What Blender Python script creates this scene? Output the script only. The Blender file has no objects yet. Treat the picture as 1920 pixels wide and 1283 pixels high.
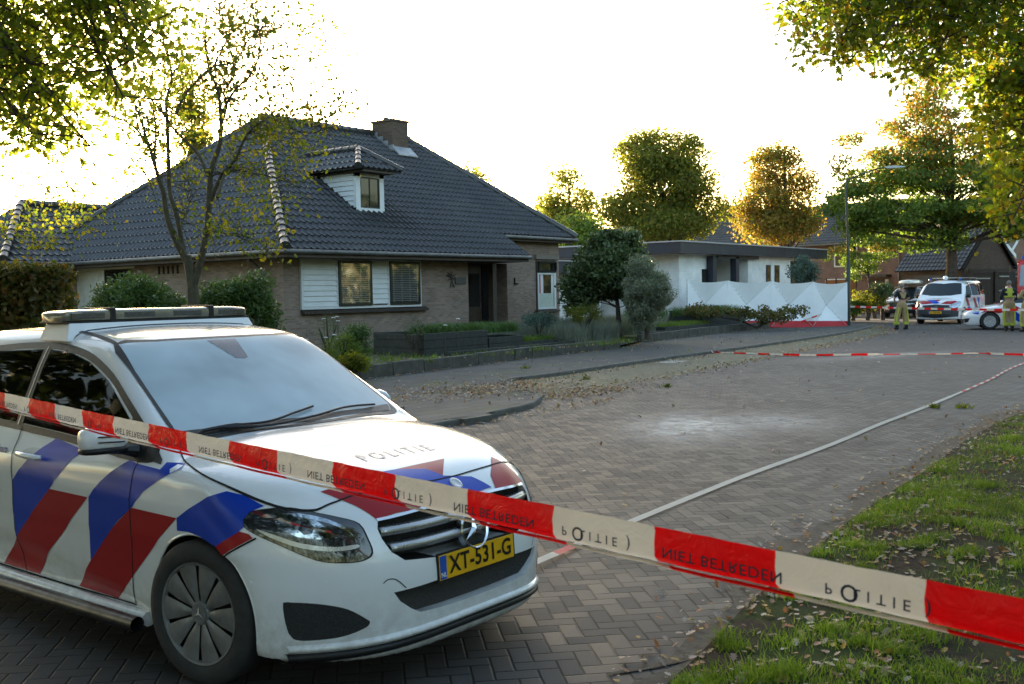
import bpy, bmesh, math, random
import numpy as np
from mathutils import Vector, Matrix
from mathutils.geometry import delaunay_2d_cdt
R = math.radians
random.seed(7)
rng = np.random.default_rng(7)
sc = bpy.context.scene
C = sc.collection
# ------------------------------------------------------------------ camera
# world frame: X runs along the street, Y towards the houses, Z up, metres
F_PX, HOR, CAMH, ROLL = 1950.0, 551.0, 1.706, 0.0188
AZ = R(37.4); PITCH = math.atan((641.5 - HOR) / F_PX)
_fw0 = Vector((math.cos(AZ), math.sin(AZ), 0)); _rt = Vector((math.sin(AZ), -math.cos(AZ), 0))
_fw = _fw0 * math.cos(PITCH) - Vector((0, 0, 1)) * math.sin(PITCH)
_up = _fw0 * math.sin(PITCH) + Vector((0, 0, 1)) * math.cos(PITCH)
_cx = _rt * math.cos(ROLL) - _up * math.sin(ROLL)
_cy = _rt * math.sin(ROLL) + _up * math.cos(ROLL)
cam_d = bpy.data.cameras.new('camera'); cam = bpy.data.objects.new('camera', cam_d); C.objects.link(cam)
cam_d.sensor_width = 36; cam_d.lens = 36 * F_PX / 1920; cam_d.clip_start = .05; cam_d.clip_end = 2000
m = Matrix((_cx, _cy, -_fw)).transposed().to_4x4(); m.translation = (0, 0, CAMH); cam.matrix_world = m
cam_d.dof.use_dof = True; cam_d.dof.focus_distance = 9.0; cam_d.dof.aperture_fstop = 9.0
sc.camera = cam
def at(px, py, depth):
    """photo direction (px,py) at a distance along the view axis -> point"""
    X = px - 960; Y = py - 641.5
    v = _fw + _cx * (X / F_PX) - _cy * (Y / F_PX)
    return Vector((0, 0, CAMH)) + v * depth
def at_z(px, py, z):
    v = at(px, py, 1) - Vector((0, 0, CAMH)); return Vector((0, 0, CAMH)) + v * ((z - CAMH) / v.z)
# ------------------------------------------------------------------ light
w = bpy.data.worlds.new("World"); sc.world = w; w.use_nodes = True
nt = w.node_tree; bg = nt.nodes['Background']
sky = nt.nodes.new('ShaderNodeTexSky'); sky.sky_type = 'NISHITA'; sky.sun_disc = False
SUN_EL, SUN_AZ = R(6.4), R(56.1)          # azimuth counted from +X towards +Y
sky.sun_elevation = SUN_EL; sky.sun_rotation = R(90) - SUN_AZ
sky.air_density = 1.0; sky.dust_density = 2.2; sky.ozone_density = 1.0
nt.links.new(sky.outputs[0], bg.inputs[0]); bg.inputs[1].default_value = .15
sl = bpy.data.lights.new('sun', 'SUN'); sl.energy = 4.0; sl.angle = R(.6); sl.color = (1, .80, .56)
sun = bpy.data.objects.new('sun', sl); C.objects.link(sun)
sun.rotation_euler = (R(90) - SUN_EL, 0, SUN_AZ + R(90)); sun.location = (0, 0, 50)
sc.view_settings.view_transform = 'Standard'; sc.view_settings.look = 'None'
sc.view_settings.gamma = 1; sc.view_settings.exposure = 2.6
sc.cycles.max_bounces = 6; sc.cycles.diffuse_bounces = 3; sc.cycles.glossy_bounces = 3
sc.cycles.transmission_bounces = 4; sc.cycles.transparent_max_bounces = 8
sc.cycles.use_denoising = True; sc.cycles.caustics_reflective = False; sc.cycles.caustics_refractive = False
# ------------------------------------------------------------------ materials
def _new(name):
    m = bpy.data.materials.new(name); m.use_nodes = True
    return m, m.node_tree, m.node_tree.nodes['Principled BSDF']
class NB:
    """tiny expression helper for node trees"""
    def __init__(s, nt): s.nt = nt
    def node(s, t, **kw):
        n = s.nt.nodes.new(t)
        for k, v in kw.items(): setattr(n, k, v)
        return n
    def put(s, sock, v):
        if isinstance(v, bpy.types.NodeSocket): s.nt.links.new(v, sock)
        elif v is not None: sock.default_value = v
    def m(s, op, a, b=None, c=None, clamp=False):
        n = s.node('ShaderNodeMath', operation=op, use_clamp=clamp)
        for i, v in enumerate((a, b, c)): s.put(n.inputs[i], v)
        return n.outputs[0]
    def mix(s, f, a, b, mode='MIX'):
        n = s.node('ShaderNodeMix', data_type='RGBA', blend_type=mode)
        s.put(n.inputs[0], f); s.put(n.inputs[6], a if isinstance(a, bpy.types.NodeSocket) else (*a[:3], 1)); s.put(n.inputs[7], b if isinstance(b, bpy.types.NodeSocket) else (*b[:3], 1))
        return n.outputs[2]
    def noise(s, vec, scale, detail=4, rough=.6, dist=0):
        n = s.node('ShaderNodeTexNoise'); n.inputs['Scale'].default_value = scale; n.inputs['Detail'].default_value = detail
        n.inputs['Roughness'].default_value = rough; n.inputs['Distortion'].default_value = dist
        if vec is not None: s.put(n.inputs['Vector'], vec)
        return n.outputs['Fac']
    def ramp(s, f, lo, hi, a=0.0, b=1.0):
        n = s.node('ShaderNodeMapRange'); n.inputs[1].default_value = lo; n.inputs[2].default_value = hi
        n.inputs[3].default_value = a; n.inputs[4].default_value = b; s.put(n.inputs[0], f); return n.outputs[0]
    def obj(s): return s.node('ShaderNodeTexCoord').outputs['Object']
    def sep(s, v): n = s.node('ShaderNodeSeparateXYZ'); s.put(n.inputs[0], v); return n.outputs
    def comb(s, x, y, z):
        n = s.node('ShaderNodeCombineXYZ')
        for i, v in enumerate((x, y, z)): s.put(n.inputs[i], v)
        return n.outputs[0]
    def bump(s, h, strength, dist=.01):
        n = s.node('ShaderNodeBump'); n.inputs['Strength'].default_value = strength; n.inputs['Distance'].default_value = dist
        s.put(n.inputs['Height'], h); return n.outputs[0]
def pm(name, col, col2=None, scale=8, rough=.6, metal=0, bump=0, bscale=60, coat=0, spec=.5, contrast=(.35, .65), trans=0, ior=1.45, rvar=.08):
    m, nt, b = _new(name); n = NB(nt); o = n.obj()
    col2 = col2 or tuple(c * .82 for c in col)
    f = n.ramp(n.noise(o, scale), *contrast)
    n.put(b.inputs['Base Color'], n.mix(f, col, col2))
    n.put(b.inputs['Roughness'], n.ramp(n.noise(o, scale * 2.3, 3), .3, .7, max(0, rough - rvar), min(1, rough + rvar)))
    b.inputs['Metallic'].default_value = metal; b.inputs['Specular IOR Level'].default_value = spec
    b.inputs['Coat Weight'].default_value = coat; b.inputs['Coat Roughness'].default_value = .05
    b.inputs['Transmission Weight'].default_value = trans; b.inputs['IOR'].default_value = ior
    if bump: n.put(b.inputs['Normal'], n.bump(n.noise(o, bscale, 5), bump))
    return m
def leafmat(name, cols, trans=.45, rough=.55):
    """leaf material: colour picked per leaf, light shines through"""
    m, nt, b = _new(name); n = NB(nt)
    g = n.node('ShaderNodeNewGeometry'); r = n.node('ShaderNodeValToRGB'); n.put(r.inputs[0], g.outputs['Random Per Island'])
    els = r.color_ramp.elements
    for i, c in enumerate(cols):
        e = els[i] if i < 2 else els.new(1)
        e.position = i / (len(cols) - 1); e.color = (*c, 1)
    nz = n.ramp(n.noise(n.obj(), 1.3, 2), .35, .65, .75, 1.2)
    vm = n.node('ShaderNodeVectorMath', operation='SCALE'); n.put(vm.inputs[0], r.outputs[0]); n.put(vm.inputs['Scale'], nz)
    b.inputs['Roughness'].default_value = rough; b.inputs['Specular IOR Level'].default_value = .35
    n.put(b.inputs['Base Color'], vm.outputs[0])
    t = n.node('ShaderNodeBsdfTranslucent'); vm2 = n.node('ShaderNodeVectorMath', operation='MULTIPLY'); n.put(vm2.inputs[0], vm.outputs[0]); vm2.inputs[1].default_value = (1.5, 1.6, .7)
    n.put(t.inputs[0], vm2.outputs[0])
    mx = n.node('ShaderNodeMixShader'); mx.inputs[0].default_value = trans
    nt.links.new(b.outputs[0], mx.inputs[1]); nt.links.new(t.outputs[0], mx.inputs[2])
    nt.links.new(mx.outputs[0], nt.nodes['Material Output'].inputs[0]); return m
def brickmat(name, c1, c2, mortar, bw=.21, rh=.0625, ms=.009, bump=.5):
    m, nt, b = _new(name); n = NB(nt); tc = n.node('ShaderNodeTexCoord'); o = n.sep(tc.outputs['Object']); nn = n.sep(tc.outputs['Normal'])
    ax = n.m('GREATER_THAN', n.m('ABSOLUTE', nn[0]), .7)
    u = n.m('ADD', n.m('MULTIPLY', o[1], ax), n.m('MULTIPLY', o[0], n.m('SUBTRACT', 1, ax)))
    az = n.m('GREATER_THAN', n.m('ABSOLUTE', nn[2]), .7)
    v = n.m('ADD', n.m('MULTIPLY', o[2], n.m('SUBTRACT', 1, az)), n.m('MULTIPLY', o[1], az))
    vec = n.comb(u, v, 0)
    t = n.node('ShaderNodeTexBrick'); n.put(t.inputs['Vector'], vec)
    t.inputs['Scale'].default_value = 1; t.inputs['Brick Width'].default_value = bw; t.inputs['Row Height'].default_value = rh
    t.inputs['Mortar Size'].default_value = ms; t.inputs['Mortar Smooth'].default_value = .2; t.inputs['Bias'].default_value = 0
    t.inputs['Color1'].default_value = (*c1, 1); t.inputs['Color2'].default_value = (*c2, 1); t.inputs['Mortar'].default_value = (*mortar, 1)
    big = n.ramp(n.noise(tc.outputs['Object'], 1.1, 4), .3, .7, .8, 1.15)
    fine = n.ramp(n.noise(tc.outputs['Object'], 40, 3), .3, .7, .85, 1.15)
    vm = n.node('ShaderNodeVectorMath', operation='SCALE'); n.put(vm.inputs[0], t.outputs['Color']); n.put(vm.inputs['Scale'], n.m('MULTIPLY', big, fine))
    n.put(b.inputs['Base Color'], vm.outputs[0]); b.inputs['Roughness'].default_value = .85; b.inputs['Specular IOR Level'].default_value = .25
    h = n.m('ADD', n.m('SUBTRACT', 1, t.outputs['Fac']), n.m('MULTIPLY', n.noise(tc.outputs['Object'], 90, 3), .35))
    n.put(b.inputs['Normal'], n.bump(h, bump, .006)); return m
# ------------------------------------------------------------------ mesh + object helpers
def tag(o, label=None, cat=None, group=None, kind=None):
    for k, v in (('label', label), ('category', cat), ('group', group), ('kind', kind)):
        if v: o[k] = v
    return o
def thing(name, label, cat, loc=(0, 0, 0), rz=0, group=None):
    o = bpy.data.objects.new(name, None); C.objects.link(o); o.location = loc; o.rotation_euler = (0, 0, rz)
    o.empty_display_size = .2
    return tag(o, label, cat, group)
def npmesh(name, V, Fc, mats, parent=None, smooth=False, mi=None):
    me = bpy.data.meshes.new(name); V = np.asarray(V, np.float32)
    if isinstance(Fc, np.ndarray):
        k = Fc.shape[1]; nf = len(Fc)
        me.vertices.add(len(V)); me.vertices.foreach_set('co', V.ravel())
        me.loops.add(nf * k); me.loops.foreach_set('vertex_index', Fc.astype(np.int32).ravel())
        me.polygons.add(nf); me.polygons.foreach_set('loop_start', np.arange(0, nf * k, k, dtype=np.int32))
        me.update(calc_edges=True)
    else: me.from_pydata(V.tolist(), [], Fc)
    for x in (mats if isinstance(mats, (list, tuple)) else [mats]): me.materials.append(x)
    if mi is not None: me.polygons.foreach_set('material_index', np.asarray(mi, np.int32))
    if smooth: me.polygons.foreach_set('use_smooth', [True] * len(me.polygons))
    me.validate(); me.update()
    o = bpy.data.objects.new(name, me); C.objects.link(o)
    if parent: o.parent = parent
    return o
def frame_of(d):
    d = Vector(d).normalized(); a = Vector((0, 0, 1)) if abs(d.z) < .9 else Vector((1, 0, 0))
    u = d.cross(a).normalized(); return u, d.cross(u).normalized()
class MB:
    def __init__(s): s.v = []; s.f = []; s.mi = []; s.cur = 0
    def add(s, vs, fs, mi=None):
        k = len(s.v); s.v += [tuple(v) for v in vs]; s.f += [tuple(i + k for i in f) for f in fs]
        s.mi += [s.cur if mi is None else mi] * len(fs); return s
    def box(s, x0, x1, y0, y1, z0, z1, mi=None):
        vs = [(x, y, z) for z in (z0, z1) for y in (y0, y1) for x in (x0, x1)]
        return s.add(vs, [(0, 2, 3, 1), (4, 5, 7, 6), (0, 1, 5, 4), (2, 6, 7, 3), (0, 4, 6, 2), (1, 3, 7, 5)], mi)
    def hexa(s, bot, top, mi=None):      # 4 bottom + 4 top points, counter-clockwise
        return s.add(list(bot) + list(top), [(3, 2, 1, 0), (4, 5, 6, 7)] + [(i, (i + 1) % 4, 4 + (i + 1) % 4, 4 + i) for i in range(4)], mi)
    def beam(s, p, q, w, h, mi=None):    # rectangular bar from p to q, w sideways, h upwards
        p = Vector(p); q = Vector(q); d = (q - p).normalized()
        a = Vector((0, 0, 1)) if abs(d.z) < .95 else Vector((0, 1, 0))
        u = d.cross(a).normalized() * (w / 2); n = u.cross(d).normalized() * (h / 2)
        vs = [c + a_ for c in (p, q) for a_ in (-u - n, u - n, u + n, -u + n)]
        return s.add(vs, [(0, 1, 2, 3), (7, 6, 5, 4)] + [((i + 1) % 4, i, 4 + i, 4 + (i + 1) % 4) for i in range(4)], mi)
    def tube(s, pts, rs, n=8, mi=None, cap=True, sx=1, sy=1):
        pts = [Vector(p) for p in pts]; k = len(pts)
        if not hasattr(rs, '__len__'): rs = [rs] * k
        vs = []; u = None
        for i, p in enumerate(pts):
            d = (pts[min(i + 1, k - 1)] - pts[max(i - 1, 0)]).normalized()
            if u is None: u, v = frame_of(d)
            else: u = (u - d * u.dot(d)).normalized(); v = d.cross(u)
            for j in range(n):
                a = 2 * math.pi * j / n; vs.append(p + (u * math.cos(a) * sx + v * math.sin(a) * sy) * rs[i])
        fs = [(i * n + j, i * n + (j + 1) % n, (i + 1) * n + (j + 1) % n, (i + 1) * n + j) for i in range(k - 1) for j in range(n)]
        if cap: fs += [tuple(range(n))[::-1], tuple(range((k - 1) * n, k * n))]
        return s.add(vs, fs, mi)
    def lathe(s, c, axis, prof, n=32, mi=None, close=False):   # prof: (along axis, radius)
        c = Vector(c); ax = Vector(axis).normalized(); u, v = frame_of(ax); vs = []
        for (h, r) in prof:
            for j in range(n):
                a = 2 * math.pi * j / n; vs.append(c + ax * h + (u * math.cos(a) + v * math.sin(a)) * r)
        k = len(prof); fs = [(i * n + j, i * n + (j + 1) % n, (i + 1) * n + (j + 1) % n, (i + 1) * n + j) for i in range(k - 1) for j in range(n)]
        if not close: fs += [tuple(range(n))[::-1], tuple(range((k - 1) * n, k * n))]
        return s.add(vs, fs, mi)
    def prism(s, poly, axis, a, b, mi=None):   # polygon in the plane square to axis, from a to b
        def P(p, t): return {'x': (t, p[0], p[1]), 'y': (p[0], t, p[1]), 'z': (p[0], p[1], t)}[axis]
        n = len(poly); vs = [P(p, a) for p in poly] + [P(p, b) for p in poly]
        return s.add(vs, [tuple(range(n))[::-1], tuple(range(n, 2 * n))] + [(i, (i + 1) % n, n + (i + 1) % n, n + i) for i in range(n)], mi)
    def quad(s, a, b, c, d, mi=None): return s.add([a, b, c, d], [(0, 1, 2, 3)], mi)
    def blob(s, c, r, n=10, mi=None, sq=(1, 1, 1)):
        vs = [(c[0], c[1], c[2] - r * sq[2])]; m_ = n // 2
        for i in range(1, m_):
            t = math.pi * i / m_
            for j in range(n):
                a = 2 * math.pi * j / n; vs.append((c[0] + r * sq[0] * math.sin(t) * math.cos(a), c[1] + r * sq[1] * math.sin(t) * math.sin(a), c[2] - r * sq[2] * math.cos(t)))
        vs.append((c[0], c[1], c[2] + r * sq[2])); L = len(vs) - 1
        fs = [(0, 1 + (j + 1) % n, 1 + j) for j in range(n)]
        for i in range(m_ - 2):
            for j in range(n): fs.append((1 + i * n + j, 1 + i * n + (j + 1) % n, 1 + (i + 1) * n + (j + 1) % n, 1 + (i + 1) * n + j))
        fs += [(L, 1 + (m_ - 2) * n + j, 1 + (m_ - 2) * n + (j + 1) % n) for j in range(n)]
        return s.add(vs, fs, mi)
    def build(s, name, mats, parent=None, smooth=False, bevel=0, fix=True, seg=2):
        o = npmesh(name, np.array(s.v), s.f, mats, parent, smooth, s.mi)
        if fix:
            bm = bmesh.new(); bm.from_mesh(o.data); bmesh.ops.recalc_face_normals(bm, faces=bm.faces); bm.to_mesh(o.data); bm.free()
        if bevel:
            b = o.modifiers.new('b', 'BEVEL'); b.width = bevel; b.segments = seg; b.limit_method = 'ANGLE'; b.angle_limit = R(35)
        if smooth:
            me = o.data
            try:
                me.set_sharp_from_angle(angle=R(38))
            except Exception: pass
        return o
def children(o): return [c for c in bpy.data.objects if c.parent == o]
def copy_tree(o, parent=None):
    c = o.copy(); C.objects.link(c); c.parent = parent
    for ch in children(o): copy_tree(ch, c)
    return c
def text_mesh(txt, size=1.0, offset=0.0, spacing=1.0, align='CENTER', sx=1.0):
    cu = bpy.data.curves.new('t', 'FONT'); cu.body = txt; cu.size = size; cu.offset = offset; cu.space_character = spacing
    cu.align_x = align; cu.align_y = 'CENTER'; cu.resolution_u = 3
    ob = bpy.data.objects.new('t', cu); C.objects.link(ob); dg = bpy.context.evaluated_depsgraph_get()
    me = bpy.data.meshes.new_from_object(ob.evaluated_get(dg)); V = np.array([v.co[:] for v in me.vertices]).reshape(-1, 3); Fs = [tuple(p.vertices) for p in me.polygons]
    bpy.data.objects.remove(ob); bpy.data.curves.remove(cu); bpy.data.meshes.remove(me)
    V[:, 0] *= sx; return V, Fs
def catmull(pts, n=6, closed=True):
    P = np.array(pts, float); out = []; k = len(P)
    rngk = range(k) if closed else range(k - 1)
    for i in rngk:
        p0, p1, p2, p3 = (P[(i - 1) % k], P[i], P[(i + 1) % k], P[(i + 2) % k]) if closed else (P[max(i - 1, 0)], P[i], P[i + 1], P[min(i + 2, k - 1)])
        for j in range(n):
            t = j / n; out.append(.5 * ((2 * p1) + (-p0 + p2) * t + (2 * p0 - 5 * p1 + 4 * p2 - p3) * t * t + (-p0 + 3 * p1 - 3 * p2 + p3) * t ** 3))
    if not closed: out.append(P[-1])
    return np.array(out)
# ------------------------------------------------------------------ ground, road, pavements
def herringbone(name, col1, col2, joint, bw=.1, moss=None, stain=False, rot=45):
    m, nt, b = _new(name); n = NB(nt); o = n.obj(); mp = n.node('ShaderNodeMapping'); mp.inputs['Rotation'].default_value = (0, 0, R(rot)); mp.inputs['Scale'].default_value = (1 / bw,) * 3
    wob = n.node('ShaderNodeVectorMath', operation='MULTIPLY_ADD'); nz = n.node('ShaderNodeTexNoise'); nz.inputs['Scale'].default_value = 9; n.put(nz.inputs['Vector'], o)
    n.put(wob.inputs[0], nz.outputs['Color']); wob.inputs[1].default_value = (.008,) * 3; n.put(wob.inputs[2], o); n.put(mp.inputs[0], wob.outputs[0])
    s = n.sep(mp.outputs[0]); x, y = s[0], s[1]
    i, j = n.m('FLOOR', x), n.m('FLOOR', y); u, v = n.m('SUBTRACT', x, i), n.m('SUBTRACT', y, j)
    k = n.m('FLOORED_MODULO', n.m('SUBTRACT', i, j), 4)
    is_ = [n.m('COMPARE', k, float(q), .5) for q in range(4)]
    u1, v1 = n.m('SUBTRACT', 1, u), n.m('SUBTRACT', 1, v); mu, mv = n.m('MINIMUM', u, u1), n.m('MINIMUM', v, v1)
    d0 = n.m('MINIMUM', u, mv); d1 = n.m('MINIMUM', u1, mv); d3 = n.m('MINIMUM', v, mu); d2 = n.m('MINIMUM', v1, mu)
    d = n.m('ADD', n.m('ADD', n.m('MULTIPLY', d0, is_[0]), n.m('MULTIPLY', d1, is_[1])), n.m('ADD', n.m('MULTIPLY', d2, is_[2]), n.m('MULTIPLY', d3, is_[3])))
    ai = n.m('SUBTRACT', i, is_[1]); aj = n.m('SUBTRACT', j, is_[2])
    wn = n.node('ShaderNodeTexWhiteNoise', noise_dimensions='3D'); n.put(wn.inputs['Vector'], n.comb(ai, aj, 0)); rnd = wn.outputs['Value']
    gro = n.ramp(d, .025, .085)
    fine = n.ramp(n.noise(o, 170, 3, .7), .3, .7, .65, 1.45); big = n.ramp(n.noise(o, .35, 5), .3, .7, .72, 1.25)
    base = n.mix(rnd, col1, col2)
    vm = n.node('ShaderNodeVectorMath', operation='SCALE'); n.put(vm.inputs[0], base); n.put(vm.inputs['Scale'], n.m('MULTIPLY', fine, big)); base = vm.outputs[0]
    if moss:
        mf = n.ramp(n.m('ADD', n.noise(o, .9, 5), n.m('MULTIPLY', n.m('SUBTRACT', 1, gro), .10)), .36, .56, .2, .95); base = n.mix(mf, base, moss)
    base = n.mix(gro, joint, base)
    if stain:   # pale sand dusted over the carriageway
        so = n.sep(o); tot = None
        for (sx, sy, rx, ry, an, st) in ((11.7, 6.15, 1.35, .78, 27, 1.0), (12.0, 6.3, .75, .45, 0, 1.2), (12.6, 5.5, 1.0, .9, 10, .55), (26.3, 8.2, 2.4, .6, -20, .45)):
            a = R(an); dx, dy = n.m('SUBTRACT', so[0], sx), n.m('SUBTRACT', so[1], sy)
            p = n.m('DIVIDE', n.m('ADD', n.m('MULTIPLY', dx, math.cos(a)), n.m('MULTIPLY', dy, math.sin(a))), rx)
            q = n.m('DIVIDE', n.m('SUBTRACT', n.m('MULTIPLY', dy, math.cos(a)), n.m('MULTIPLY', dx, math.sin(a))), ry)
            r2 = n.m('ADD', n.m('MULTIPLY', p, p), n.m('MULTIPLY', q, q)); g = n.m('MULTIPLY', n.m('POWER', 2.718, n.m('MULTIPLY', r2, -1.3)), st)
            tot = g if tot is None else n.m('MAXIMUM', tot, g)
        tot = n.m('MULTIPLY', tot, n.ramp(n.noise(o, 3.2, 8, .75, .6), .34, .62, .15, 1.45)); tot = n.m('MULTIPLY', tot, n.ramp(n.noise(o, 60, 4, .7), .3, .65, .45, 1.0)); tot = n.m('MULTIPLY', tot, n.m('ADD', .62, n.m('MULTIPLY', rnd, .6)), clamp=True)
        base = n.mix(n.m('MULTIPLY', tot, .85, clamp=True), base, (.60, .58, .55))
    n.put(b.inputs['Base Color'], base); n.put(b.inputs['Roughness'], n.ramp(rnd, 0, 1, .62, .82)); b.inputs['Specular IOR Level'].default_value = .35
    h = n.m('ADD', n.m('MULTIPLY', gro, 1.0), n.m('ADD', n.m('MULTIPLY', n.noise(o, 150, 4), .25), n.m('MULTIPLY', rnd, .35)))
    n.put(b.inputs['Normal'], n.bump(h, .8, .006)); return m
def slabmat(name, c1, c2, joint, w, hgt, moss=None):
    m = brickmat(name, c1, c2, joint, w, hgt, .008, .4)
    if moss:
        nt = m.node_tree; n = NB(nt); b = nt.nodes['Principled BSDF']; src = b.inputs['Base Color'].links[0].from_socket
        f = n.ramp(n.noise(n.obj(), .8, 6, .65), .52, .66, 0, .75); n.put(b.inputs['Base Color'], n.mix(f, src, moss))
    return m
def soilmat(name, c1, c2, c3=None, bump=.9):
    m, nt, b = _new(name); n = NB(nt); o = n.obj()
    a = n.mix(n.ramp(n.noise(o, 14, 6, .75), .38, .62), c1, c2)
    if c3: a = n.mix(n.ramp(n.noise(o, 1.3, 5, .7), .45, .58), a, c3)
    n.put(b.inputs['Base Color'], a); b.inputs['Roughness'].default_value = .95; b.inputs['Specular IOR Level'].default_value = .15
    n.put(b.inputs['Normal'], n.bump(n.noise(o, 40, 7, .75), bump, .03)); return m
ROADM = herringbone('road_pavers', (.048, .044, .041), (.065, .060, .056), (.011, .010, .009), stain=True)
BAYM = herringbone('mossy_pavers', (.080, .072, .055), (.10, .09, .07), (.026, .026, .015), moss=(.082, .086, .034), rot=0)
SLAB = slabmat('pavement_slabs', (.075, .072, .066), (.098, .094, .086), (.024, .022, .019), .3, .3, (.09, .10, .05))
DRIVE = slabmat('driveway_slabs', (.094, .089, .080), (.122, .114, .102), (.027, .024, .02), .6, .3, (.10, .10, .05))
KERB = pm('concrete_kerb', (.13, .125, .11), (.085, .082, .07), scale=5, rough=.9, bump=.4, bscale=60)
SOIL = soilmat('dark_soil', (.030, .022, .016), (.058, .044, .032))
GARDEN = soilmat('garden_soil', (.09, .078, .056), (.15, .13, .095), (.10, .11, .04))
VERGE = soilmat('verge_soil_and_moss', (.026, .020, .014), (.055, .042, .03), (.035, .055, .012))
SAND = soilmat('sandy_edge', (.10, .082, .062), (.17, .145, .115), (.13, .11, .088), .6)
def sheet(name, pts, z, mat, kind='structure', h=None, parent=None):
    o = npmesh(name, [(x, y, z) for x, y in pts], [tuple(range(len(pts)))], mat, parent)
    bm = bmesh.new(); bm.from_mesh(o.data); bmesh.ops.recalc_face_normals(bm, faces=bm.faces)
    for f in bm.faces:
        if f.normal.z < 0: f.normal_flip()
    if h:
        r = bmesh.ops.extrude_face_region(bm, geom=list(bm.faces)); bmesh.ops.translate(bm, vec=(0, 0, -h), verts=[v for v in r['geom'] if isinstance(v, bmesh.types.BMVert)]); bmesh.ops.recalc_face_normals(bm, faces=bm.faces)
    bm.to_mesh(o.data); bm.free()
    if kind: tag(o, kind=kind)
    return o
sheet('ground', [(-400, -400), (500, -400), (500, 500), (-400, 500)], -.04, GARDEN)
KL = [(-25, 8.75), (8, 8.8), (10.3, 8.88), (11.6, 9.0), (12.4, 9.15), (13.1, 9.5), (13.8, 9.97)]              # kerb of the paved apron
KB = [(15.3, 11.75), (15.5, 12.0), (15.98, 12.2), (17.4, 12.2), (21.3, 12.45), (25.5, 12.65), (32.3, 13.0), (37, 13.4), (41, 13.95), (44, 14.5), (46, 15.2), (47.5, 16.6), (49, 19)]
VE = [(-20, 2.0), (2, 2.12), (3.9, 2.2), (5.4, 2.44), (6.84, 2.61), (9.34, 2.78), (13.4, 3.04), (15.6, 2.95), (20, 2.5), (28, 1.2), (38, -2), (50, -9), (62, -18)]
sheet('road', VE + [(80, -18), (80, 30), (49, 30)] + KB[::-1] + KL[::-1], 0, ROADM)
sheet('parking_bay', [(14.2, 9.9), (15.3, 11.75)] + KB[1:10] + [(43, 13.6), (38, 12.1), (30, 11.2), (24, 10.55), (18, 10.05)], .004, BAYM)
BW = [(-25, 14.6), (10, 14.7), (14.47, 14.86), (18.71, 15.3), (21.31, 15.65), (25.96, 15.9), (28.95, 16.9), (35.95, 17.62), (45.3, 18.0), (47.2, 18.3)]
sheet('pavement', KL + [(14.6, 10.9)] + KB[:11] + [(47.3, 16.6)] + BW[::-1], .066, SLAB, h=.2)
sheet('driveway', [(3, 8.95), (11.0, 9.05), (12.6, 9.35), (13.2, 10.2), (13.0, 11.4), (11.6, 12.6), (3, 12.6)], .070, DRIVE)
def kerbline(name, pts, w=.12, z=.078, seg=None):
    P = catmull(pts, 5, False); d = np.gradient(P, axis=0); d /= np.linalg.norm(d, axis=1, keepdims=True); nn = np.stack([-d[:, 1], d[:, 0]], -1); n = len(P)
    sec = [(-.012, -.02), (-.004, z - .02), (.010, z), (w, z), (w, -.02)]; V = []
    for a, zz in sec:
        Q = P + nn * a; V += [(q[0], q[1], zz) for q in Q]
    return tag(npmesh(name, V, [(r * n + k, r * n + k + 1, (r + 1) * n + k + 1, (r + 1) * n + k) for r in range(4) for k in range(n - 1)], KERB), kind='structure')
kerbline('kerb', KL + [(14.5, 10.85)] + KB)
# verge on the right with a sandy fringe
VP = catmull(VE, 6, False)
ns = 10; V = []; wv = np.array([0, .06, .15, .3, .6, 1.2, 2.2, 4, 10, 40])
for k, (x, y) in enumerate(VP):
    for w_ in wv: V.append((x + .1 * w_, y + .05 - w_, -.012 + .02 * min(w_ / .1, 1) + .035 * min(w_ / .6, 1) + .03 * math.sin(x * 1.7 + w_ * 2) * min(w_, 1)))
q = len(wv); tag(npmesh('verge', V, [(a * q + b, a * q + b + 1, (a + 1) * q + b + 1, (a + 1) * q + b) for a in range(len(VP) - 1) for b in range(q - 1)], VERGE, None, True), kind='structure')
for p in bpy.data.objects['verge'].data.polygons: pass
fr = [(x, y + .17 + .10 * math.sin(x * 2.3) + .06 * math.sin(x * 7.1)) for x, y in VP]
sheet('sand_strip', [(x, y) for x, y in fr] + [(x, y - .25) for x, y in VP[::-1]], .006, SAND)
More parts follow.
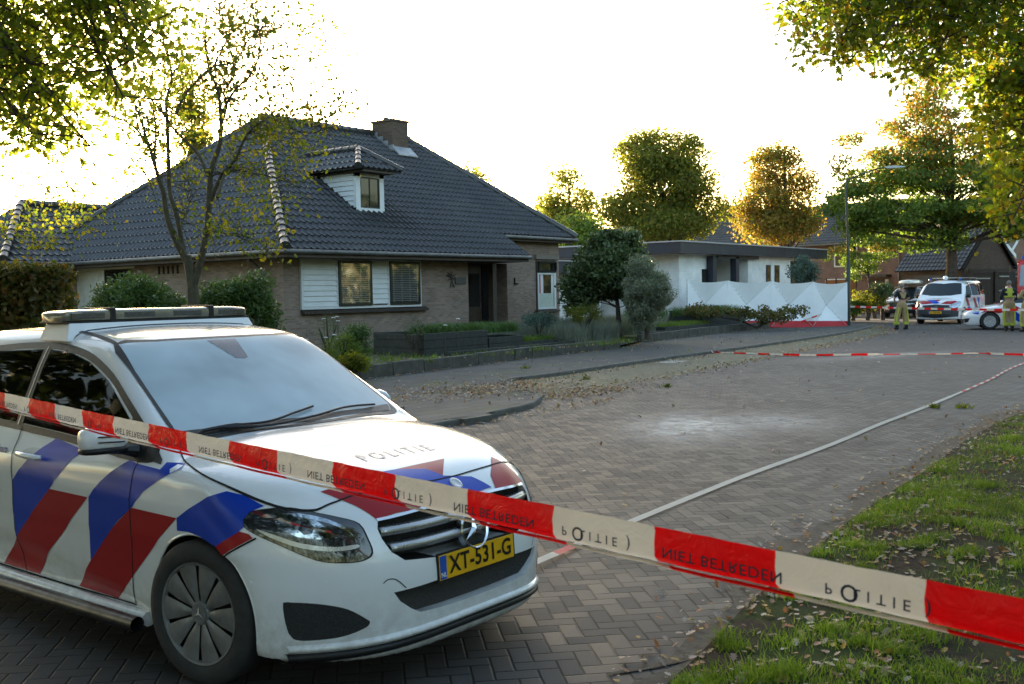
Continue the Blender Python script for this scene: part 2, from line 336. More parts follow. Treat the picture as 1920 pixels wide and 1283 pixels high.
# raised garden
sheet('garden_bed', [(-25, 14.75), (10, 14.85)] + [(x, y + .1) for x, y in BW[2:6]] + [(25.96, 28), (-25, 28)], .26, GARDEN, h=.3)
sheet('garden_bed', [(28.95, 17.05), (35.95, 17.75), (45.3, 18.12), (47, 19), (47, 30), (25.96, 40), (25.96, 28), (28.5, 18)], .26, GARDEN, h=.3)
sheet('garden_path', [(25.96, 15.95), (28.95, 16.95), (28.5, 18), (27.6, 22), (25.96, 22)], .13, SLAB)
WOOD = pm('dark_stained_timber', (.038, .041, .036), (.024, .027, .024), scale=6, rough=.8, bump=.5, bscale=30)
BORD = pm('weathered_concrete_edging', (.055, .052, .042), (.10, .095, .08), scale=4, rough=.92, bump=.6, bscale=30)
def edging(name, pts, z0, z1, w, label, seglen=1.0, mat=BORD):
    m = MB(); r = random.Random(len(pts))
    for (a, b) in zip(pts[:-1], pts[1:]):
        a, b = Vector(a), Vector(b); L = (b - a).length; n = max(1, round(L / seglen)); d = (b - a) / n; u = Vector((-d.y, d.x)).normalized() * w
        for k in range(n):
            p, q = a + d * k + d * .006, a + d * (k + 1) - d * .006; j = Vector((r.uniform(-.015, .015), r.uniform(-.015, .015))); h = r.uniform(-.02, .015)
            p, q = p + j, q + j
            m.hexa([(p.x, p.y, z0), (q.x, q.y, z0), (q.x + u.x, q.y + u.y, z0), (p.x + u.x, p.y + u.y, z0)], [(p.x, p.y, z1 + h), (q.x, q.y, z1 + h * .5), (q.x + u.x, q.y + u.y, z1 + h), (p.x + u.x, p.y + u.y, z1 + h)])
    return tag(m.build(name, mat, None, bevel=.012), label, 'edging')
edging('garden_edging', [BW[0], BW[1]] + BW[2:6], .05, .335, .17, 'low concrete block edging between pavement and house garden, nearer one by the police car')
edging('garden_edging', BW[6:9], .05, .335, .17, 'low concrete block edging along the pavement, farther one towards the white screen')
edging('timber_edging', [(18.6, 16.15), (21.5, 16.2), (24.6, 16.45)], .2, .36, .12, 'low dark sleeper laid in front of the stepped timber planter', 2.2, WOOD)
edging('timber_edging', [(30.2, 17.6), (33.5, 18.0), (37.5, 18.25)], .2, .33, .12, 'low dark sleeper laid in front of the farther timber planter', 2.2, WOOD)
# stepped timber planters
sheet('drain_slab', [(21.6, 11.75), (22.5, 11.8), (22.45, 12.3), (21.55, 12.25)], .010, pm('pale_concrete', (.34, .32, .29), (.26, .25, .22), rough=.9))
def timber_box(root, poly, z0, zs):
    m = MB(); n = len(poly); cen = sum((Vector(p) for p in poly), Vector((0, 0))) / n
    for k in range(n):
        a, b = Vector(poly[k]), Vector(poly[(k + 1) % n])
        for z in np.arange(z0, zs[k] - .02, .20):
            zt = min(z + .195, zs[k]); a2 = a + (cen - a).normalized() * .10; b2 = b + (cen - b).normalized() * .10
            m.hexa([(a.x, a.y, z), (b.x, b.y, z), (b2.x, b2.y, z), (a2.x, a2.y, z)], [(a.x, a.y, zt), (b.x, b.y, zt), (b2.x, b2.y, zt), (a2.x, a2.y, zt)])
    m.build('timber_wall', WOOD, root, bevel=.008)
    so = sheet('soil', [tuple(Vector(p) + (cen - Vector(p)).normalized() * .08) for p in poly], max(z0 + .1, min(zs) - .08), SOIL, None, parent=root)
pl1 = thing('planter', 'long dark timber planter with stepped top, in front of the house windows', 'planter')
timber_box(pl1, [(18.13, 16.47), (20.6, 16.52), (20.9, 17.7), (18.6, 18.6)], .24, [.80, .80, .80, .78])
timber_box(pl1, [(20.62, 16.50), (22.2, 16.6), (22.4, 17.6), (20.92, 17.68)], .24, [.60, .60, .60, .6])
timber_box(pl1, [(22.22, 16.62), (24.2, 16.75), (24.3, 17.3), (22.42, 17.5)], .24, [.42, .42, .42, .42])
pl2 = thing('planter', 'tiered dark timber planter by the olive tree, left of the white screen', 'planter')
timber_box(pl2, [(32.3, 17.9), (36.5, 18.1), (36.6, 19.2), (32.4, 19.4)], .24, [.44, .44, .44, .44])
timber_box(pl2, [(36.0, 18.35), (40.2, 18.5), (40.0, 19.3), (36.2, 19.9)], .24, [.72, .92, .92, .72])
timber_box(pl2, [(33.5, 19.6), (36.2, 19.5), (36.6, 20.8), (33.6, 21.0)], .24, [.62, .62, .62, .62])
# ------------------------------------------------------------------ houses
BR1 = brickmat('brown_brick', (.20, .14, .105), (.30, .22, .175), (.24, .21, .18))
BR2 = brickmat('red_brown_brick', (.17, .085, .06), (.24, .125, .09), (.2, .17, .15))
BR3 = brickmat('dark_brick', (.085, .058, .042), (.12, .082, .06), (.10, .085, .07))
BR4 = brickmat('pale_yellow_brick', (.40, .33, .22), (.48, .40, .28), (.4, .36, .3))
BRW = brickmat('white_painted_brick', (.78, .79, .78), (.82, .83, .82), (.72, .73, .72), bump=.7)
def tilemat(name, c1, c2, rough=.34):
    m, nt, b = _new(name); n = NB(nt); o = n.obj(); g = n.node('ShaderNodeNewGeometry')
    a = n.mix(n.ramp(n.noise(o, .7, 6, .7), .35, .68), c1, c2); lich = n.ramp(n.m('ADD', n.noise(o, 22, 4, .7), n.m('MULTIPLY', n.m('SUBTRACT', n.noise(o, .9, 4), .5), .5)), .56, .70, 0, .45); a = n.mix(lich, a, (.13, .13, .10))
    n.put(b.inputs['Base Color'], a); n.put(b.inputs['Roughness'], n.ramp(n.noise(o, 6, 4), .3, .7, rough - .07, rough + .14)); b.inputs['Specular IOR Level'].default_value = .6
    n.put(b.inputs['Normal'], n.bump(n.noise(o, 60, 4), .12, .004)); return m
TILE = tilemat('dark_glazed_roof_tile', (.027, .027, .028), (.047, .047, .047), .30)
TILE2 = tilemat('weathered_grey_roof_tile', (.040, .036, .034), (.07, .064, .06), .6)
WHITE = pm('white_painted_wood', (.66, .69, .70), (.60, .63, .63), scale=2, rough=.5)
WHITE2 = pm('cream_painted_frame', (.70, .69, .63), rough=.45)
DGREEN = pm('dark_green_frame', (.010, .016, .014), rough=.35)
FASC = pm('anthracite_fascia', (.032, .038, .052), (.026, .030, .042), scale=1, rough=.45)
CAP = pm('light_metal_roof_edge', (.45, .47, .5), rough=.35, metal=.3)
GUT = pm('zinc_gutter', (.16, .16, .155), (.10, .10, .095), scale=4, rough=.5, metal=.5)
SOFF = pm('brown_soffit_board', (.085, .065, .05), (.06, .046, .035), scale=3, rough=.7)
DOORW = pm('dark_brown_wood', (.045, .028, .018), (.03, .02, .014), scale=5, rough=.5)
LEAD = pm('lead_flashing', (.38, .39, .40), (.24, .25, .27), scale=5, rough=.5, metal=.4)
PANE = pm('window_glass', (.010, .012, .012), (.018, .02, .018), scale=1.5, rough=.04, spec=.8, rvar=.02)
BLIND = pm('blind_slat', (.30, .30, .28), (.25, .25, .23), rough=.6)
SLATE = pm('dark_interior', (.012, .011, .010), rough=.9)
def vec(*a): return np.array(a, float)
def tile_slope(name, o, u, v, W, L, mat, parent, clips=(), per=.215, course=.335, seg=9, amp=.046, off=0.):
    o, u, v = vec(*o), vec(*u), vec(*v); n = np.cross(u, v)
    nu = int(round(W / per)) * seg; a = np.arange(nu + 1) * per / seg; t = (a / per + off) % 1
    h = amp * np.exp(-((t - .80) / .13) ** 2) + amp * .30 * np.exp(-((t - .02) / .10) ** 2) + amp * .30 * np.exp(-((t - 1.02) / .10) ** 2) + .004 * np.cos(2 * np.pi * t)
    V = []; Fs = []; k = 0; r = np.random.default_rng(int(abs(o[0] * 100)))
    nc = int(math.ceil(L / course))
    for c_ in range(nc):
        b0 = c_ * course; b1 = min(b0 + course + .02, L + .02); jit = np.repeat(r.normal(0, .0022, nu // seg + 1), seg)[:nu + 1]
        for (b, e) in ((b0, -.012), (b0 + .002, .030), (b1, .000)):
            V.append(o + np.outer(a, u) + v * b + np.outer(h + e + (jit if e > 0 else 0), n))
        for r_ in range(2):
            i = np.arange(nu); base = (3 * c_ + r_) * (nu + 1); Fs.append(np.stack([base + i, base + i + 1, base + nu + 1 + i + 1, base + nu + 1 + i], -1))
    V = np.concatenate(V); Fs = np.concatenate(Fs)
    ob = npmesh(name, V, Fs, mat, parent, True); bm = bmesh.new(); bm.from_mesh(ob.data)
    for (co, no) in clips: bmesh.ops.bisect_plane(bm, geom=list(bm.verts) + list(bm.edges) + list(bm.faces), plane_co=co, plane_no=no, clear_outer=True)
    bm.to_mesh(ob.data); bm.free()
    try: ob.data.set_sharp_from_angle(angle=R(50))
    except Exception: pass
    return ob
def ridge(name, p, q, r, mat, parent, step=.34):
    p, q = Vector(p), Vector(q); d = (q - p); n = max(1, int(d.length / step)); m = MB()
    for k in range(n):
        a, b = p + d * (k / n), p + d * ((k + 1.12) / n)
        m.tube([a, a + (b - a) * .08, b], [r * 1.12, r * 1.06, r * .88], 12)
    return m.build(name, mat, parent, True)
tF, tL = .69, .949; cF, sF = math.cos(math.atan(tF)), math.sin(math.atan(tF)); cL, sL = math.cos(math.atan(tL)), math.sin(math.atan(tL))
P1, P2 = (21.81, 26.56, 7.44), (28.63, 26.56, 7.45)
hs = thing('detached_house', 'large brown brick house with a dark tiled hipped roof and small dormer, behind the garden', 'house')
def clipv(a, b, inside):     # vertical plane through a and b, keeping the side of the point inside
    d = Vector((b[0] - a[0], b[1] - a[1], 0)); n = Vector((-d.y, d.x, 0)).normalized(); s = (Vector((inside[0], inside[1], 0)) - Vector((a[0], a[1], 0))).dot(n)
    return (Vector((a[0], a[1], 0)), -n if s > 0 else n)
HLc = clipv((17.04, 20), P1, (22, 21)); HRc = clipv(P2, (31.45, 21.09), (22, 21))
LF = (26.56 - 20) / cF
rf = bpy.data.objects.new('roof', None); C.objects.link(rf); rf.parent = hs
tile_slope('roof_tiles', (17.04, 20, 2.92), (1, 0, 0), (0, cF, sF), 10.105, LF, TILE, rf, [HLc])
b0 = 4 * .335; tile_slope('roof_tiles', (27.145, 20 + b0 * cF, 2.92 + b0 * sF), (1, 0, 0), (0, cF, sF), 4.51, LF - b0, TILE, rf, [HRc])
tile_slope('roof_tiles', (17.04, 33.2, 2.92), (0, -1, 0), (cL, 0, sL), 13.2, 4.77 / cL, TILE, rf, [clipv((17.04, 20), P1, (17.5, 26)), clipv((17.04, 33.1), P1, (17.5, 26))])
tile_slope('roof_tiles', (14.98, 29.8, 2.92), (1, 0, 0), (0, cF, sF), 6.02, 2.77 / cF, TILE, rf, [clipv((14.98, 29.8), (17.0, 32.57), (18, 30))], course=.3348)
tile_slope('roof_tiles', (14.98, 35.4, 2.92), (0, -1, 0), (cL, 0, sL), 5.6, 2.05 / cL, TILE, rf, [clipv((14.98, 29.8), (17.0, 32.57), (15.2, 32.5)), clipv((14.98, 35.34), (17.0, 32.57), (15.2, 32.5))])
E_ = MB()   # solid under the tiles, with the back slopes
lo = -.045
E_.add([(17.06, 20.02, 2.92 + lo), (27.12, 20.02, 2.92 + lo), (27.12, 21.1, 3.66 + lo), (31.45, 21.1, 3.66 + lo), (31.45, 32.0, 3.66 + lo), (17.06, 33.1, 2.92 + lo), (21.81, 26.56, 7.44 + lo), (28.63, 26.56, 7.44 + lo)],
       [(0, 1, 2, 7, 6), (2, 3, 7), (3, 4, 7), (4, 5, 6, 7), (5, 0, 6), (0, 5, 4, 3, 2, 1)])
E_.add([(15.0, 29.82, 2.92 + lo), (21.5, 29.82, 2.92 + lo), (21.5, 35.34, 2.92 + lo), (15.0, 35.34, 2.92 + lo), (17.0, 32.57, 4.83 + lo), (21.5, 32.57, 4.83 + lo)], [(0, 1, 5, 4), (2, 3, 4, 5), (3, 0, 4), (1, 2, 5), (0, 3, 2, 1)])
E_.build('roof_body', TILE, rf)
for a, b in (((17.02, 19.97, 2.98), (P1[0], P1[1], P1[2] + .03)), (P2, (31.46, 21.07, 3.74)), ((P1[0], P1[1], 7.5), (P2[0], P2[1], 7.51)), ((17.0, 33.1, 2.97), (P1[0], P1[1], P1[2])), ((14.96, 29.78, 2.98), (17.0, 32.57, 4.88)), ((17.0, 32.57, 4.88), (21.3, 32.57, 4.88))):
    ridge('ridge_tiles', a, b, .125, TILE, rf)
# eaves: gutter, fascia and soffit
g = MB(); g.tube([(16.95, 19.93, 2.86), (27.16, 19.93, 2.86)], .06, 10); g.tube([(16.97, 19.9, 2.86), (16.97, 29.8, 2.86)], .06, 10); g.tube([(14.9, 29.74, 2.86), (17.0, 29.74, 2.86)], .06, 10); g.tube([(27.2, 21.03, 3.60), (31.52, 21.03, 3.60)], .06, 10); g.build('gutter', GUT, rf, True)
g = MB(); g.box(17.03, 27.12, 19.99, 20.01, 2.72, 2.90); g.box(17.03, 17.05, 20.01, 29.8, 2.72, 2.90); g.box(17.05, 27.12, 20.01, 22.2, 2.72, 2.735); g.box(17.05, 17.7, 22.2, 30.4, 2.72, 2.735); g.box(15.0, 17.05, 29.8, 29.82, 2.72, 2.9); g.box(15.0, 17.05, 29.82, 30.5, 2.72, 2.735)
g.box(27.15, 31.4, 21.1, 21.12, 3.48, 3.64); g.box(27.15, 31.4, 21.12, 21.5, 3.48, 3.495); g.hexa([(27.10, 20.0, 2.72), (27.13, 20.0, 2.72), (27.13, 21.4, 2.72), (27.10, 21.4, 2.72)], [(27.10, 20.0, 2.90), (27.13, 20.0, 2.90), (27.13, 21.4, 3.84), (27.10, 21.4, 3.84)])
g.build('soffit', SOFF, rf)
# walls
wl = MB(); wl.box(17.6, 24.95, 20.75, 21.0, 0, 2.72); wl.box(17.6, 17.85, 21.0, 30.4, 0, 2.72); wl.box(15.55, 17.6, 30.4, 30.6, 0, 2.72); wl.box(15.55, 15.75, 30.6, 34.8, 0, 2.75); wl.box(15.75, 31, 34.6, 34.8, 0, 2.75)
wl.box(24.75, 24.95, 21.0, 22.1, 0, 2.72); wl.box(24.95, 27.85, 22.1, 22.3, 0, 2.72); wl.box(27.85, 30.92, 21.45, 21.7, 0, 3.62); wl.box(30.72, 30.92, 21.7, 32, 0, 3.62); wl.box(27.85, 28.05, 21.7, 22.3, 0, 3.6); wl.box(27.12, 27.85, 21.46, 21.66, 2.72, 3.8)
wl.build('wall', BR1, hs)
m = MB(); m.box(28.05, 28.45, 21.6, 22.1, 0, 2.72); m.box(26.95, 27.15, 21.35, 21.55, .1, 2.72); m.build('porch_post', SOFF, hs)
dr = MB().box(26.45, 27.2, 22.055, 22.095, .35, 2.70).build('front_door', DOORW, hs, bevel=.01)
m = MB(); m.box(26.55, 27.1, 22.045, 22.053, 1.3, 2.4); m.build('door_panel', SLATE, dr); MB().tube([(27.12, 22.04, 1.25), (27.12, 22.04, 1.42)], .012, 8).build('handle', GUT, dr)
MB().box(27.25, 27.75, 22.05, 22.095, .35, 2.70).build('side_light', PANE, hs)
m = MB(); m.box(28.22, 28.25, 21.40, 21.44, 2.02, 2.25); m.box(28.25, 28.36, 21.36, 21.44, 2.02, 2.06); m.build('wall_lamp', SLATE, hs)
# white boarded bay with two windows
def boards(m, axis, a0, a1, z0, z1, face, out, pitch=.14, mi=0):
    """lapped boards: each leans out a little at its foot"""
    z = z0
    while z < z1 - .01:
        zt = min(z + pitch, z1)
        if axis == 'x': m.hexa([(a0, face, z), (a1, face, z), (a1, face - out - .026, z), (a0, face - out - .026, z)][::-1], [(a0, face, zt), (a1, face, zt), (a1, face - out + .004, zt), (a0, face - out + .004, zt)][::-1], mi)
        else: m.hexa([(face, a0, z), (face, a1, z), (face - out - .012, a1, z), (face - out - .012, a0, z)], [(face, a0, zt), (face, a1, zt), (face - out + .004, a1, zt), (face - out + .004, a0, zt)], mi)
        z = zt
bay = MB()
boards(bay, 'x', 18.20, 19.36, 1.46, 2.72, 20.75, .05); boards(bay, 'x', 20.72, 21.33, 1.50, 2.72, 20.75, .05)
bay.box(18.13, 22.72, 20.68, 20.75, 1.39, 1.455); bay.box(18.13, 18.20, 20.685, 20.75, 1.455, 2.72); bay.box(22.65, 22.72, 20.685, 20.75, 1.455, 2.72); bay.box(19.36, 19.42, 20.683, 20.75, 1.455, 2.72); bay.box(20.67, 20.72, 20.683, 20.75, 1.455, 2.72); bay.box(21.33, 21.39, 20.683, 20.75, 1.455, 2.72)
bay.box(19.42, 20.67, 20.69, 20.75, 2.685, 2.72); bay.box(21.39, 22.65, 20.69, 20.75, 2.685, 2.72)
bay.build('board_cladding', WHITE, hs)
sill = MB(); k = 0
x = 18.13
while x < 22.9: sill.hexa([(x, 20.60, 1.27), (x + .095, 20.60, 1.27), (x + .095, 20.76, 1.27), (x, 20.76, 1.27)], [(x, 20.60, 1.325), (x + .095, 20.60, 1.325), (x + .095, 20.76, 1.388), (x, 20.76, 1.388)]); x += .105
sill.build('brick_sill', pm('dark_sill_brick', (.06, .045, .036), (.04, .03, .024), scale=9, rough=.7), hs)
def window(par, x0, x1, y, z0, z1, fm, blind=True, fw=.075, dy=0., mull=(), name='window'):
    fr_ = MB(); fr_.box(x0, x1, y - .035 - dy, y + .02, z0, z0 + fw); fr_.box(x0, x1, y - .035 - dy, y + .02, z1 - fw, z1); fr_.box(x0, x0 + fw, y - .035 - dy, y + .02, z0 + fw, z1 - fw); fr_.box(x1 - fw, x1, y - .035 - dy, y + .02, z0 + fw, z1 - fw)
    for mx in mull: fr_.box(mx - .012, mx + .012, y - .03 - dy, y, z0 + fw, z1 - fw)
    wn = fr_.build(name, fm, par)
    if blind:
        bl = MB(); z = z0 + fw + .03
        while z < z1 - fw - .02: bl.hexa([(x0 + fw + .02, y - .022, z), (x1 - fw - .02, y - .022, z), (x1 - fw - .02, y - .006, z + .020), (x0 + fw + .02, y - .006, z + .020)], [(x0 + fw + .02, y - .022, z + .004), (x1 - fw - .02, y - .022, z + .004), (x1 - fw - .02, y - .006, z + .024), (x0 + fw + .02, y - .006, z + .024)]); z += .052
        for q in (.06, .36, .66, .95): xx = x0 + fw + (x1 - x0 - 2 * fw) * q; bl.box(xx - .012, xx + .012, y - .026, y - .0225, z0 + fw, z1 - fw)
        bl.build('blind', BLIND, wn)
        MB().box(x0 + fw, x1 - fw, y - .0035, y + .01, z0 + fw, z1 - fw).build('dark_room', SLATE, wn)
        gl = MB().box(x0 + fw, x1 - fw, y - .032, y - .030, z0 + fw, z1 - fw).build('pane', CLEAR, wn)
    else: MB().box(x0 + fw, x1 - fw, y - .010, y + .01, z0 + fw, z1 - fw).build('pane', PANE, wn)
    return wn
CLEAR, _nt, _b = _new('clear_pane'); _n = NB(_nt); _g = _n.node('ShaderNodeBsdfGlossy'); _g.inputs['Roughness'].default_value = .03; _t = _n.node('ShaderNodeBsdfTransparent'); _f = _n.node('ShaderNodeFresnel'); _f.inputs[0].default_value = 1.5; _mx = _n.node('ShaderNodeMixShader')
_n.put(_mx.inputs[0], _n.m('MULTIPLY', _f.outputs[0], _n.ramp(_n.noise(_n.obj(), 3), .3, .7, .28, .36))); _nt.links.new(_t.outputs[0], _mx.inputs[1]); _nt.links.new(_g.outputs[0], _mx.inputs[2]); _nt.links.new(_mx.outputs[0], _nt.nodes['Material Output'].inputs[0])
window(hs, 19.42, 20.67, 20.68, 1.455, 2.685, DGREEN); window(hs, 21.39, 22.65, 20.68, 1.455, 2.685, DGREEN)
# tall window in the right hand wall: fanlight tilted open above, vase curtain below
w2 = window(hs, 29.50, 30.66, 21.44, 1.12, 2.86, SOFF, False, .06)
m = MB(); m.box(29.53, 30.63, 21.38, 21.42, 1.14, 1.22); m.box(29.53, 29.60, 21.38, 21.42, 1.22, 2.36); m.box(30.52, 30.63, 21.38, 21.42, 1.22, 2.36); m.box(29.53, 30.63, 21.38, 21.42, 2.36, 2.42); m.build('lower_frame', WHITE, w2)
m = MB(); m.box(29.53, 30.6, 21.34, 21.38, 2.44, 2.50); m.box(29.53, 29.59, 21.34, 21.38, 2.5, 2.80); m.box(30.54, 30.6, 21.30, 21.38, 2.5, 2.80); m.box(29.53, 30.6, 21.34, 21.38, 2.76, 2.82); m.build('fanlight', SLATE, w2)
MB().box(29.60, 30.50, 21.405, 21.415, 1.22, 1.70).build('net_curtain', pm('net_curtain_cloth', (.55, .60, .52), (.42, .5, .44), scale=12, rough=.8), w2)
MB().box(29.60, 29.72, 21.41, 21.418, 1.70, 2.36).build('red_curtain', pm('red_curtain_cloth', (.45, .02, .03), rough=.8), w2)
MB().box(29.72, 29.88, 21.41, 21.418, 1.70, 2.36).build('white_curtain', WHITE, w2); MB().box(30.36, 30.52, 21.41, 21.418, 1.70, 2.36).build('white_curtain', WHITE2, w2)
m = MB(); m.box(29.42, 30.80, 21.35, 21.45, 2.90, 3.06); m.build('lintel', pm('grey_lintel_brick', (.20, .17, .14), rough=.8), hs); MB().box(29.42, 30.80, 21.33, 21.45, 1.04, 1.11).build('window_sill', SOFF, hs)
# left wall: garage door, dark window, downpipes, air bricks
gd = MB(); boards(gd, 'y', 28.95, 30.38, .3, 2.66, 17.6, .04, .16); gd.box(17.545, 17.6, 30.38, 30.40, .2, 2.66); gd.box(17.545, 17.6, 28.88, 28.95, .2, 2.66); gd.box(17.545, 17.6, 27.3, 30.38, 2.66, 2.72); gd.build('garage_door', WHITE2, hs)
wn = MB().box(17.57, 17.6, 27.48, 28.88, 1.2, 2.64).build('window', SLATE, hs); MB().box(17.555, 17.57, 27.55, 28.8, 1.28, 2.58).build('pane', PANE, wn)
for k in range(5): MB().box(17.585, 17.605, 25.2 + k * .22, 25.27 + k * .22, 2.45, 2.68).build('air_brick', SLATE, hs)
m = MB(); m.tube([(17.05, 21.75, 2.80), (17.3, 21.6, 2.65), (17.52, 21.28, 2.2), (17.53, 21.27, 2.1), (17.53, 21.27, .3)], .042, 10); m.build('downpipe', GUT, hs, True)
MB().tube([(15.85, 30.32, 2.8), (15.85, 30.32, .3)], .04, 10).build('downpipe', WHITE, hs, True)
# ornament and house sign on the wall
m = MB(); cx, cz = 24.12, 2.22
for (a, b) in (((-.02, .22), (0, .06)), ((-.30, .10), (0, .03)), ((.28, .12), (0, .03)), ((0, .06), (.02, -.12)), ((-.22, -.08), (.02, 0)), ((.02, -.10), (-.10, -.33)), ((.02, -.10), (.15, -.33)), ((.25, -.02), (.02, -.02)), ((-.22, .2), (-.02, .04))):
    m.tube([(cx + a[0] * .75, 20.72, cz + a[1] * .85), (cx + b[0] * .75, 20.70, cz + b[1] * .85)], [.012, .024], 6)
tag(m.build('wall_ornament', pm('oxidised_metal', (.075, .066, .055), rough=.6, metal=.4)), 'dark metal figure ornament hanging on the brick wall beside the front door', 'ornament')
m = MB(); m.box(24.30, 24.80, 20.70, 20.75, 2.04, 2.24); ns_ = m.build('house_sign', pm('slate_sign', (.07, .068, .062), (.10, .10, .09), scale=20, rough=.6), None, bevel=.006); tag(ns_, 'small grey slate plate on the brick wall left of the front door', 'sign')
# chimney
ch = MB().box(26.8, 27.6, 25.6, 26.6, 5.8, 7.93).build('chimney', BR3, rf); m = MB(); m.box(26.76, 27.64, 25.56, 26.64, 7.86, 7.93); m.tube([(27.0, 26.1, 7.93), (27.0, 26.1, 8.05)], .1, 12); m.tube([(27.4, 26.0, 7.93), (27.4, 26.0, 8.02)], .09, 12); m.build('chimney_cap', SOFF, ch)
m = MB()
for k in range(4): m.box(26.775, 26.80, 25.55 + k * .26, 25.8 + k * .26, 6.55 + k * .19, 7.02 + k * .17)
m.hexa([(26.72, 25.25, 6.62), (27.72, 25.25, 6.62), (27.68, 25.6, 6.86), (26.76, 25.6, 6.86)], [(26.72, 25.25, 6.66), (27.72, 25.25, 6.66), (27.68, 25.59, 6.98), (26.76, 25.59, 6.98)]); m.build('lead_flashing', LEAD, ch)
# dormer
dm = bpy.data.objects.new('dormer', None); C.objects.link(dm); dm.parent = rf
dx0, dx1, dy, dz0, dz1 = 21.28, 22.39, 21.86, 4.2, 5.28
def zr(y): return 2.92 + tF * (y - 20)
for (xf, s) in ((dx0, -1), (dx1, 1)):      # left and right cheeks, boards cut off by the roof
    ckb = MB(); z = dz0
    while z < dz1 - .01:
        zt = min(z + .145, dz1); yb0, yb1 = 20 + (z - 2.92) / tF + .05, 20 + (zt - 2.92) / tF + .05
        ckb.hexa([(xf + s * .026, dy, z), (xf + s * .026, yb0, z), (xf - s * .04, yb0, z), (xf - s * .04, dy, z)], [(xf - s * .004, dy, zt), (xf - s * .004, yb1, zt), (xf - s * .04, yb1, zt), (xf - s * .04, dy, zt)])
        z = zt
    ckb.build('cheek_boards', WHITE, dm)
m = MB(); m.box(dx0 - .02, dx0 + .16, dy - .05, dy + .06, dz0 - .02, dz1); m.box(dx1 - .16, dx1 + .02, dy - .05, dy + .06, dz0 - .02, dz1); m.box(dx0 - .02, dx1 + .02, dy - .06, dy + .06, dz0 - .06, dz0 + .08); m.box(dx0 - .02, dx1 + .02, dy - .05, dy + .06, dz1 - .10, dz1); m.build('dormer_frame', WHITE, dm)
dw = window(dm, dx0 + .16, dx1 - .16, dy - .01, dz0 + .08, dz1 - .10, DGREEN, False, .04, mull=((dx0 + dx1) / 2,))
MB().box(dx0 + .20, dx0 + .42, dy + .0, dy + .008, dz0 + .13, dz1 - .15)
MB().box(dx0 - .1, dx1 + .1, dy - .45, dy + 1.9, dz1, dz1 + .06).build('dormer_eaves', SOFF, dm)
xm = (dx0 + dx1) / 2; ez = dz1 + .10; ax0, ax1, ay = dx0 - .35, dx1 + .35, dy - .50; hw = (ax1 - ax0) / 2; rz = ez + hw * .72; apx = (xm, ay + hw, rz)
kk = math.atan(.72); cc, ss = math.cos(kk), math.sin(kk); yb = 20 + (rz - 2.92) / tF
tile_slope('dormer_tiles', (ax0, ay, ez), (1, 0, 0), (0, cc, ss), round((ax1 - ax0) / .215) * .215, hw / cc, TILE, dm, [clipv((ax0, ay), apx, (xm, ay)), clipv((ax1, ay), apx, (xm, ay))])
tile_slope('dormer_tiles', (ax0, yb, ez), (0, -1, 0), (cc, 0, ss), round((yb - ay) / .215) * .215, hw / cc, TILE, dm, [clipv((ax0, ay), apx, (ax0, ay + 1))])
tile_slope('dormer_tiles', (ax1, ay, ez), (0, 1, 0), (-cc, 0, ss), round((yb - ay) / .215) * .215, hw / cc, TILE, dm, [clipv((ax1, ay), apx, (ax1, ay + 1))])
m = MB(); m.add([(ax0, ay, ez - .03), (ax1, ay, ez - .03), (ax1, yb, ez - .03), (ax0, yb, ez - .03), (apx[0], apx[1], rz - .05), (apx[0], yb, rz - .05)], [(0, 1, 4), (1, 2, 5, 4), (3, 0, 4, 5), (2, 3, 5), (0, 3, 2, 1)]); m.build('dormer_roof_body', TILE, dm)
for a in ((ax0, ay, ez + .04), (ax1, ay, ez + .04)): ridge('dormer_ridge_tiles', a, (apx[0], apx[1], rz + .04), .095, TILE, dm, .3)
ridge('dormer_ridge_tiles', (apx[0], apx[1], rz + .05), (apx[0], yb, rz + .05), .095, TILE, dm, .3)

# ------------------------------------------------------------------ white flat-roofed house
wh = thing('flat_roofed_house', 'white painted brick bungalow with a dark grey flat roof edge, behind the white screen', 'house')
m = MB(); m.box(41.65, 42.05, 20.75, 33.5, .1, 3.25) ; m.box(45.4, 53.6, 20.75, 21.0, .1, 3.25); m.box(41.65, 42.9, 24.2, 24.4, .1, 3.25); m.box(42.0, 45.5, 23.9, 24.1, .1, 3.25); m.box(45.4, 45.6, 21.0, 24, .1, 3.25); m.box(53.4, 53.6, 21.0, 33, .1, 3.25)
m = MB(); m.box(41.9, 42.15, 23.6, 33.5, .1, 3.22); m.box(41.9, 45.4, 23.6, 23.8, .1, 3.22); m.box(45.4, 53.6, 20.75, 21.0, .1, 3.22); m.box(45.4, 45.6, 21.0, 23.6, .1, 3.22); m.box(38.95, 41.9, 20.9, 33.5, .1, 3.20); m.box(53.4, 53.6, 21, 33, .1, 3.22); m.box(42.1, 53.6, 33, 33.2, .1, 3.2)
m.build('wall', BRW, wh)
m = MB(); m.box(38.0, 54.3, 20.3, 34.0, 3.24, 3.70); fa = m.build('roof_fascia', FASC, wh); m = MB(); m.box(37.95, 54.35, 20.25, 34.05, 3.70, 3.755); m.build('roof_edge_cap', CAP, fa)
MB().box(38.3, 54.0, 20.6, 33.9, 3.205, 3.238).build('soffit', WHITE2, wh)
MB().box(41.9, 46.2, 20.55, 20.8, 3.10, 3.22).build('porch_beam', FASC, wh)
for (x, y) in ((42.25, 20.62), (45.0, 20.62)): pass
for px_ in (1336.5, 1379.5):
    p = at(px_, 500, 45); s_ = 20.65 / p.y; x = p.x * s_; MB().box(x - .16, x + .16, 20.55, 20.85, .2, 3.20).build('porch_column', FASC, wh, bevel=.01)
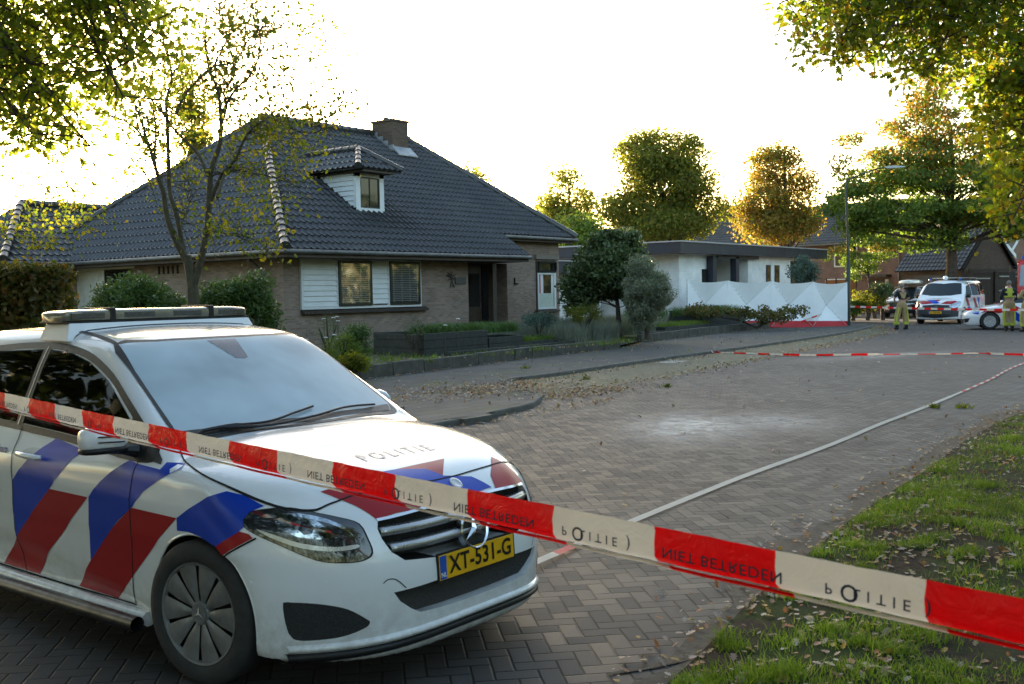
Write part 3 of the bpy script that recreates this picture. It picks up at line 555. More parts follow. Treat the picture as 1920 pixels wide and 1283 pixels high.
pd_ = MB().box(43.3, 44.15, 23.55, 23.6, .3, 2.62).build('front_door', pm('orange_brown_door', (.34, .15, .05), (.28, .12, .04), scale=5, rough=.5), wh); MB().box(43.05, 43.3, 23.54, 23.6, .3, 2.62).build('side_light', SLATE, pd_)
MB().box(41.0, 41.6, 20.86, 20.9, .6, 2.62).build('window', SLATE, wh)
MB().box(44.7, 45.2, 23.52, 23.6, 1.75, 2.1).build('letter_box', SLATE, wh)
for (pa, pb) in ((1436, 1443.5), (1452, 1460)):
    xs = [at(q, 515, 45) for q in (pa, pb)]; xs = [p.x * 20.75 / p.y for p in xs]
    w_ = MB().box(xs[0], xs[1], 20.70, 20.75, 1.0, 2.86).build('slit_window', FASC, wh); MB().box(xs[0] + .05, xs[1] - .05, 20.69, 20.70, 1.05, 2.8).build('pane', PANE, w_)
xs = [at(q, 515, 45) for q in (1482, 1520)]; xs = [p.x * 20.75 / p.y for p in xs]
w_ = MB().box(xs[0], xs[1], 20.70, 20.75, .5, 3.1).build('window', FASC, wh); MB().box(xs[0] + .08, (xs[0] + xs[1]) / 2 - .04, 20.69, 20.70, .55, 3.03).build('pane', PANE, w_); MB().box((xs[0] + xs[1]) / 2 + .04, xs[1] - .08, 20.69, 20.70, .55, 3.03).build('pane', PANE, w_)
ga = thing('garage', 'low dark grey flat-roofed garage seen behind the dark rounded bush', 'garage')
MB().box(33.6, 38.0, 24.2, 30, .1, 2.5).build('wall', BRW, ga); f = MB().box(32.9, 38.0, 23.3, 30.2, 2.5, 2.94).build('roof_fascia', FASC, ga); MB().box(32.85, 38.0, 23.25, 30.25, 2.94, 2.99).build('roof_edge_cap', CAP, f)
MB().tube([(33.9, 23.9, 2.9), (33.9, 23.9, 3.6)], .08, 10).build('flue', GUT, ga)

# ------------------------------------------------------------------ terrace and garage at the end of the street
def local(root, rz, p): root.location = (*p, 0); root.rotation_euler = (0, 0, rz)
tr = thing('terraced_house', 'two-storey red brick house row with a weathered tiled roof, behind the street trees', 'house')
# local: x along the ridge (away to the left of the picture), y towards the back
o = at(1735, 540, 66.5); tr.location = (o.x, o.y, 0); tr.rotation_euler = (0, 0, R(90 - 11))
LW = 24; m = MB(); m.box(0, LW, -7, 0, 0, 5.0); m.prism([(-7, 5.0), (0, 5.0), (-3.5, 7.3)], 'x', 0, .25); m.build('wall', BR2, tr)
th = math.atan(.70); tile_slope('roof_tiles', (LW, .5, 4.75), (-1, 0, 0), (0, -math.cos(th), math.sin(th)), LW - 2.6, 4 / math.cos(th), TILE2, tr, amp=.04, per=.24, seg=6)
m = MB(); m.add([(2.6, .45, 4.70), (LW, .45, 4.70), (LW, -7.5, 4.7), (2.6, -7.5, 4.7), (2.6, -3.5, 7.48), (LW, -3.5, 7.48)], [(0, 1, 5, 4), (2, 3, 4, 5), (3, 0, 4), (1, 2, 5), (0, 3, 2, 1)]); m.build('roof_body', TILE2, tr)
ridge('ridge_tiles', (LW, -3.5, 7.55), (2.6, -3.5, 7.55), .14, TILE2, tr, .4); MB().box(2.5, LW, .40, .52, 4.62, 4.75).build('gutter', GUT, tr)
MB().box(0, 2.7, -6, .01, 4.9, 6.1).build('parapet_wall', BR3, tr)
for (x, z, w_, h_) in ((5.6, 3.1, 1.75, 1.65), (10.5, 3.1, 1.75, 1.65), (15.5, 3.1, 1.75, 1.65), (2.35, 4.05, 1.2, .45), (6.2, .8, 1.6, 1.5), (10.8, .8, 1.8, 1.6)):
    f = MB(); f.box(x - w_ / 2, x + w_ / 2, .002, .06, z, z + .09); f.box(x - w_ / 2, x + w_ / 2, .002, .06, z + h_ - .09, z + h_); f.box(x - w_ / 2, x - w_ / 2 + .09, .002, .06, z + .09, z + h_ - .09); f.box(x + w_ / 2 - .09, x + w_ / 2, .002, .06, z + .09, z + h_ - .09); f.box(x - .04, x + .04, .002, .055, z + .09, z + h_ - .09)
    f = f.build('window', WHITE2, tr); MB().box(x - w_ / 2 + .09, x + w_ / 2 - .09, .001, .03, z + .09, z + h_ - .09).build('pane', PANE, f)
d_ = MB().box(2.8, 3.9, .0, .05, .1, 2.2).build('front_door', DOORW, tr); MB().box(2.5, 2.75, .0, .05, .1, 2.2).build('side_light', WHITE2, tr); MB().box(2.3, 4.4, .0, .7, 2.35, 2.5).build('porch_canopy', SOFF, tr)
MB().tube([(1.72, .08, .1), (1.72, .08, 4.7)], .05, 8).build('downpipe', GUT, tr)
for x in (8.4, 18): c_ = MB().box(x - .5, x + .5, -3.9, -3.1, 7.0, 8.2).build('chimney', BR3, tr); MB().box(x - .56, x + .56, -3.96, -3.04, 8.2, 8.3).build('chimney_cap', SOFF, c_)
g2 = thing('brick_garage', 'brown brick garage with a steep dark tiled gable roof, behind the police van', 'garage')
o = at(1803, 540, 62); g2.location = (o.x, o.y, 0); g2.rotation_euler = (0, 0, R(-18))
# local x along the gable, y along the eaves
GW, GL, ZE, ZA = 5.6, 4.1, 2.85, 5.55
m = MB(); m.box(0, GW, 0, .25, .0, ZE); m.prism([(0, ZE), (GW, ZE), (GW / 2, ZA)], 'y', 0, .25); m.box(0, .25, .25, GL, 0, ZE); m.box(GW - .25, GW, .25, GL, 0, ZE); m.box(.25, GW - .25, GL - .25, GL, 0, ZE); m.build('wall', BR3, g2)
th = math.atan((ZA - ZE) / (GW / 2)); sl_ = GW / 2 / math.cos(th) + .35
tile_slope('roof_tiles', (-.25, GL + .3, ZE - .2), (0, -1, 0), (math.cos(th), 0, math.sin(th)), GL + .5, sl_, TILE, g2, per=.25, seg=6, amp=.04)
tile_slope('roof_tiles', (GW + .25, -.2, ZE - .2), (0, 1, 0), (-math.cos(th), 0, math.sin(th)), GL + .5, sl_, TILE, g2, per=.25, seg=6, amp=.04)
m = MB(); zb = ZE - .26; zt_ = ZE - .26 + (GW / 2 + .25) * math.tan(th)
for (s, x0_) in ((1, -.25), (-1, GW + .25)): m.hexa([(x0_, -.2, zb), (x0_, GL + .3, zb), (GW / 2, GL + .3, zt_), (GW / 2, -.2, zt_)], [(x0_, -.2, zb + .05), (x0_, GL + .3, zb + .05), (GW / 2, GL + .3, zt_ + .05), (GW / 2, -.2, zt_ + .05)])
m.build('roof_boards', SLATE, g2)
m = MB()
for x0_ in (-.25, GW + .25): m.hexa([(x0_, -.26, zb - .12), (x0_, -.2, zb - .12), (GW / 2, -.2, zt_ - .12), (GW / 2, -.26, zt_ - .12)], [(x0_, -.26, zb + .12), (x0_, -.2, zb + .12), (GW / 2, -.2, zt_ + .12), (GW / 2, -.26, zt_ + .12)])
m.build('barge_board', SLATE, g2)
MB().box(-.02, .0, .3, 2.9, 0, 2.35).build('garage_door', FASC, g2)
MB().tube([(-.12, GL + .1, ZE - .3), (-.06, GL + .05, 0)], .05, 8).build('downpipe', GUT, g2)
# timber gate structure beside the garage
fn = thing('timber_fence', 'brown timber gate and fence with pale rails between garage and fire engine', 'fence'); fn.location = g2.location; fn.rotation_euler = g2.rotation_euler
WB = pm('brown_fence_boards', (.05, .036, .026), (.032, .024, .018), scale=8, rough=.8)
m = MB()
for k in range(40): m.box(.1 + k * .14, .23 + k * .14, -.5, -.47, .05, 2.35 + .02 * (k % 2))
m.build('boards', WB, fn); m = MB()
for x in (0, 2.6, 5.2, 5.75): m.box(x - .06, x + .06, -.62, -.5, 0, 2.6)
m.box(-.1, 5.8, -.64, -.5, 2.5, 2.66); m.build('posts', WB, fn)
for bx_ in ((3.1, 5.1, -.56, -.50, 2.16, 2.24), (.5, 2.1, -.56, -.5, 2.05, 2.13), (3.1, 5.1, -.56, -.50, 1.3, 1.38)): MB().box(*bx_).build('rail', pm('pale_rail', (.35, .34, .30), rough=.7), fn)
fb = thing('timber_fence', 'orange brown timber panel fence between the white bungalow and the brick row', 'fence')
m = MB()
o1, o2 = at(1548, 540, 60), at(1605, 540, 60)
for k in range(30):
    p = o1.lerp(o2, k / 30); q = o1.lerp(o2, (k + .93) / 30); m.hexa([(p.x, p.y, 0), (q.x, q.y, 0), (q.x + .03, q.y + .03, 0), (p.x + .03, p.y + .03, 0)], [(p.x, p.y, 2.15), (q.x, q.y, 2.15), (q.x + .03, q.y + .03, 2.15), (p.x + .03, p.y + .03, 2.15)])
m.build('boards', pm('orange_brown_boards', (.28, .12, .05), (.20, .085, .035), scale=4, rough=.7), fb)
m = MB()
for t in (0, .33, .66, 1): p = o1.lerp(o2, t); m.box(p.x - .06, p.x + .02, p.y - .06, p.y - .01, 0, 2.25)
m.build('posts', WB, fb)
def gable_house(label, px, depth, rz, W, L, ze, za, wallm, tilem, name='gabled_house', wins=()):
    r = thing(name, label, 'house'); o = at(px, 540, depth); r.location = (o.x, o.y, 0); r.rotation_euler = (0, 0, rz)
    m = MB(); m.box(0, W, 0, L, 0, ze); m.prism([(0, ze), (W, ze), (W / 2, za)], 'y', 0, .3); m.build('wall', wallm, r)
    th = math.atan((za - ze) / (W / 2)); m = MB(); zb = ze - .35 * math.tan(th)
    for x0_ in (-.35, W + .35): m.hexa([(x0_, -.4, zb), (x0_, L + .3, zb), (W / 2, L + .3, za), (W / 2, -.4, za)], [(x0_, -.4, zb + .15), (x0_, L + .3, zb + .15), (W / 2, L + .3, za + .18), (W / 2, -.4, za + .18)])
    m.build('roof', tilem, r)
    m = MB()
    for x0_ in (-.35, W + .35): m.hexa([(x0_, -.47, zb - .22), (x0_, -.4, zb - .22), (W / 2, -.4, za - .22), (W / 2, -.47, za - .22)], [(x0_, -.47, zb + .1), (x0_, -.4, zb + .1), (W / 2, -.4, za + .1), (W / 2, -.47, za + .1)])
    m.build('barge_board', WHITE, r)
    for (x, z, w_, h_) in wins: MB().box(x, x + w_, -.03, 0, z, z + h_).build('window', SLATE, r)
    return r
gable_house('pale yellow house with grey roof and white gable trim, behind the steep garage roof', 1762, 84, R(-30), 7.5, 9, 4.4, 8.0, BR4, TILE2, wins=((5.0, 2.6, .35, 1.5), (6.2, 2.6, .35, 1.5)))
gable_house('red brick house with grey roof at the right edge, behind the fire engine', 1893, 96, R(-20), 8, 10, 5.2, 9.2, BR2, TILE2)
# ------------------------------------------------------------------ car bodies as implicit surfaces
def smax(a, b, k): h = np.clip(.5 + .5 * (a - b) / k, 0, 1); return b + (a - b) * h + k * h * (1 - h)
def smin(a, b, k): return -smax(-a, -b, k)
def spl(x, xs, ys):
    """smooth interpolation (monotone-ish cubic hermite)"""
    xs = np.asarray(xs, float); ys = np.asarray(ys, float)
    d = np.gradient(ys, xs); i = np.clip(np.searchsorted(xs, x) - 1, 0, len(xs) - 2)
    h = xs[i + 1] - xs[i]; t = np.clip((x - xs[i]) / h, 0, 1); t2 = t * t; t3 = t2 * t
    return ys[i] * (2 * t3 - 3 * t2 + 1) + h * d[i] * (t3 - 2 * t2 + t) + ys[i + 1] * (-2 * t3 + 3 * t2) + h * d[i + 1] * (t3 - t2)
NEAR = dict(crease=1,
    side=([.12, .20, .30, .42, .56, .70, .80, .90, 1.0, 1.1], [.80, .848, .866, .874, .886, .893, .892, .884, .868, .84]),
    taper=([-3.6, -2.9, -2.0, -1.2, -.3, .2, .7], [.93, .985, 1, 1, 1, .985, .96]),
    nose=([.12, .20, .30, .42, .55, .66, .76, .84, .92, 1.0], [.80, .845, .862, .872, .866, .838, .79, .70, .55, .2]), nk=.60, npow=4.0,
    tail=([.12, .2, .35, .6, .8, 1.0, 1.15], [3.38, 3.45, 3.49, 3.49, 3.44, 3.38, 3.3]), tk=.30,
    hood=([-3.6, -3.0, -2.0, -1.2, -.6, -.3, 0, .3, .55, .75, .9], [1.02, 1.06, 1.05, 1.04, 1.06, 1.055, 1.035, .985, .925, .86, .80]), hk=.115, hpow=3.0,
    bottom=.17,
    gside=([.8, .95, 1.05, 1.15, 1.25, 1.35, 1.45, 1.55, 1.6], [.885, .855, .815, .775, .732, .688, .635, .57, .53]),
    roof=([-3.6, -3.2, -2.8, -2.3, -1.8, -1.4, -1.1, -.8, -.3], [1.40, 1.48, 1.53, 1.563, 1.572, 1.560, 1.525, 1.47, 1.36]), rk=.028,
    ws=(-.27, 1.06, .606, .19), rear=(-3.40, 1.0, 1.25, .10), ublend=.025)
def car_f(P, c):
    x, y, z = P[..., 0], np.abs(P[..., 1]), P[..., 2]
    wd = spl(z, *c['side']) * spl(x, *c['taper'])
    if 'crease' in c:
        fd = np.clip((x + 2.25) / .3, 0, 1) * np.clip((-.38 - x) / .2, 0, 1); zl = .335 + .125 * (-x - .6); wd = wd - .022 * fd * np.clip((zl - z) / .10, 0, 1) * np.clip((z - .1) / .1, 0, 1)
        zt = .775 + .035 * (-x - .4); f2 = np.clip((.15 - x) / .5, 0, 1) * np.clip((x + 3.2) / .4, 0, 1); wd = wd + .009 * f2 * np.exp(-np.abs(z - zt) / .035)
    side = y - wd
    yn = y / .9
    nose = (x - spl(z, *c['nose']) + c['nk'] * yn ** c['npow']) * .75
    tail = (-x - spl(z, *c['tail']) + c['tk'] * yn ** 4) * .8
    hood = (z - spl(x, *c['hood']) + c['hk'] * yn ** c['hpow']) * .9
    low = smax(smax(side, hood, .05), smax(nose, tail, .02), .035)
    low = smax(low, c['bottom'] - z, .03)
    gs = (y - spl(z, *c['gside']) * (1 - .05 * np.clip((-x - 2.2) / 1.2, 0, 1) ** 2)) * .9
    roof = z - spl(x, *c['roof']) + c['rk'] * (y / .6) ** 2.5
    x0, z0, sl, kk = c['ws']; ws = ((z - z0) + sl * (x - x0 + kk * y * y)) / math.sqrt(1 + sl * sl)
    x1, z1, s1, k1 = c['rear']; rr = ((z - z1) - s1 * (x - x1 - k1 * y * y)) / math.sqrt(1 + s1 * s1)
    cab = smax(smax(gs, roof, .05), smax(ws, rr, .03), .045)
    cab = smax(cab, .6 - z, .02)
    return smin(low, cab, c['ublend'])
def car_march(O, D, c, t0=0., t1=3., step=.02, inside=False):
    """first crossing along rays; outside->in unless inside"""
    O = np.asarray(O, float); D = np.asarray(D, float); n = len(O); t = np.full(n, t0); hit = np.zeros(n, bool); lo = t.copy()
    sg = -1 if inside else 1
    ts = np.arange(t0, t1, step); prev = np.full(n, t0); res = np.full(n, np.nan)
    alive = np.ones(n, bool)
    for s in ts[1:]:
        idx = np.where(alive)[0]
        if not len(idx): break
        v = car_f(O[idx] + D[idx] * s, c) * sg
        h = idx[v < 0]; a = np.full(len(h), s - step); b = np.full(len(h), s)
        for _ in range(14):
            mid = (a + b) / 2; vv = car_f(O[h] + D[h] * mid[:, None], c) * sg; neg = vv < 0
            b = np.where(neg, mid, b); a = np.where(neg, a, mid)
        res[h] = b; alive[h] = False
    return res
def car_norm(P, c, e=.004):
    g = np.stack([car_f(P + np.eye(3)[i] * e, c) - car_f(P - np.eye(3)[i] * e, c) for i in range(3)], -1)
    return g / np.linalg.norm(g, axis=-1, keepdims=True)
def car_shell(c, nsec=200, dx=.025, xa=-2.95, xb=.25, zc=.6, nf=36):
    th = np.linspace(0, 2 * np.pi, nsec, endpoint=False)
    cols = [(xb, a) for a in np.linspace(np.pi / 2 - .006, 0, nf)[:-1]] + [(x, 0) for x in np.arange(xb, xa, -dx)] + [(xa, -a) for a in np.linspace(0, np.pi / 2 - .006, nf)]
    O = []; D = []
    for (x, a) in cols:
        O += [(x, 0, zc)] * nsec
        D.append(np.stack([np.full(nsec, math.sin(a)), math.cos(a) * np.cos(th), math.cos(a) * np.sin(th)], -1))
    O = np.array(O, float); D = np.concatenate(D)
    t = car_march(O, D, c, 0, 2.5, .03, inside=True); t = np.where(np.isnan(t), .3, t)
    V = O + D * t[:, None]; n = len(cols)
    i = np.arange(n - 1)[:, None] * nsec; j = np.arange(nsec)[None]; jn = (j + 1) % nsec
    Fq = np.stack([i + j, i + jn, i + nsec + jn, i + nsec + j], -1).reshape(-1, 4)
    return V, [tuple(f) for f in Fq.tolist()] + [tuple(range(nsec)), tuple(range((n - 1) * nsec, n * nsec))]
def cdt_fill(poly, h):
    poly = np.asarray(poly, float); seg = []
    for k in range(len(poly)):
        a, b = poly[k], poly[(k + 1) % len(poly)]; m_ = max(1, int(np.linalg.norm(b - a) / h))
        for q in range(m_): seg.append(a + (b - a) * q / m_)
    seg = np.array(seg); lo, hi = seg.min(0), seg.max(0)
    gx, gy = np.meshgrid(np.arange(lo[0] + h / 2, hi[0], h), np.arange(lo[1] + h / 2, hi[1], h)); g = np.stack([gx.ravel(), gy.ravel()], -1)
    x, y = g[:, 0], g[:, 1]; ins = np.zeros(len(g), bool); n = len(seg)
    for k in range(n):
        (x1, y1), (x2, y2) = seg[k], seg[(k + 1) % n]
        with np.errstate(divide='ignore', invalid='ignore'):
            ins ^= ((y1 > y) != (y2 > y)) & (x < (x2 - x1) * (y - y1) / (y2 - y1 + 1e-12) + x1)
    g = g[ins]
    if len(g):
        d = np.full(len(g), 9.)
        for k in range(0, n): d = np.minimum(d, np.hypot(g[:, 0] - seg[k, 0], g[:, 1] - seg[k, 1]))
        g = g[d > h * .45]
    pts = [Vector(p) for p in seg] + [Vector(p) for p in g]
    vo, eo, fo, *_ = delaunay_2d_cdt(pts, [(k, (k + 1) % n) for k in range(n)], [list(range(n))], 1, 1e-6)
    return np.array([v[:] for v in vo]), [tuple(f) for f in fo]
def on_car(ab, view, c, off=.002):
    """2D points to the skin. view: 'R' right side (x,z), 'L' left, 'F' front (y,z), 'T' top (x,y), 'B' back (y,z)"""
    a, b = ab[:, 0], ab[:, 1]; o = np.ones(len(ab))
    if view == 'R': O = np.stack([a, -1.3 * o, b], -1); D = (0, 1, 0)
    if view == 'L': O = np.stack([a, 1.3 * o, b], -1); D = (0, -1, 0)
    if view == 'F': O = np.stack([1.4 * o, a, b], -1); D = (-1, 0, 0)
    if view == 'B': O = np.stack([-6.5 * o, a, b], -1); D = (1, 0, 0)
    if view == 'T': O = np.stack([a, b, 2.4 * o], -1); D = (0, 0, -1)
    D = np.tile(np.array(D, float), (len(ab), 1)); t = car_march(O, D, c, 0, 3.4, .03)
    bad = np.isnan(t)
    if bad.any(): t[bad] = np.nanmedian(t)
    P = O + D * t[:, None]; return P + car_norm(P, c) * off
def skin(name, poly, view, mat, parent, c, off=.002, h=.03, smooth_n=0, thick=0):
    if smooth_n: poly = catmull(poly, smooth_n)
    ab, fs = cdt_fill(poly, h); V = on_car(ab, view, c, off)
    o = npmesh(name, V, fs, mat, parent, True)
    bm = bmesh.new(); bm.from_mesh(o.data); bmesh.ops.recalc_face_normals(bm, faces=bm.faces)
    s = sum(((np.array(f.normal[:]) @ car_norm(np.array(f.calc_center_median()[:])[None], c)[0]) for f in list(bm.faces)[:20]))
    if s < 0: bmesh.ops.reverse_faces(bm, faces=bm.faces)
    bm.to_mesh(o.data); bm.free()
    if thick:
        md = o.modifiers.new('s', 'SOLIDIFY'); md.thickness = thick; md.offset = 1
    return o
def strip(name, line, view, width, mat, parent, c, off=.003, closed=False, smooth_n=4):
    """thin line (panel gap, seal) lying on the skin"""
    P = catmull(line, smooth_n, closed) if smooth_n else np.array(line, float)
    if closed: P = np.vstack([P, P[:1]])
    out = [P[0]]
    for a, b in zip(P[:-1], P[1:]):
        m_ = max(1, int(np.linalg.norm(b - a) / .03)); out += [a + (b - a) * (q + 1) / m_ for q in range(m_)]
    P = np.array(out); d = np.gradient(P, axis=0); d /= np.linalg.norm(d, axis=1, keepdims=True) + 1e-9; nn = np.stack([-d[:, 1], d[:, 0]], -1)
    W = (width if np.ndim(width) else np.full(len(P), width))[:, None] / 2
    V = np.vstack([on_car(P + nn * W, view, c, off), on_car(P - nn * W, view, c, off)]); n = len(P)
    return npmesh(name, V, [(i, i + 1, n + i + 1, n + i) for i in range(n - 1)], mat, parent, True)
def mirror_obj(o, name=None):
    me = o.data.copy(); bm = bmesh.new(); bm.from_mesh(me); bmesh.ops.scale(bm, vec=(1, -1, 1), verts=bm.verts); bmesh.ops.reverse_faces(bm, faces=bm.faces); bm.to_mesh(me); bm.free()
    c = o.copy(); c.data = me; C.objects.link(c); c.parent = o.parent; return c
def boolean_cut(o, cutter):
    for q in (o, cutter):
        bm = bmesh.new(); bm.from_mesh(q.data); bmesh.ops.remove_doubles(bm, verts=bm.verts, dist=1e-5); bmesh.ops.recalc_face_normals(bm, faces=bm.faces); bm.to_mesh(q.data); bm.free()
    md = o.modifiers.new('c', 'BOOLEAN'); md.object = cutter; md.operation = 'DIFFERENCE'; md.solver = 'EXACT'
    dg = bpy.context.evaluated_depsgraph_get(); me = bpy.data.meshes.new_from_object(o.evaluated_get(dg)); o.modifiers.clear()
    o.data = me; bpy.data.objects.remove(cutter); return o
# ------------------------------------------------------------------ vehicle materials
PAINT = pm('white_car_paint', (.80, .81, .82), (.78, .79, .80), scale=3, rough=.25, coat=1, rvar=.02)
def _dirt(m):      # road film and splashes low on the body
    n = NB(m.node_tree); b = m.node_tree.nodes['Principled BSDF']; o = n.obj(); z = n.sep(o)[2]
    f = n.m('MULTIPLY', n.ramp(z, .20, .50, .55, 0), n.ramp(n.noise(o, 16, 6, .7), .35, .65, .1, 1), clamp=True); f = n.m('MULTIPLY', f, n.m('GREATER_THAN', z, .12)); n.put(b.inputs['Base Color'], n.mix(f, b.inputs['Base Color'].links[0].from_socket, (.30, .27, .23)))
_dirt(PAINT)
BLACKPL = pm('black_plastic', (.012, .012, .013), rough=.45, scale=20)
MESHBLK = pm('black_grille_mesh', (.012, .012, .013), (.03, .03, .03), rough=.55, scale=120, bump=.8, bscale=150)
GLASSD = pm('tinted_car_glass', (.008, .010, .012), (.008, .010, .012), rough=.03, spec=.6, rvar=.01)
WSGLASS = pm('windscreen_glass', (.13, .175, .205), (.09, .125, .15), scale=1.2, rough=.16, spec=1.0, coat=1, rvar=.04)
RUBBER = pm('tyre_rubber', (.022, .022, .022), (.032, .031, .030), rough=.8, bump=.15, bscale=120)
HUBCAP = pm('grey_hubcap_plastic', (.20, .20, .20), (.14, .14, .13), scale=10, rough=.42, metal=.3)
SILVER = pm('silver_trim', (.50, .50, .50), (.42, .42, .42), rough=.3, metal=.8)
CHROME = pm('chrome', (.75, .76, .78), rough=.12, metal=1)
STEEL = pm('brushed_steel_tube', (.11, .107, .105), (.07, .068, .065), rough=.40, metal=1, scale=14)
BLUE = pm('reflective_blue_film', (.004, .050, .44), (.004, .045, .40), scale=2, rough=.34, coat=.12, spec=.35, rvar=.02)
RED = pm('reflective_red_film', (.36, .008, .012), (.33, .007, .010), scale=2, rough=.34, coat=.12, spec=.35, rvar=.02)
BLUE2 = pm('dark_blue_lettering', (.02, .04, .22), rough=.35)
GREYF = pm('grey_lettering', (.40, .42, .52), rough=.35)
YELLOW = pm('yellow_plate', (.78, .42, .012), (.72, .38, .012), rough=.35)
PLBLUE = pm('plate_blue', (.02, .10, .45), rough=.35)
BLACK = pm('black_print', (.008, .008, .008), rough=.4)
GAP = pm('dark_panel_gap', (.004, .004, .004), rough=.8)
LENS = pm('clear_smoked_lens', (.20, .19, .15), (.12, .115, .095), scale=5, rough=.16, coat=.8, spec=.8)
LAMPD = pm('headlamp_dark_housing', (.014, .015, .016), (.03, .03, .03), rough=.10, coat=1, scale=20)
LAMPB = pm('headlamp_reflector', (.55, .58, .60), (.18, .20, .22), scale=35, rough=.08, metal=1, coat=1)
ORANGE = pm('amber_lens', (.6, .22, .05), rough=.2, coat=.6)
REDL = pm('red_lamp_lens', (.4, .01, .01), rough=.15, coat=.8)

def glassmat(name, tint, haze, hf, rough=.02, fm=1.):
    """car glass: clear tinted pane with a sharp surface reflection and, a thin pale film for dew and painted sky reflection"""
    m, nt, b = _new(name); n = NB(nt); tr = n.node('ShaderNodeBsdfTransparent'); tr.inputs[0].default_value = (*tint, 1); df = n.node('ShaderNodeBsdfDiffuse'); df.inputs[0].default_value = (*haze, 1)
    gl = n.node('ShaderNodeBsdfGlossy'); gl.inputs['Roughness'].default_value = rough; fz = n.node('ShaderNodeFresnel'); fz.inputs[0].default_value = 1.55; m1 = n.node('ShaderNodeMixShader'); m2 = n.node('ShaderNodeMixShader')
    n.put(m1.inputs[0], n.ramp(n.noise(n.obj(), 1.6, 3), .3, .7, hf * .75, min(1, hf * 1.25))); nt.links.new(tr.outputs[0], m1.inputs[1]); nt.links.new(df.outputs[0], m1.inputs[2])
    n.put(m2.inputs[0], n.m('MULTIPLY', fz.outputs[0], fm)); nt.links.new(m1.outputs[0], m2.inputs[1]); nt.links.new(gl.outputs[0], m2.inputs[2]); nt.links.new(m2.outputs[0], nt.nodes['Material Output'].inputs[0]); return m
SIDEGL = glassmat('tinted_side_glass', (.10, .11, .11), (.02, .02, .02), .05, .02, .45); WSCLEAR = glassmat('dew_and_sky_windscreen', (.60, .66, .68), (.72, .88, .97), .50, .03)  # windscreen haze: dew, with sky reflection put into its colour
def wheel(parent, loc, rad=.316, wid=.205, steer=0, rim=.225, side=-1, spokes=10, cap_mat=None, hub_r=.034, star=False, slots=True):
    """tyre with a covered rim; outside of the wheel faces side (-1: right, +1: left)"""
    wr = bpy.data.objects.new('wheel', None); C.objects.link(wr); wr.parent = parent; wr.location = loc; wr.rotation_euler = (0, 0, steer); wr.empty_display_size = .1
    h = wid / 2; s = side; prof = [(-h, rim), (-h * 1.02, rad * .85), (-h * .93, rad * .955), (-h * .75, rad), (0, rad * 1.003), (h * .75, rad), (h * .93, rad * .955), (h * 1.02, rad * .85), (h, rim + .012), (h * .90, rim)]
    t = MB(); t.lathe((0, 0, 0), (0, s, 0), prof, 48, close=True)
    for k in range(-2, 3): pass
    t.build('tyre', RUBBER, wr, True)
    MB().lathe((0, 0, 0), (0, s, 0), [(-h * .9, rim * .95), (h * .35, rim * .99), (h * .36, .01)], 40).build('rim_back', BLACK, wr, True)
    m = MB(); cm = cap_mat or HUBCAP
    m.lathe((0, 0, 0), (0, s, 0), [(h * .80, rim * .93), (h * .95, rim * .955), (h * .97, rim * 1.0), (h * .88, rim * 1.01)], 48, close=True)
    m.lathe((0, 0, 0), (0, s, 0), [(h * .5, .06), (h * .80, .055), (h * .86, .048), (h * .87, .0)], 32, close=True)
    n = spokes
    for k in range(n):      # petals widening outwards with dark slots between them
        a = 2 * math.pi * k / n
        for (r0, r1, w0, w1, e0, e1) in ((.048, .10, .34, .42, .84, .90), (.10, rim * .6, .42, .44, .90, .93), (rim * .6, rim * .95, .44, .42, .93, .95)):
            vs = []
            for (r, w_, e) in ((r0, w0, e0), (r1, w1, e1)):
                for q in (-1, -.5, 0, .5, 1):
                    aa = a + q * w_ * 2 * math.pi / n
                    vs.append((r * math.cos(aa), s * (h * e - abs(q) ** 2 * .006), r * math.sin(aa)))
            m.add(vs, [(i, i + 1, 6 + i, 5 + i) for i in range(4)])
    cp = m.build('hubcap', cm, wr, True)
    MB().lathe((0, s * h * .87, 0), (0, s, 0), [(0, hub_r * 1.25), (.004, hub_r * 1.25), (.004, hub_r), (.0025, hub_r), (.0025, .0)], 28).build('cap_badge', cm, cp, True)
    if star:
        q = MB()
        for k in range(3):
            a = math.pi / 2 + k * 2 * math.pi / 3
            q.tube([(0, s * (h * .87 + .005), 0), (hub_r * .85 * math.cos(a), s * (h * .87 + .004), hub_r * .85 * math.sin(a))], [.005, .001], 6)
        q.build('star', SILVER, cp)
    return wr
def number_plate(parent, loc, rot, txt, w=.52, h=.11, detail=True):
    r = MB().box(0, .006, -w / 2, w / 2, -h / 2, h / 2).build('number_plate', YELLOW, parent, bevel=.003); r.location = loc; r.rotation_euler = rot
    MB().box(.006, .0075, -w / 2 + .004, -w / 2 + .045, -h / 2 + .004, h / 2 - .004).build('blue_band', PLBLUE, r)
    V, Fs = text_mesh(txt, h * .98, .0022, 1.05); o = npmesh('lettering', np.stack([V[:, 2] * 0 + .0085, V[:, 0] * .92 + .022, V[:, 1]], -1), Fs, BLACK, r)
    if detail:
        V, Fs = text_mesh('NL', .028, .0006); npmesh('country_code', np.stack([V[:, 2] * 0 + .009, V[:, 0] - w / 2 + .024, V[:, 1] - .032], -1), Fs, PAINT, r)
        m = MB(); m.box(-.006, .004, -w / 2 - .008, w / 2 + .008, -h / 2 - .008, h / 2 + .008); m.build('plate_frame', BLACKPL, r)
    return r
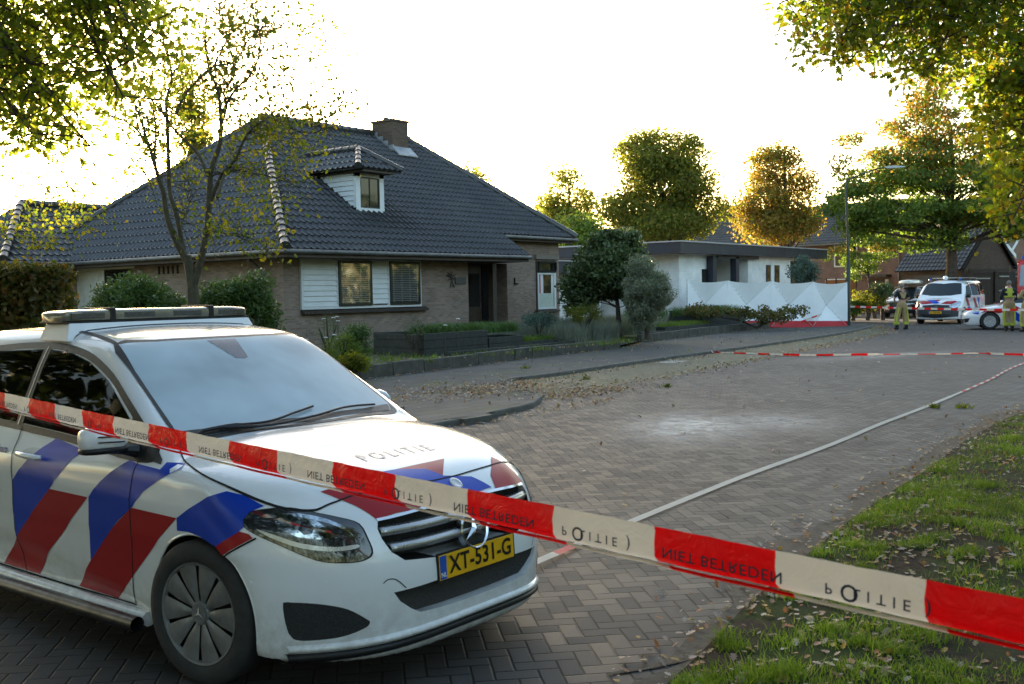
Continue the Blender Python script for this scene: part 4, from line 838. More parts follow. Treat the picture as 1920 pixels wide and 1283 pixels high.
def front_text(name, txt, size, mat, parent, c, x0, y0, sl=0, sx=1, off=.003, spacing=1.1, view='T'):
    """writing laid on the bonnet, read from the front: left to right is -y to +y, up is -x"""
    V, Fs = text_mesh(txt, size, .002, spacing, sx=sx)
    ab = np.stack([x0 - V[:, 1] + sl * V[:, 0], y0 + V[:, 0]], -1); return npmesh(name, on_car(ab, 'T', c, off), Fs, mat, parent)
def side_text(name, txt, size, mat, parent, c, x0, z0, side='R', sx=1):
    V, Fs = text_mesh(txt, size, .002, 1.0, sx=sx); s = 1 if side == 'R' else -1
    return npmesh(name, on_car(np.stack([x0 + s * V[:, 0], z0 + V[:, 1]], -1), side, c, .004), Fs, mat, parent)
def carve_body(c, parent, paint, wheels, ar, cuts=(), inner=.60, extra=(), **kw):
    V, Fq = car_shell(c, **kw); b = npmesh('body', V, Fq, [paint, BLACKPL], None, True)
    q = MB()
    for (x, z) in wheels:
        for s in (-1, 1): q.lathe((x, s * inner, z), (0, s, 0), [(0, ar), (.6, ar)], 40)
    for (poly, x0, x1) in cuts: q.prism(poly, 'x', x0, x1)
    boolean_cut(b, q.build('cut', paint))
    for q2 in extra: boolean_cut(b, q2)
    me = b.data; b.parent = parent
    Cn = np.array([p.center[:] for p in me.polygons]); f = car_f(Cn, c); mi = np.where(f < -.012, 1, 0).astype(np.int32)
    me.polygons.foreach_set('material_index', mi); me.polygons.foreach_set('use_smooth', [True] * len(me.polygons))
    try: me.set_sharp_from_angle(angle=R(40))
    except Exception: pass
    return b
def rib(line):      # mirror a half outline given for y<0 into a full one
    return line + [(-y, z) for (y, z) in reversed(line)]

# ------------------------------------------------------------------ the near police car (front axle at the origin, +x forwards)
c = NEAR
car = thing('police_car', 'white police hatchback with long roof light bar and red-blue stripes, nearest to the camera', 'police car', (3.63, 3.85, 0), R(-91))
GR = [(-.02, .765), (-.25, .765), (-.42, .760), (-.499, .752), (-.512, .725), (-.506, .682), (-.481, .625), (-.43, .584), (-.25, .566), (-.02, .560)]
IN = [(-.02, .476), (-.30, .468), (-.491, .458), (-.465, .416), (-.415, .376), (-.366, .349), (-.2, .342), (-.02, .340)]
WSO = [(-1.058, -.591), (-1.01, -.4), (-.985, -.17), (-.98, 0), (-.985, .17), (-1.01, .4), (-1.058, .591), (-.825, .645), (-.628, .674), (-.40, .705), (-.335, .66), (-.30, .44), (-.258, .18), (-.25, 0), (-.258, -.18), (-.30, -.44), (-.335, -.66), (-.40, -.705), (-.628, -.674), (-.825, -.645)]
def cabin_cut():      # hollow for the seats: a volume 5 cm inside the skin
    cen = np.array([-1.9, 0, 1.0]); nu, nv = 48, 30; D = []
    for i in range(1, nv):
        t = math.pi * i / nv
        for j in range(nu): a = 2 * math.pi * j / nu; D.append((math.sin(t) * math.cos(a), math.sin(t) * math.sin(a), math.cos(t)))
    D = np.array([(0, 0, 1)] + D + [(0, 0, -1)], float)
    def f2(P): return np.maximum.reduce([car_f(P, NEAR) + .05, .62 - P[:, 2], P[:, 0] + .36, -P[:, 0] - 3.2])
    t = np.zeros(len(D)); al = np.ones(len(D), bool); r_ = np.full(len(D), .3)
    for s in np.arange(.02, 2, .01):
        ix = np.where(al)[0]; v = f2(cen + D[ix] * s); h = ix[v > 0]; r_[h] = s; al[h] = False
    V = cen + D * r_[:, None]; L = len(V) - 1; Fs = [(0, 1 + j, 1 + (j + 1) % nu) for j in range(nu)]
    for i in range(nv - 2):
        for j in range(nu): Fs.append((1 + i * nu + j, 1 + (i + 1) * nu + j, 1 + (i + 1) * nu + (j + 1) % nu, 1 + i * nu + (j + 1) % nu))
    Fs += [(L, 1 + (nv - 2) * nu + (j + 1) % nu, 1 + (nv - 2) * nu + j) for j in range(nu)]
    return npmesh('cut', V, Fs, PAINT)
WIN = {'front_side_window': [(-1.655, 1.445), (-1.415, 1.43), (-1.20, 1.388), (-.965, 1.305), (-.775, 1.20), (-.66, 1.135), (-.66, 1.00), (-.80, 1.005), (-1.167, 1.032), (-1.655, 1.055)], 'rear_side_window': [(-1.73, 1.445), (-2.25, 1.424), (-2.50, 1.40), (-2.56, 1.10), (-2.2, 1.075), (-1.73, 1.056)]}
def shrink(P, k=.97): q = np.mean(P, 0); return [tuple(q + (np.array(p) - q) * k) for p in P]
cw = MB(); cw.prism(shrink(WSO, .965), 'z', 1.0, 1.9); cs = MB()
for s in (-1, 1):
    for P in WIN.values(): cs.prism(shrink(P, .97), 'y', s * .50, s * 1.1)
body = carve_body(c, car, PAINT, [(0, .322), (-2.699, .322)], .352, [(rib(GR), .70, 1.3), (rib(IN), .80, 1.3)], extra=[cabin_cut(), cw.build('cut', PAINT), cs.build('cut', PAINT)])
INT = pm('dark_grey_upholstery', (.03, .03, .033), (.02, .02, .022), rough=.8, bump=.3, bscale=80); DASH = pm('dashboard_plastic', (.05, .052, .055), (.035, .036, .038), rough=.5)
for y in (-.36, .36):
    st_ = MB(); st_.hexa([(-1.75, y - .24, .62), (-1.25, y - .24, .66), (-1.25, y + .24, .66), (-1.75, y + .24, .62)], [(-1.75, y - .23, .74), (-1.25, y - .23, .80), (-1.25, y + .23, .80), (-1.75, y + .23, .74)])
    st_.hexa([(-1.85, y - .23, .70), (-1.70, y - .24, .70), (-1.70, y + .24, .70), (-1.85, y + .23, .70)], [(-2.0, y - .17, 1.20), (-1.90, y - .18, 1.20), (-1.90, y + .18, 1.20), (-2.0, y + .17, 1.20)]); seat_ = st_.build('seat', INT, car, bevel=.05, seg=3)
    MB().box(-2.03, -1.93, y - .12, y + .12, 1.22, 1.38).build('headrest', INT, seat_, bevel=.045, seg=3)
d_ = MB(); d_.hexa([(-.90, -.70, .70), (-.37, -.70, .70), (-.37, .70, .70), (-.90, .70, .70)], [(-.86, -.68, .93), (-.37, -.68, 1.0), (-.37, .68, 1.0), (-.86, .68, .93)]); dsh = d_.build('dashboard', DASH, car, bevel=.04, seg=3)
d_ = MB(); d_.hexa([(-.84, .20, .92), (-.62, .20, .96), (-.62, .55, .96), (-.84, .55, .92)], [(-.80, .23, 1.00), (-.66, .23, 1.01), (-.66, .52, 1.01), (-.80, .52, 1.00)]); d_.build('instrument_hood', DASH, dsh, bevel=.03)
d_ = MB(); V = [(-.98 + .10 * math.sin(a), .37 + .18 * math.cos(a), .96 + .16 * math.sin(a)) for a in np.linspace(0, 2 * np.pi, 25)]; d_.tube(V, .015, 8, cap=False); d_.tube([V[0], V[12]], .018, 6); d_.build('steering_wheel', BLACKPL, car, True)
MB().box(-.98, -.94, -.10, .10, 1.33, 1.40).build('inside_mirror', BLACKPL, car, bevel=.015)
# --- glass
strip('windscreen_seal', [(x * 1 + (-.010 if x < -.9 else (.010 if x > -.45 else 0)), y * 1.0) for x, y in WSO], 'T', .036, BLACKPL, car, c, .0035, True, 3)
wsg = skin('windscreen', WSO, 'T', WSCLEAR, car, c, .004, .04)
skin('sensor_cover', [(-.965, -.12), (-.965, .07), (-.80, .03), (-.79, 0), (-.80, -.05)], 'T', pm('sensor_purple_black', (.03, .022, .035), rough=.2, coat=.5), wsg, c, .0055, .03)
skin('dashboard_band', [(-.335, -.655), (-.39, -.69), (-.335, -.44), (-.30, 0), (-.335, .44), (-.39, .69), (-.335, .655), (-.30, .44), (-.25, 0), (-.30, -.44)], 'T', BLACKPL, wsg, c, .0055, .03)
DLO = [(-2.95, 1.10), (-3.0, 1.20), (-2.85, 1.335), (-2.6, 1.40), (-2.25, 1.438), (-1.955, 1.457), (-1.664, 1.462), (-1.415, 1.445), (-1.192, 1.404), (-.957, 1.321), (-.758, 1.217), (-.616, 1.14), (-.418, 1.046), (-.295, .973), (-.281, .949), (-.462, .968), (-.775, .988), (-1.167, 1.015), (-1.627, 1.037), (-2.2, 1.06), (-2.7, 1.08)]
for sd in ('R', 'L'):
    s = -1 if sd == 'R' else 1
    sr = strip('window_surround', [(x + (.006 if x > -1 else 0), z + (.004 if z > 1.1 else -.004)) for x, z in DLO[:12] + [(-.44, 1.048), (-.36, .990), (-.46, .972)] + DLO[16:]], sd, .034, BLACKPL, car, c, .0022, True, 3)
    strip('window_surround', [(-.62, 1.11), (-.64, 1.05), (-.64, .98)], sd, .07, BLACKPL, sr, c, .0045); strip('window_surround', [(-1.692, 1.45), (-1.692, 1.25), (-1.692, 1.05)], sd, .085, BLACKPL, sr, c, .0035); strip('window_surround', [(-2.58, 1.40), (-2.61, 1.25), (-2.64, 1.09)], sd, .12, BLACKPL, sr, c, .0035); skin('mirror_triangle', [(-.64, 1.14), (-.418, 1.046), (-.300, .973), (-.290, .955), (-.462, .972), (-.64, .985)], sd, BLACKPL, sr, c, .003, .03)
    for wn_, P in WIN.items(): skin(wn_, P, sd, SIDEGL, car, c, .004, .035)
    skin('quarter_window', [(-2.62, 1.385), (-2.85, 1.32), (-2.97, 1.2), (-2.93, 1.12), (-2.66, 1.10)], sd, GLASSD, sr, c, .004, .035)
    strip('window_trim', [(-1.695, 1.46), (-1.69, 1.25), (-1.70, 1.045)], sd, .010, SILVER, sr, c, .0055)
    # --- panel gaps
    for ln in ([(-.464, .956), (-.483, .866), (-.493, .75), (-.50, .60), (-.524, .437), (-.541, .271)], [(-1.646, 1.039), (-1.64, .897), (-1.625, .766), (-1.634, .637), (-1.655, .448), (-1.63, .33), (-1.622, .258)], [(-2.62, 1.09), (-2.60, .9), (-2.50, .75), (-2.36, .62), (-2.30, .45), (-2.29, .26)], [(-.541, .262), (-1.2, .250), (-2.29, .256)], [(.19, .602), (.364, .698)]):
        strip('panel_gap', ln, sd, .008, GAP, car, c, .0036)
    # --- livery on the side
    for nm, mt, poly in (('blue_stripe', BLUE, [(-1.262, 1.003), (-.956, .965), (-1.034, .923), (-1.124, .849), (-1.238, .753), (-1.441, .604), (-1.655, .445), (-1.632, .638), (-1.622, .763), (-1.5, .862), (-1.369, .951)]),
                         ('red_stripe', RED, [(-1.238, .753), (-.867, .750), (-1.015, .638), (-1.16, .524), (-1.351, .39), (-1.48, .262), (-1.681, .262), (-1.88, .262), (-1.763, .359), (-1.655, .445), (-1.441, .604)]),
                         ('blue_stripe', BLUE, [(-.756, .836), (-.857, .752), (-.873, .613), (-.9, .426), (-.758, .544), (-.614, .660), (-.479, .743), (-.383, .829), (-.27, .89), (-.15, .945), (-.164, .963), (-.265, .965), (-.279, .935), (-.471, .945), (-.538, .955), (-.669, .890)]),
                         ('red_stripe', RED, [(-.479, .743), (-.126, .735), (-.259, .635), (-.39, .522), (-.522, .413), (-.622, .324), (-.714, .262), (-1.083, .262), (-1.004, .329), (-.909, .42), (-.722, .574), (-.615, .655)]),
                         ('blue_stripe', BLUE, [(.175, .878), (.26, .864), (.36, .825), (.31, .80), (.296, .772), (.304, .742), (.285, .722), (.145, .642), (.043, .672), (-.041, .682), (-.128, .678), (-.126, .735), (-.035, .787), (.085, .85)]),
                         ('red_stripe', RED, [(.285, .722), (.33, .714), (.35, .698), (.19, .610), (.145, .642)]),
                         ('blue_stripe', BLUE, [(-2.35, 1.0), (-2.05, 1.0), (-2.2, .85), (-2.5, .65), (-2.62, .72), (-2.60, .85)]),
                         ('red_stripe', RED, [(-2.95, .85), (-2.75, .72), (-3.1, .70), (-3.38, .75), (-3.3, .92)])):
        skin(nm, poly, sd, mt, car, c, .0028, .03)
    sk = side_text('lettering', 'POLITIE', .115, BLUE2, car, c, -1.965, .72, sd)
    side_text('slogan', '«waakzaam en dienstbaar»', .05, BLUE2, car, c, -1.97, .915, sd)
    # --- door handles, sill, tube, arch lips, mirror
    for hx in (-1.431, -2.42):
        skin('handle_cup', [(hx + .125 * math.cos(t), .909 + .036 * math.sin(t)) for t in np.linspace(0, 2 * np.pi, 20)[:-1]], sd, pm('handle_shadow', (.55, .56, .56), rough=.4), car, c, .0015, .02)
        MB().tube([(hx - .115, s * .895, .913), (hx - .09, s * .918, .914), (hx, s * .926, .912), (hx + .09, s * .918, .908), (hx + .115, s * .895, .906)], [.010, .015, .016, .015, .010], 10).build('door_handle', PAINT, car, True)
    MB().tube([(-2.30, s * .862, .215), (-.43, s * .862, .215)], .036, 10, sy=1).build('sill', PAINT, car, True)
    tb = MB(); tb.tube([(-2.28, s * .93, .185), (-.42, s * .93, .208)], .036, 20, cap=False); tb.tube([(-2.28, s * .93, .185), (-.421, s * .93, .208)], .031, 16, cap=False, mi=1)
    for bx in (-.7, -1.35, -2.0): tb.beam((bx, s * .80, .20), (bx, s * .90, .20), .04, .02, 1)
    tb.build('side_tube', [STEEL, BLACKPL], car, True)
    for wx in (0, -2.699):
        P = [(wx + .353 * math.cos(a), .322 + .353 * math.sin(a)) for a in np.linspace(R(-14), R(194), 40)]
        P = np.array(P); V = on_car(P, sd, c, -.004); ok = ~np.isnan(V).any(1)
        MB().tube([tuple(v) for v in V[ok]], .006, 6).build('arch_lip', PAINT, car, True)
    # mirror
    mr = []
    for (t, sc_) in ((0, .35), (.03, .8), (.08, 1.0), (.14, .97), (.18, .72), (.195, .3)):
        mr.append((t, sc_))
    V = []; n = 18
    for (t, q) in mr:
        for k in range(n):
            a = 2 * math.pi * k / n; cx_, cz_ = math.cos(a), math.sin(a)
            e = 2.6; rx = abs(cx_) ** (2 / e) * np.sign(cx_); rz_ = abs(cz_) ** (2 / e) * np.sign(cz_)
            V.append((-.545 + rx * .065 * q - (t - .1) * .25 + .02 * (1 - q), s * (.905 + t), 1.075 + rz_ * .062 * (q ** .7) - (t - .1) ** 2 * .8))
    F_ = [(i * n + k, i * n + (k + 1) % n, (i + 1) * n + (k + 1) % n, (i + 1) * n + k) for i in range(5) for k in range(n)] + [tuple(range(n)), tuple(range(5 * n, 6 * n))]
    if s > 0: V = [(-.60 - (y - .905) * .95, .90 + (x + .545) * .5, z) for x, y, z in V]      # far mirror folded in
    M_ = MB(); M_.add(V, F_); mh = M_.build('wing_mirror', PAINT, car, True)
    m2 = MB(); m2.add([(x * 1.0 - .545 * 0, y, 1.075 + (z - 1.075) * .34 - .052) for x, y, z in V], F_); m2.tube([(-.52, s * .84, 1.00), (-.53, s * .90, 1.01), (-.545, s * .97, 1.02)], [.035, .022, .020], 8)
    m2.build('mirror_foot', BLACKPL, mh, True)
    for (za, zb) in ((1.083, 1.090), (1.058, 1.064)) if s < 0 else ():
        yy = [(s * (.93 + .02 * k)) for k in range(7)]
        st = MB(); st.tube([(-.4775 - (abs(y) - 1.005) * .25 - (.012 if k in (0,) else 0), y, za + .001 * k) for k, y in enumerate(yy)], .0035, 6); st.build('indicator_slit', BLACKPL, mh)
    skin('mirror_plate', [(-.66, 1.12), (-.60, 1.10), (-.45, 1.03), (-.46, .985), (-.655, .995)], sd, BLACKPL, car, c, .0055, .03)
# roof strips, bonnet gaps
for s in (-1, 1):
    strip('roof_strip', [(-1.05, s * .597), (-1.31, s * .565), (-1.54, s * .545), (-2.0, s * .54), (-2.8, s * .53)], 'T', .02, BLACKPL, car, c, .003)
    strip('bonnet_gap', [(-.345, s * .735), (-.322, s * .744), (-.173, s * .806), (.003, s * .845), (.197, s * .828), (.41, s * .765), (.537, s * .689), (.578, s * .625), (.609, s * .542), (.655, s * .35), (.676, s * .12), (.678, 0)], 'T', .007, GAP, car, c, .0036)
# --- bonnet livery
for nm, mt, poly in (('red_bonnet_stripe', RED, [(.516, -.617), (.545, -.55), (.60, -.45), (.64, -.30), (.68, -.16), (.73, -.03), (.775, -.02), (.775, -.3), (.738, -.497), (.66, -.54), (.60, -.575)]),
                     ('blue_bonnet_stripe', BLUE, [(.545, -.55), (.535, -.46), (.556, -.203), (.60, -.05), (.663, 0), (.70, .16), (.765, .23), (.775, .05), (.73, -.03), (.68, -.16), (.64, -.30), (.60, -.45)]),
                     ('red_bonnet_stripe', RED, [(.556, -.203), (.55, .136), (.663, 0), (.60, -.05)]),
                     ('red_bonnet_stripe', RED, [(.586, .446), (.64, .505), (.72, .525), (.765, .42), (.772, .25), (.711, .288), (.66, .36)])):
    skin(nm, poly, 'T', mt, car, c, .0028, .03)
front_text('bonnet_lettering', 'POLITIE', .125, GREYF, car, c, .395, -.03, .03, .78, .003, 1.45)
# --- grille
gr = bpy.data.objects.new('grille', None); C.objects.link(gr); gr.parent = car
MB().prism([(y * .99, z) for y, z in rib(GR)], 'x', .705, .712).build('grille_backing', MESHBLK, gr)
for (z, hw) in ((.706, .50), (.636, .475)):
    V = []; n = 40; ys = np.linspace(-hw, hw, n)
    xs = spl(np.full(n, z), *c['nose']) - c['nk'] * (np.abs(ys) / .9) ** 4 - .006
    for dx, dz in ((-.035, -.020), (0, -.016), (.004, .004), (-.010, .019), (-.04, .022)):
        V += [(xs[k] + dx, ys[k], z + dz) for k in range(n)]
    npmesh('grille_slat', V, [(r * n + k, r * n + k + 1, (r + 1) * n + k + 1, (r + 1) * n + k) for r in range(4) for k in range(n - 1)], SILVER, gr, True).modifiers.new('s', 'SOLIDIFY').thickness = .004
em = bpy.data.objects.new('star_emblem', None); C.objects.link(em); em.parent = gr; em.location = (.853, 0, .642); em.rotation_euler = (0, R(-12), 0)
q = MB(); q.lathe((0, 0, 0), (1, 0, 0), [(-.03, .092), (.0, .092), (.006, .086), (.0, .078), (-.02, .078)], 40, close=True); q.build('emblem_ring', CHROME, em, True)
MB().lathe((-.02, 0, 0), (1, 0, 0), [(0, .08), (.006, .08)], 32).build('emblem_disc', BLACKPL, em)
q = MB()
for k in range(3):
    a = math.pi / 2 + k * 2 * math.pi / 3; d = Vector((0, math.cos(a), math.sin(a))); e = Vector((0, -math.sin(a), math.cos(a)))
    q.add([d * .080, e * .016 + d * .012, -e * .016 + d * .012, Vector((.012, 0, 0)), Vector((0, 0, 0))], [(0, 1, 3), (0, 3, 2), (0, 2, 4), (0, 4, 1)])
q.build('star', CHROME, em)
strip('chrome_edge', [(-.500, .757), (-.25, .770), (0, .770), (.25, .770), (.500, .757)], 'F', .010, CHROME, gr, c, .004)
bd = MB(); bd.lathe((0, 0, 0), (0, 0, 1), [(0, .034), (.004, .034), (.006, .026), (.004, .022)], 24); bdo = bd.build('bonnet_badge', SILVER, car, True)
pz = on_car(np.array([[.715, 0.03]]), 'T', c, .001)[0]; bdo.location = pz; bdo.rotation_euler = (0, R(38), 0)
number_plate(car, (.868, -.005, .517), (0, R(-3), 0), 'XT-531-G')
# lower intake and bumper
MB().prism([(y * .995, z) for y, z in rib(IN)], 'x', .803, .81).build('lower_intake', MESHBLK, car)
FOG = [(-.812, .434), (-.787, .443), (-.72, .437), (-.65, .413), (-.59, .365), (-.576, .347), (-.588, .322), (-.647, .292), (-.706, .277), (-.78, .273), (-.803, .324)]
for sg in (1, -1):
    skin('fog_lamp_grille', [(y * sg, z) for y, z in FOG], 'F', MESHBLK, car, c, .002, .02)
    strip('intake_rim', [(y * sg, z) for y, z in FOG], 'F', .010, PAINT, car, c, .003, True)
    strip('washer_cover', [(y * sg, z) for y, z in [(-.532, .503), (-.51, .517), (-.478, .510), (-.438, .469)]], 'F', .004, GAP, car, c, .002)
    for sx_, sy, sz_ in ((.337, -.861, .503), (.635, -.712, .518)):
        nrm = car_norm(np.array([[sx_, sy * sg, sz_]]), c)[0]; ps = on_car(np.array([[sy * sg, sz_]]), 'F', c, 0)[0]
        MB().lathe(ps, nrm, [(0, .013), (.002, .013), (.002, .010), (.0025, .010), (.0025, 0)], 20).build('parking_sensor', PAINT, car, True)
ys = np.linspace(-.80, .80, 60); lz = .205; xs = spl(np.full(60, .22), *c['nose']) - c['nk'] * (np.abs(ys) / .9) ** 4
for nm, mt, sect in (('bumper_lip', PAINT, ((-.03, .262), (.012, .262), (.028, .248), (.018, .232), (-.03, .226))), ('front_spoiler', BLACKPL, ((-.05, .226), (.010, .226), (.022, .205), (-.005, .185), (-.05, .18)))):
    V = []
    for dx, z in sect: V += [(xs[k] + dx - (.0 if abs(ys[k]) < .5 else .0), ys[k], z - .045 * (abs(ys[k]) / .8) ** 3 + .03) for k in range(60)]
    npmesh(nm, V, [(r * 60 + k, r * 60 + k + 1, (r + 1) * 60 + k + 1, (r + 1) * 60 + k) for r in range(4) for k in range(59)], mt, car, True)
# --- headlights: dark housing, reflector bowl and light guide
HL = [(.302, -.853, .764), (.312, -.834, .798), (.388, -.779, .815), (.46, -.73, .818), (.535, -.694, .804), (.636, -.624, .778), (.699, -.574, .75), (.735, -.560, .69), (.758, -.558, .633), (.742, -.592, .607), (.69, -.653, .602), (.605, -.722, .614), (.466, -.796, .672), (.364, -.84, .713), (.313, -.855, .74)]
def quart(P, off, h, name, mat, par):      # project along the diagonal from the front right corner
    P = np.array(P); u = np.array([.7071, .7071, 0]); D = np.array([-.7071, .7071, 0])
    ab = np.stack([P @ u, P[:, 2]], -1)
    if len(P) > 8: ab = catmull(ab, 3)
    ab2, fs = cdt_fill(ab, h)
    O = ab2[:, :1] * u + np.array([0, 0, 1.]) * ab2[:, 1:] - D * 2.2; Dn = np.tile(D, (len(O), 1)); t = car_march(O, Dn, c, 0, 3, .03)
    V = O + Dn * t[:, None]; V = V + car_norm(V, c) * off
    o = npmesh(name, V, fs, mat, par, True); bm = bmesh.new(); bm.from_mesh(o.data); bmesh.ops.recalc_face_normals(bm, faces=bm.faces)
    f0 = list(bm.faces)[0]
    if Vector(car_norm(np.array(f0.calc_center_median()[:])[None], c)[0]).dot(f0.normal) < 0: bmesh.ops.reverse_faces(bm, faces=bm.faces)
    bm.to_mesh(o.data); bm.free(); return o
for sg in (1, -1):
    parts = []
    hcen = np.mean(HL, 0)
    a = quart([tuple(hcen + (np.array(p) - hcen) * 1.03) for p in HL], .0012, .02, 'headlight', GAP, car)
    b = quart(HL, .003, .02, 'lamp_housing', LAMPD, a)
    d = quart([(.42, -.790, .775), (.47, -.745, .790), (.56, -.69, .775), (.62, -.665, .735), (.655, -.65, .700), (.60, -.703, .697), (.525, -.754, .707), (.45, -.79, .74)], .0045, .015, 'reflector_bowl', LAMPB, a)
    e = quart([(.52, -.725, .765), (.545, -.71, .768), (.57, -.70, .745), (.565, -.71, .72), (.54, -.73, .715), (.515, -.74, .735)], .006, .01, 'lens', LAMPD, a)
    f = quart([(.35, -.835, .775), (.39, -.80, .795), (.50, -.72, .797), (.60, -.66, .775), (.67, -.61, .735), (.705, -.595, .690), (.712, -.60, .675), (.70, -.60, .70), (.66, -.625, .735), (.59, -.675, .765), (.50, -.735, .783), (.40, -.805, .780)], .005, .01, 'light_guide', LAMPB, a)
    g = quart([(.36, -.835, .735), (.43, -.80, .715), (.55, -.745, .680), (.66, -.67, .665), (.72, -.60, .670), (.72, -.605, .655), (.66, -.68, .648), (.55, -.755, .662), (.43, -.81, .70)], .005, .01, 'light_guide', SILVER, a)
    if sg < 0:
        for o in (a, b, d, e, f, g):
            bm = bmesh.new(); bm.from_mesh(o.data); bmesh.ops.scale(bm, vec=(1, -1, 1), verts=bm.verts); bmesh.ops.reverse_faces(bm, faces=bm.faces); bm.to_mesh(o.data); bm.free()
# tail: lights, rear window, plate
skin('rear_window', [(-.52, 1.08), (-.50, 1.2), (-.42, 1.38), (0, 1.40), (.42, 1.38), (.50, 1.2), (.52, 1.08), (0, 1.05)], 'B', GLASSD, car, c, .003, .05)
for sg in (1, -1): skin('tail_light', [(sg * .50, .95), (sg * .84, 1.0), (sg * .86, .85), (sg * .70, .80), (sg * .50, .82)], 'B', REDL, car, c, .003, .03)
rp = number_plate(car, (-3.50, 0, .80), (0, 0, R(180)), 'XT-531-G')
# wipers
for ln in ([(-.335, -.50), (-.315, -.44), (-.262, -.246), (-.285, .039), (-.335, .30), (-.36, .55)], [(-.345, -.62), (-.33, -.45), (-.30, -.25), (-.33, -.05), (-.36, .10)]):
    P = on_car(catmull(ln, 6, False), 'T', c, .018); P[0] = P[0] - np.array([0, 0, .012]); k = len(P)
    MB().tube([tuple(p) for p in P], [.010] * (k // 3) + [.0065] * (k - k // 3), 6).build('wiper', BLACKPL, car, True)
# wheels
wheel(car, (-.012, -.795, .322), .322, .205, R(7.5), .228, -1, star=True, hub_r=.036); wheel(car, (-.012, .795, .322), .322, .205, R(7.5), .228, 1, star=True, hub_r=.036)
wheel(car, (-2.699, -.785, .322), .322, rim=.228, star=True); wheel(car, (-2.699, .785, .322), .322, rim=.228, side=1, star=True)
# light bar
lb = bpy.data.objects.new('light_bar', None); C.objects.link(lb); lb.parent = car
def barmesh(x0, x1, hw, z0, z1, r, n=10):
    m = MB(); V = []; pr = []
    for k in range(n + 1):
        t = k / n * math.pi / 2; pr.append(t)
    secs = [(-hw + r * (1 - math.sin(t)), math.cos(t)) for t in pr[::-1]]
    secs = [(-hw + r * (1 - math.cos(t)), math.sin(t)) for t in pr] + [(hw - r * (1 - math.cos(t)), math.sin(t)) for t in pr[::-1]]
    xm = (x0 + x1) / 2; hx = (x1 - x0) / 2
    P = []; L = 20
    for (y, q) in secs:
        q = max(q, .05) ** .7
        for j in range(L):
            a = 2 * math.pi * j / L; cx_, cz_ = math.cos(a), math.sin(a); ee = .35
            P.append((xm + hx * (.72 + .28 * q) * abs(cx_) ** ee * np.sign(cx_), y, z0 + (z1 - z0) * (.5 + .5 * (.35 + .65 * q if cz_ > 0 else 1) * abs(cz_) ** ee * np.sign(cz_))))
    ns = len(secs); F_ = [(i * L + j, i * L + (j + 1) % L, (i + 1) * L + (j + 1) % L, (i + 1) * L + j) for i in range(ns - 1) for j in range(L)] + [tuple(range(L)), tuple(range((ns - 1) * L, ns * L))]
    m.add(P, F_); return m
barmesh(-1.83, -1.54, .615, 1.592, 1.663, .20).build('lens', LENS, lb, True)
for y in (-.33, .33): MB().box(-1.836, -1.534, y - .018, y + .018, 1.588, 1.672).build('strap', BLACKPL, lb, bevel=.008)
MB().box(-1.835, -1.535, -.608, .608, 1.588, 1.597).build('seam', BLACKPL, lb, bevel=.003)
for k in range(4):
    y = -.48 + k * .32; MB().box(-1.55, -1.5385, y - .10, y + .10, 1.612, 1.645).build('lamp_module', pm('lamp_module_grey', (.06, .06, .055), (.09, .09, .085), scale=50, rough=.2, coat=.8), lb, bevel=.004)
m = MB()
m.hexa([(-1.85, -.61, 1.49), (-1.49, -.64, 1.49), (-1.49, .64, 1.49), (-1.85, .61, 1.49)], [(-1.82, -.58, 1.588), (-1.53, -.60, 1.588), (-1.53, .60, 1.588), (-1.82, .58, 1.588)])
m.build('fairing', PAINT, lb, bevel=.006)
MB().tube([tuple(p) for p in on_car(np.array([(-1.485, y) for y in np.linspace(-.645, .645, 21)]), 'T', c, .001)], .004, 6).build('gasket', BLACKPL, lb)
MB().tube([(-2.9, .0, 1.50), (-2.95, 0, 1.62)], [.01, .004], 6).build('aerial', BLACKPL, car)
# ------------------------------------------------------------------ farther vehicles
HEST = dict(   # estate car seen from its left side
    side=([.12, .20, .30, .42, .56, .70, .80, .90, 1.0, 1.1], [.80, .84, .862, .870, .882, .888, .885, .872, .85, .82]), taper=([-3.8, -2.9, -2.0, -1.2, -.3, .2, .7], [.93, .985, 1, 1, 1, .985, .96]),
    nose=([.12, .20, .30, .42, .55, .64, .72, .80, .9], [.84, .90, .92, .93, .92, .86, .74, .5, .1]), nk=.62, npow=4., tail=([.12, .2, .35, .6, .8, 1.0, 1.15], [3.55, 3.62, 3.66, 3.66, 3.60, 3.50, 3.4]), tk=.3,
    hood=([-3.8, -3.0, -2.0, -1.2, -.8, -.4, 0, .3, .55, .75, .92], [1.0, 1.01, 1.0, .98, .98, .965, .92, .87, .82, .77, .72]), hk=.12, hpow=3., bottom=.16,
    gside=([.8, .95, 1.05, 1.15, 1.25, 1.35, 1.45], [.87, .84, .80, .755, .71, .655, .58]), roof=([-3.8, -3.4, -2.9, -2.3, -1.8, -1.4, -1.1, -.8, -.3], [1.30, 1.36, 1.41, 1.445, 1.455, 1.44, 1.40, 1.33, 1.2]), rk=.05, ws=(-.38, .97, .50, .2), rear=(-3.55, .98, 1.0, .1), ublend=.03)
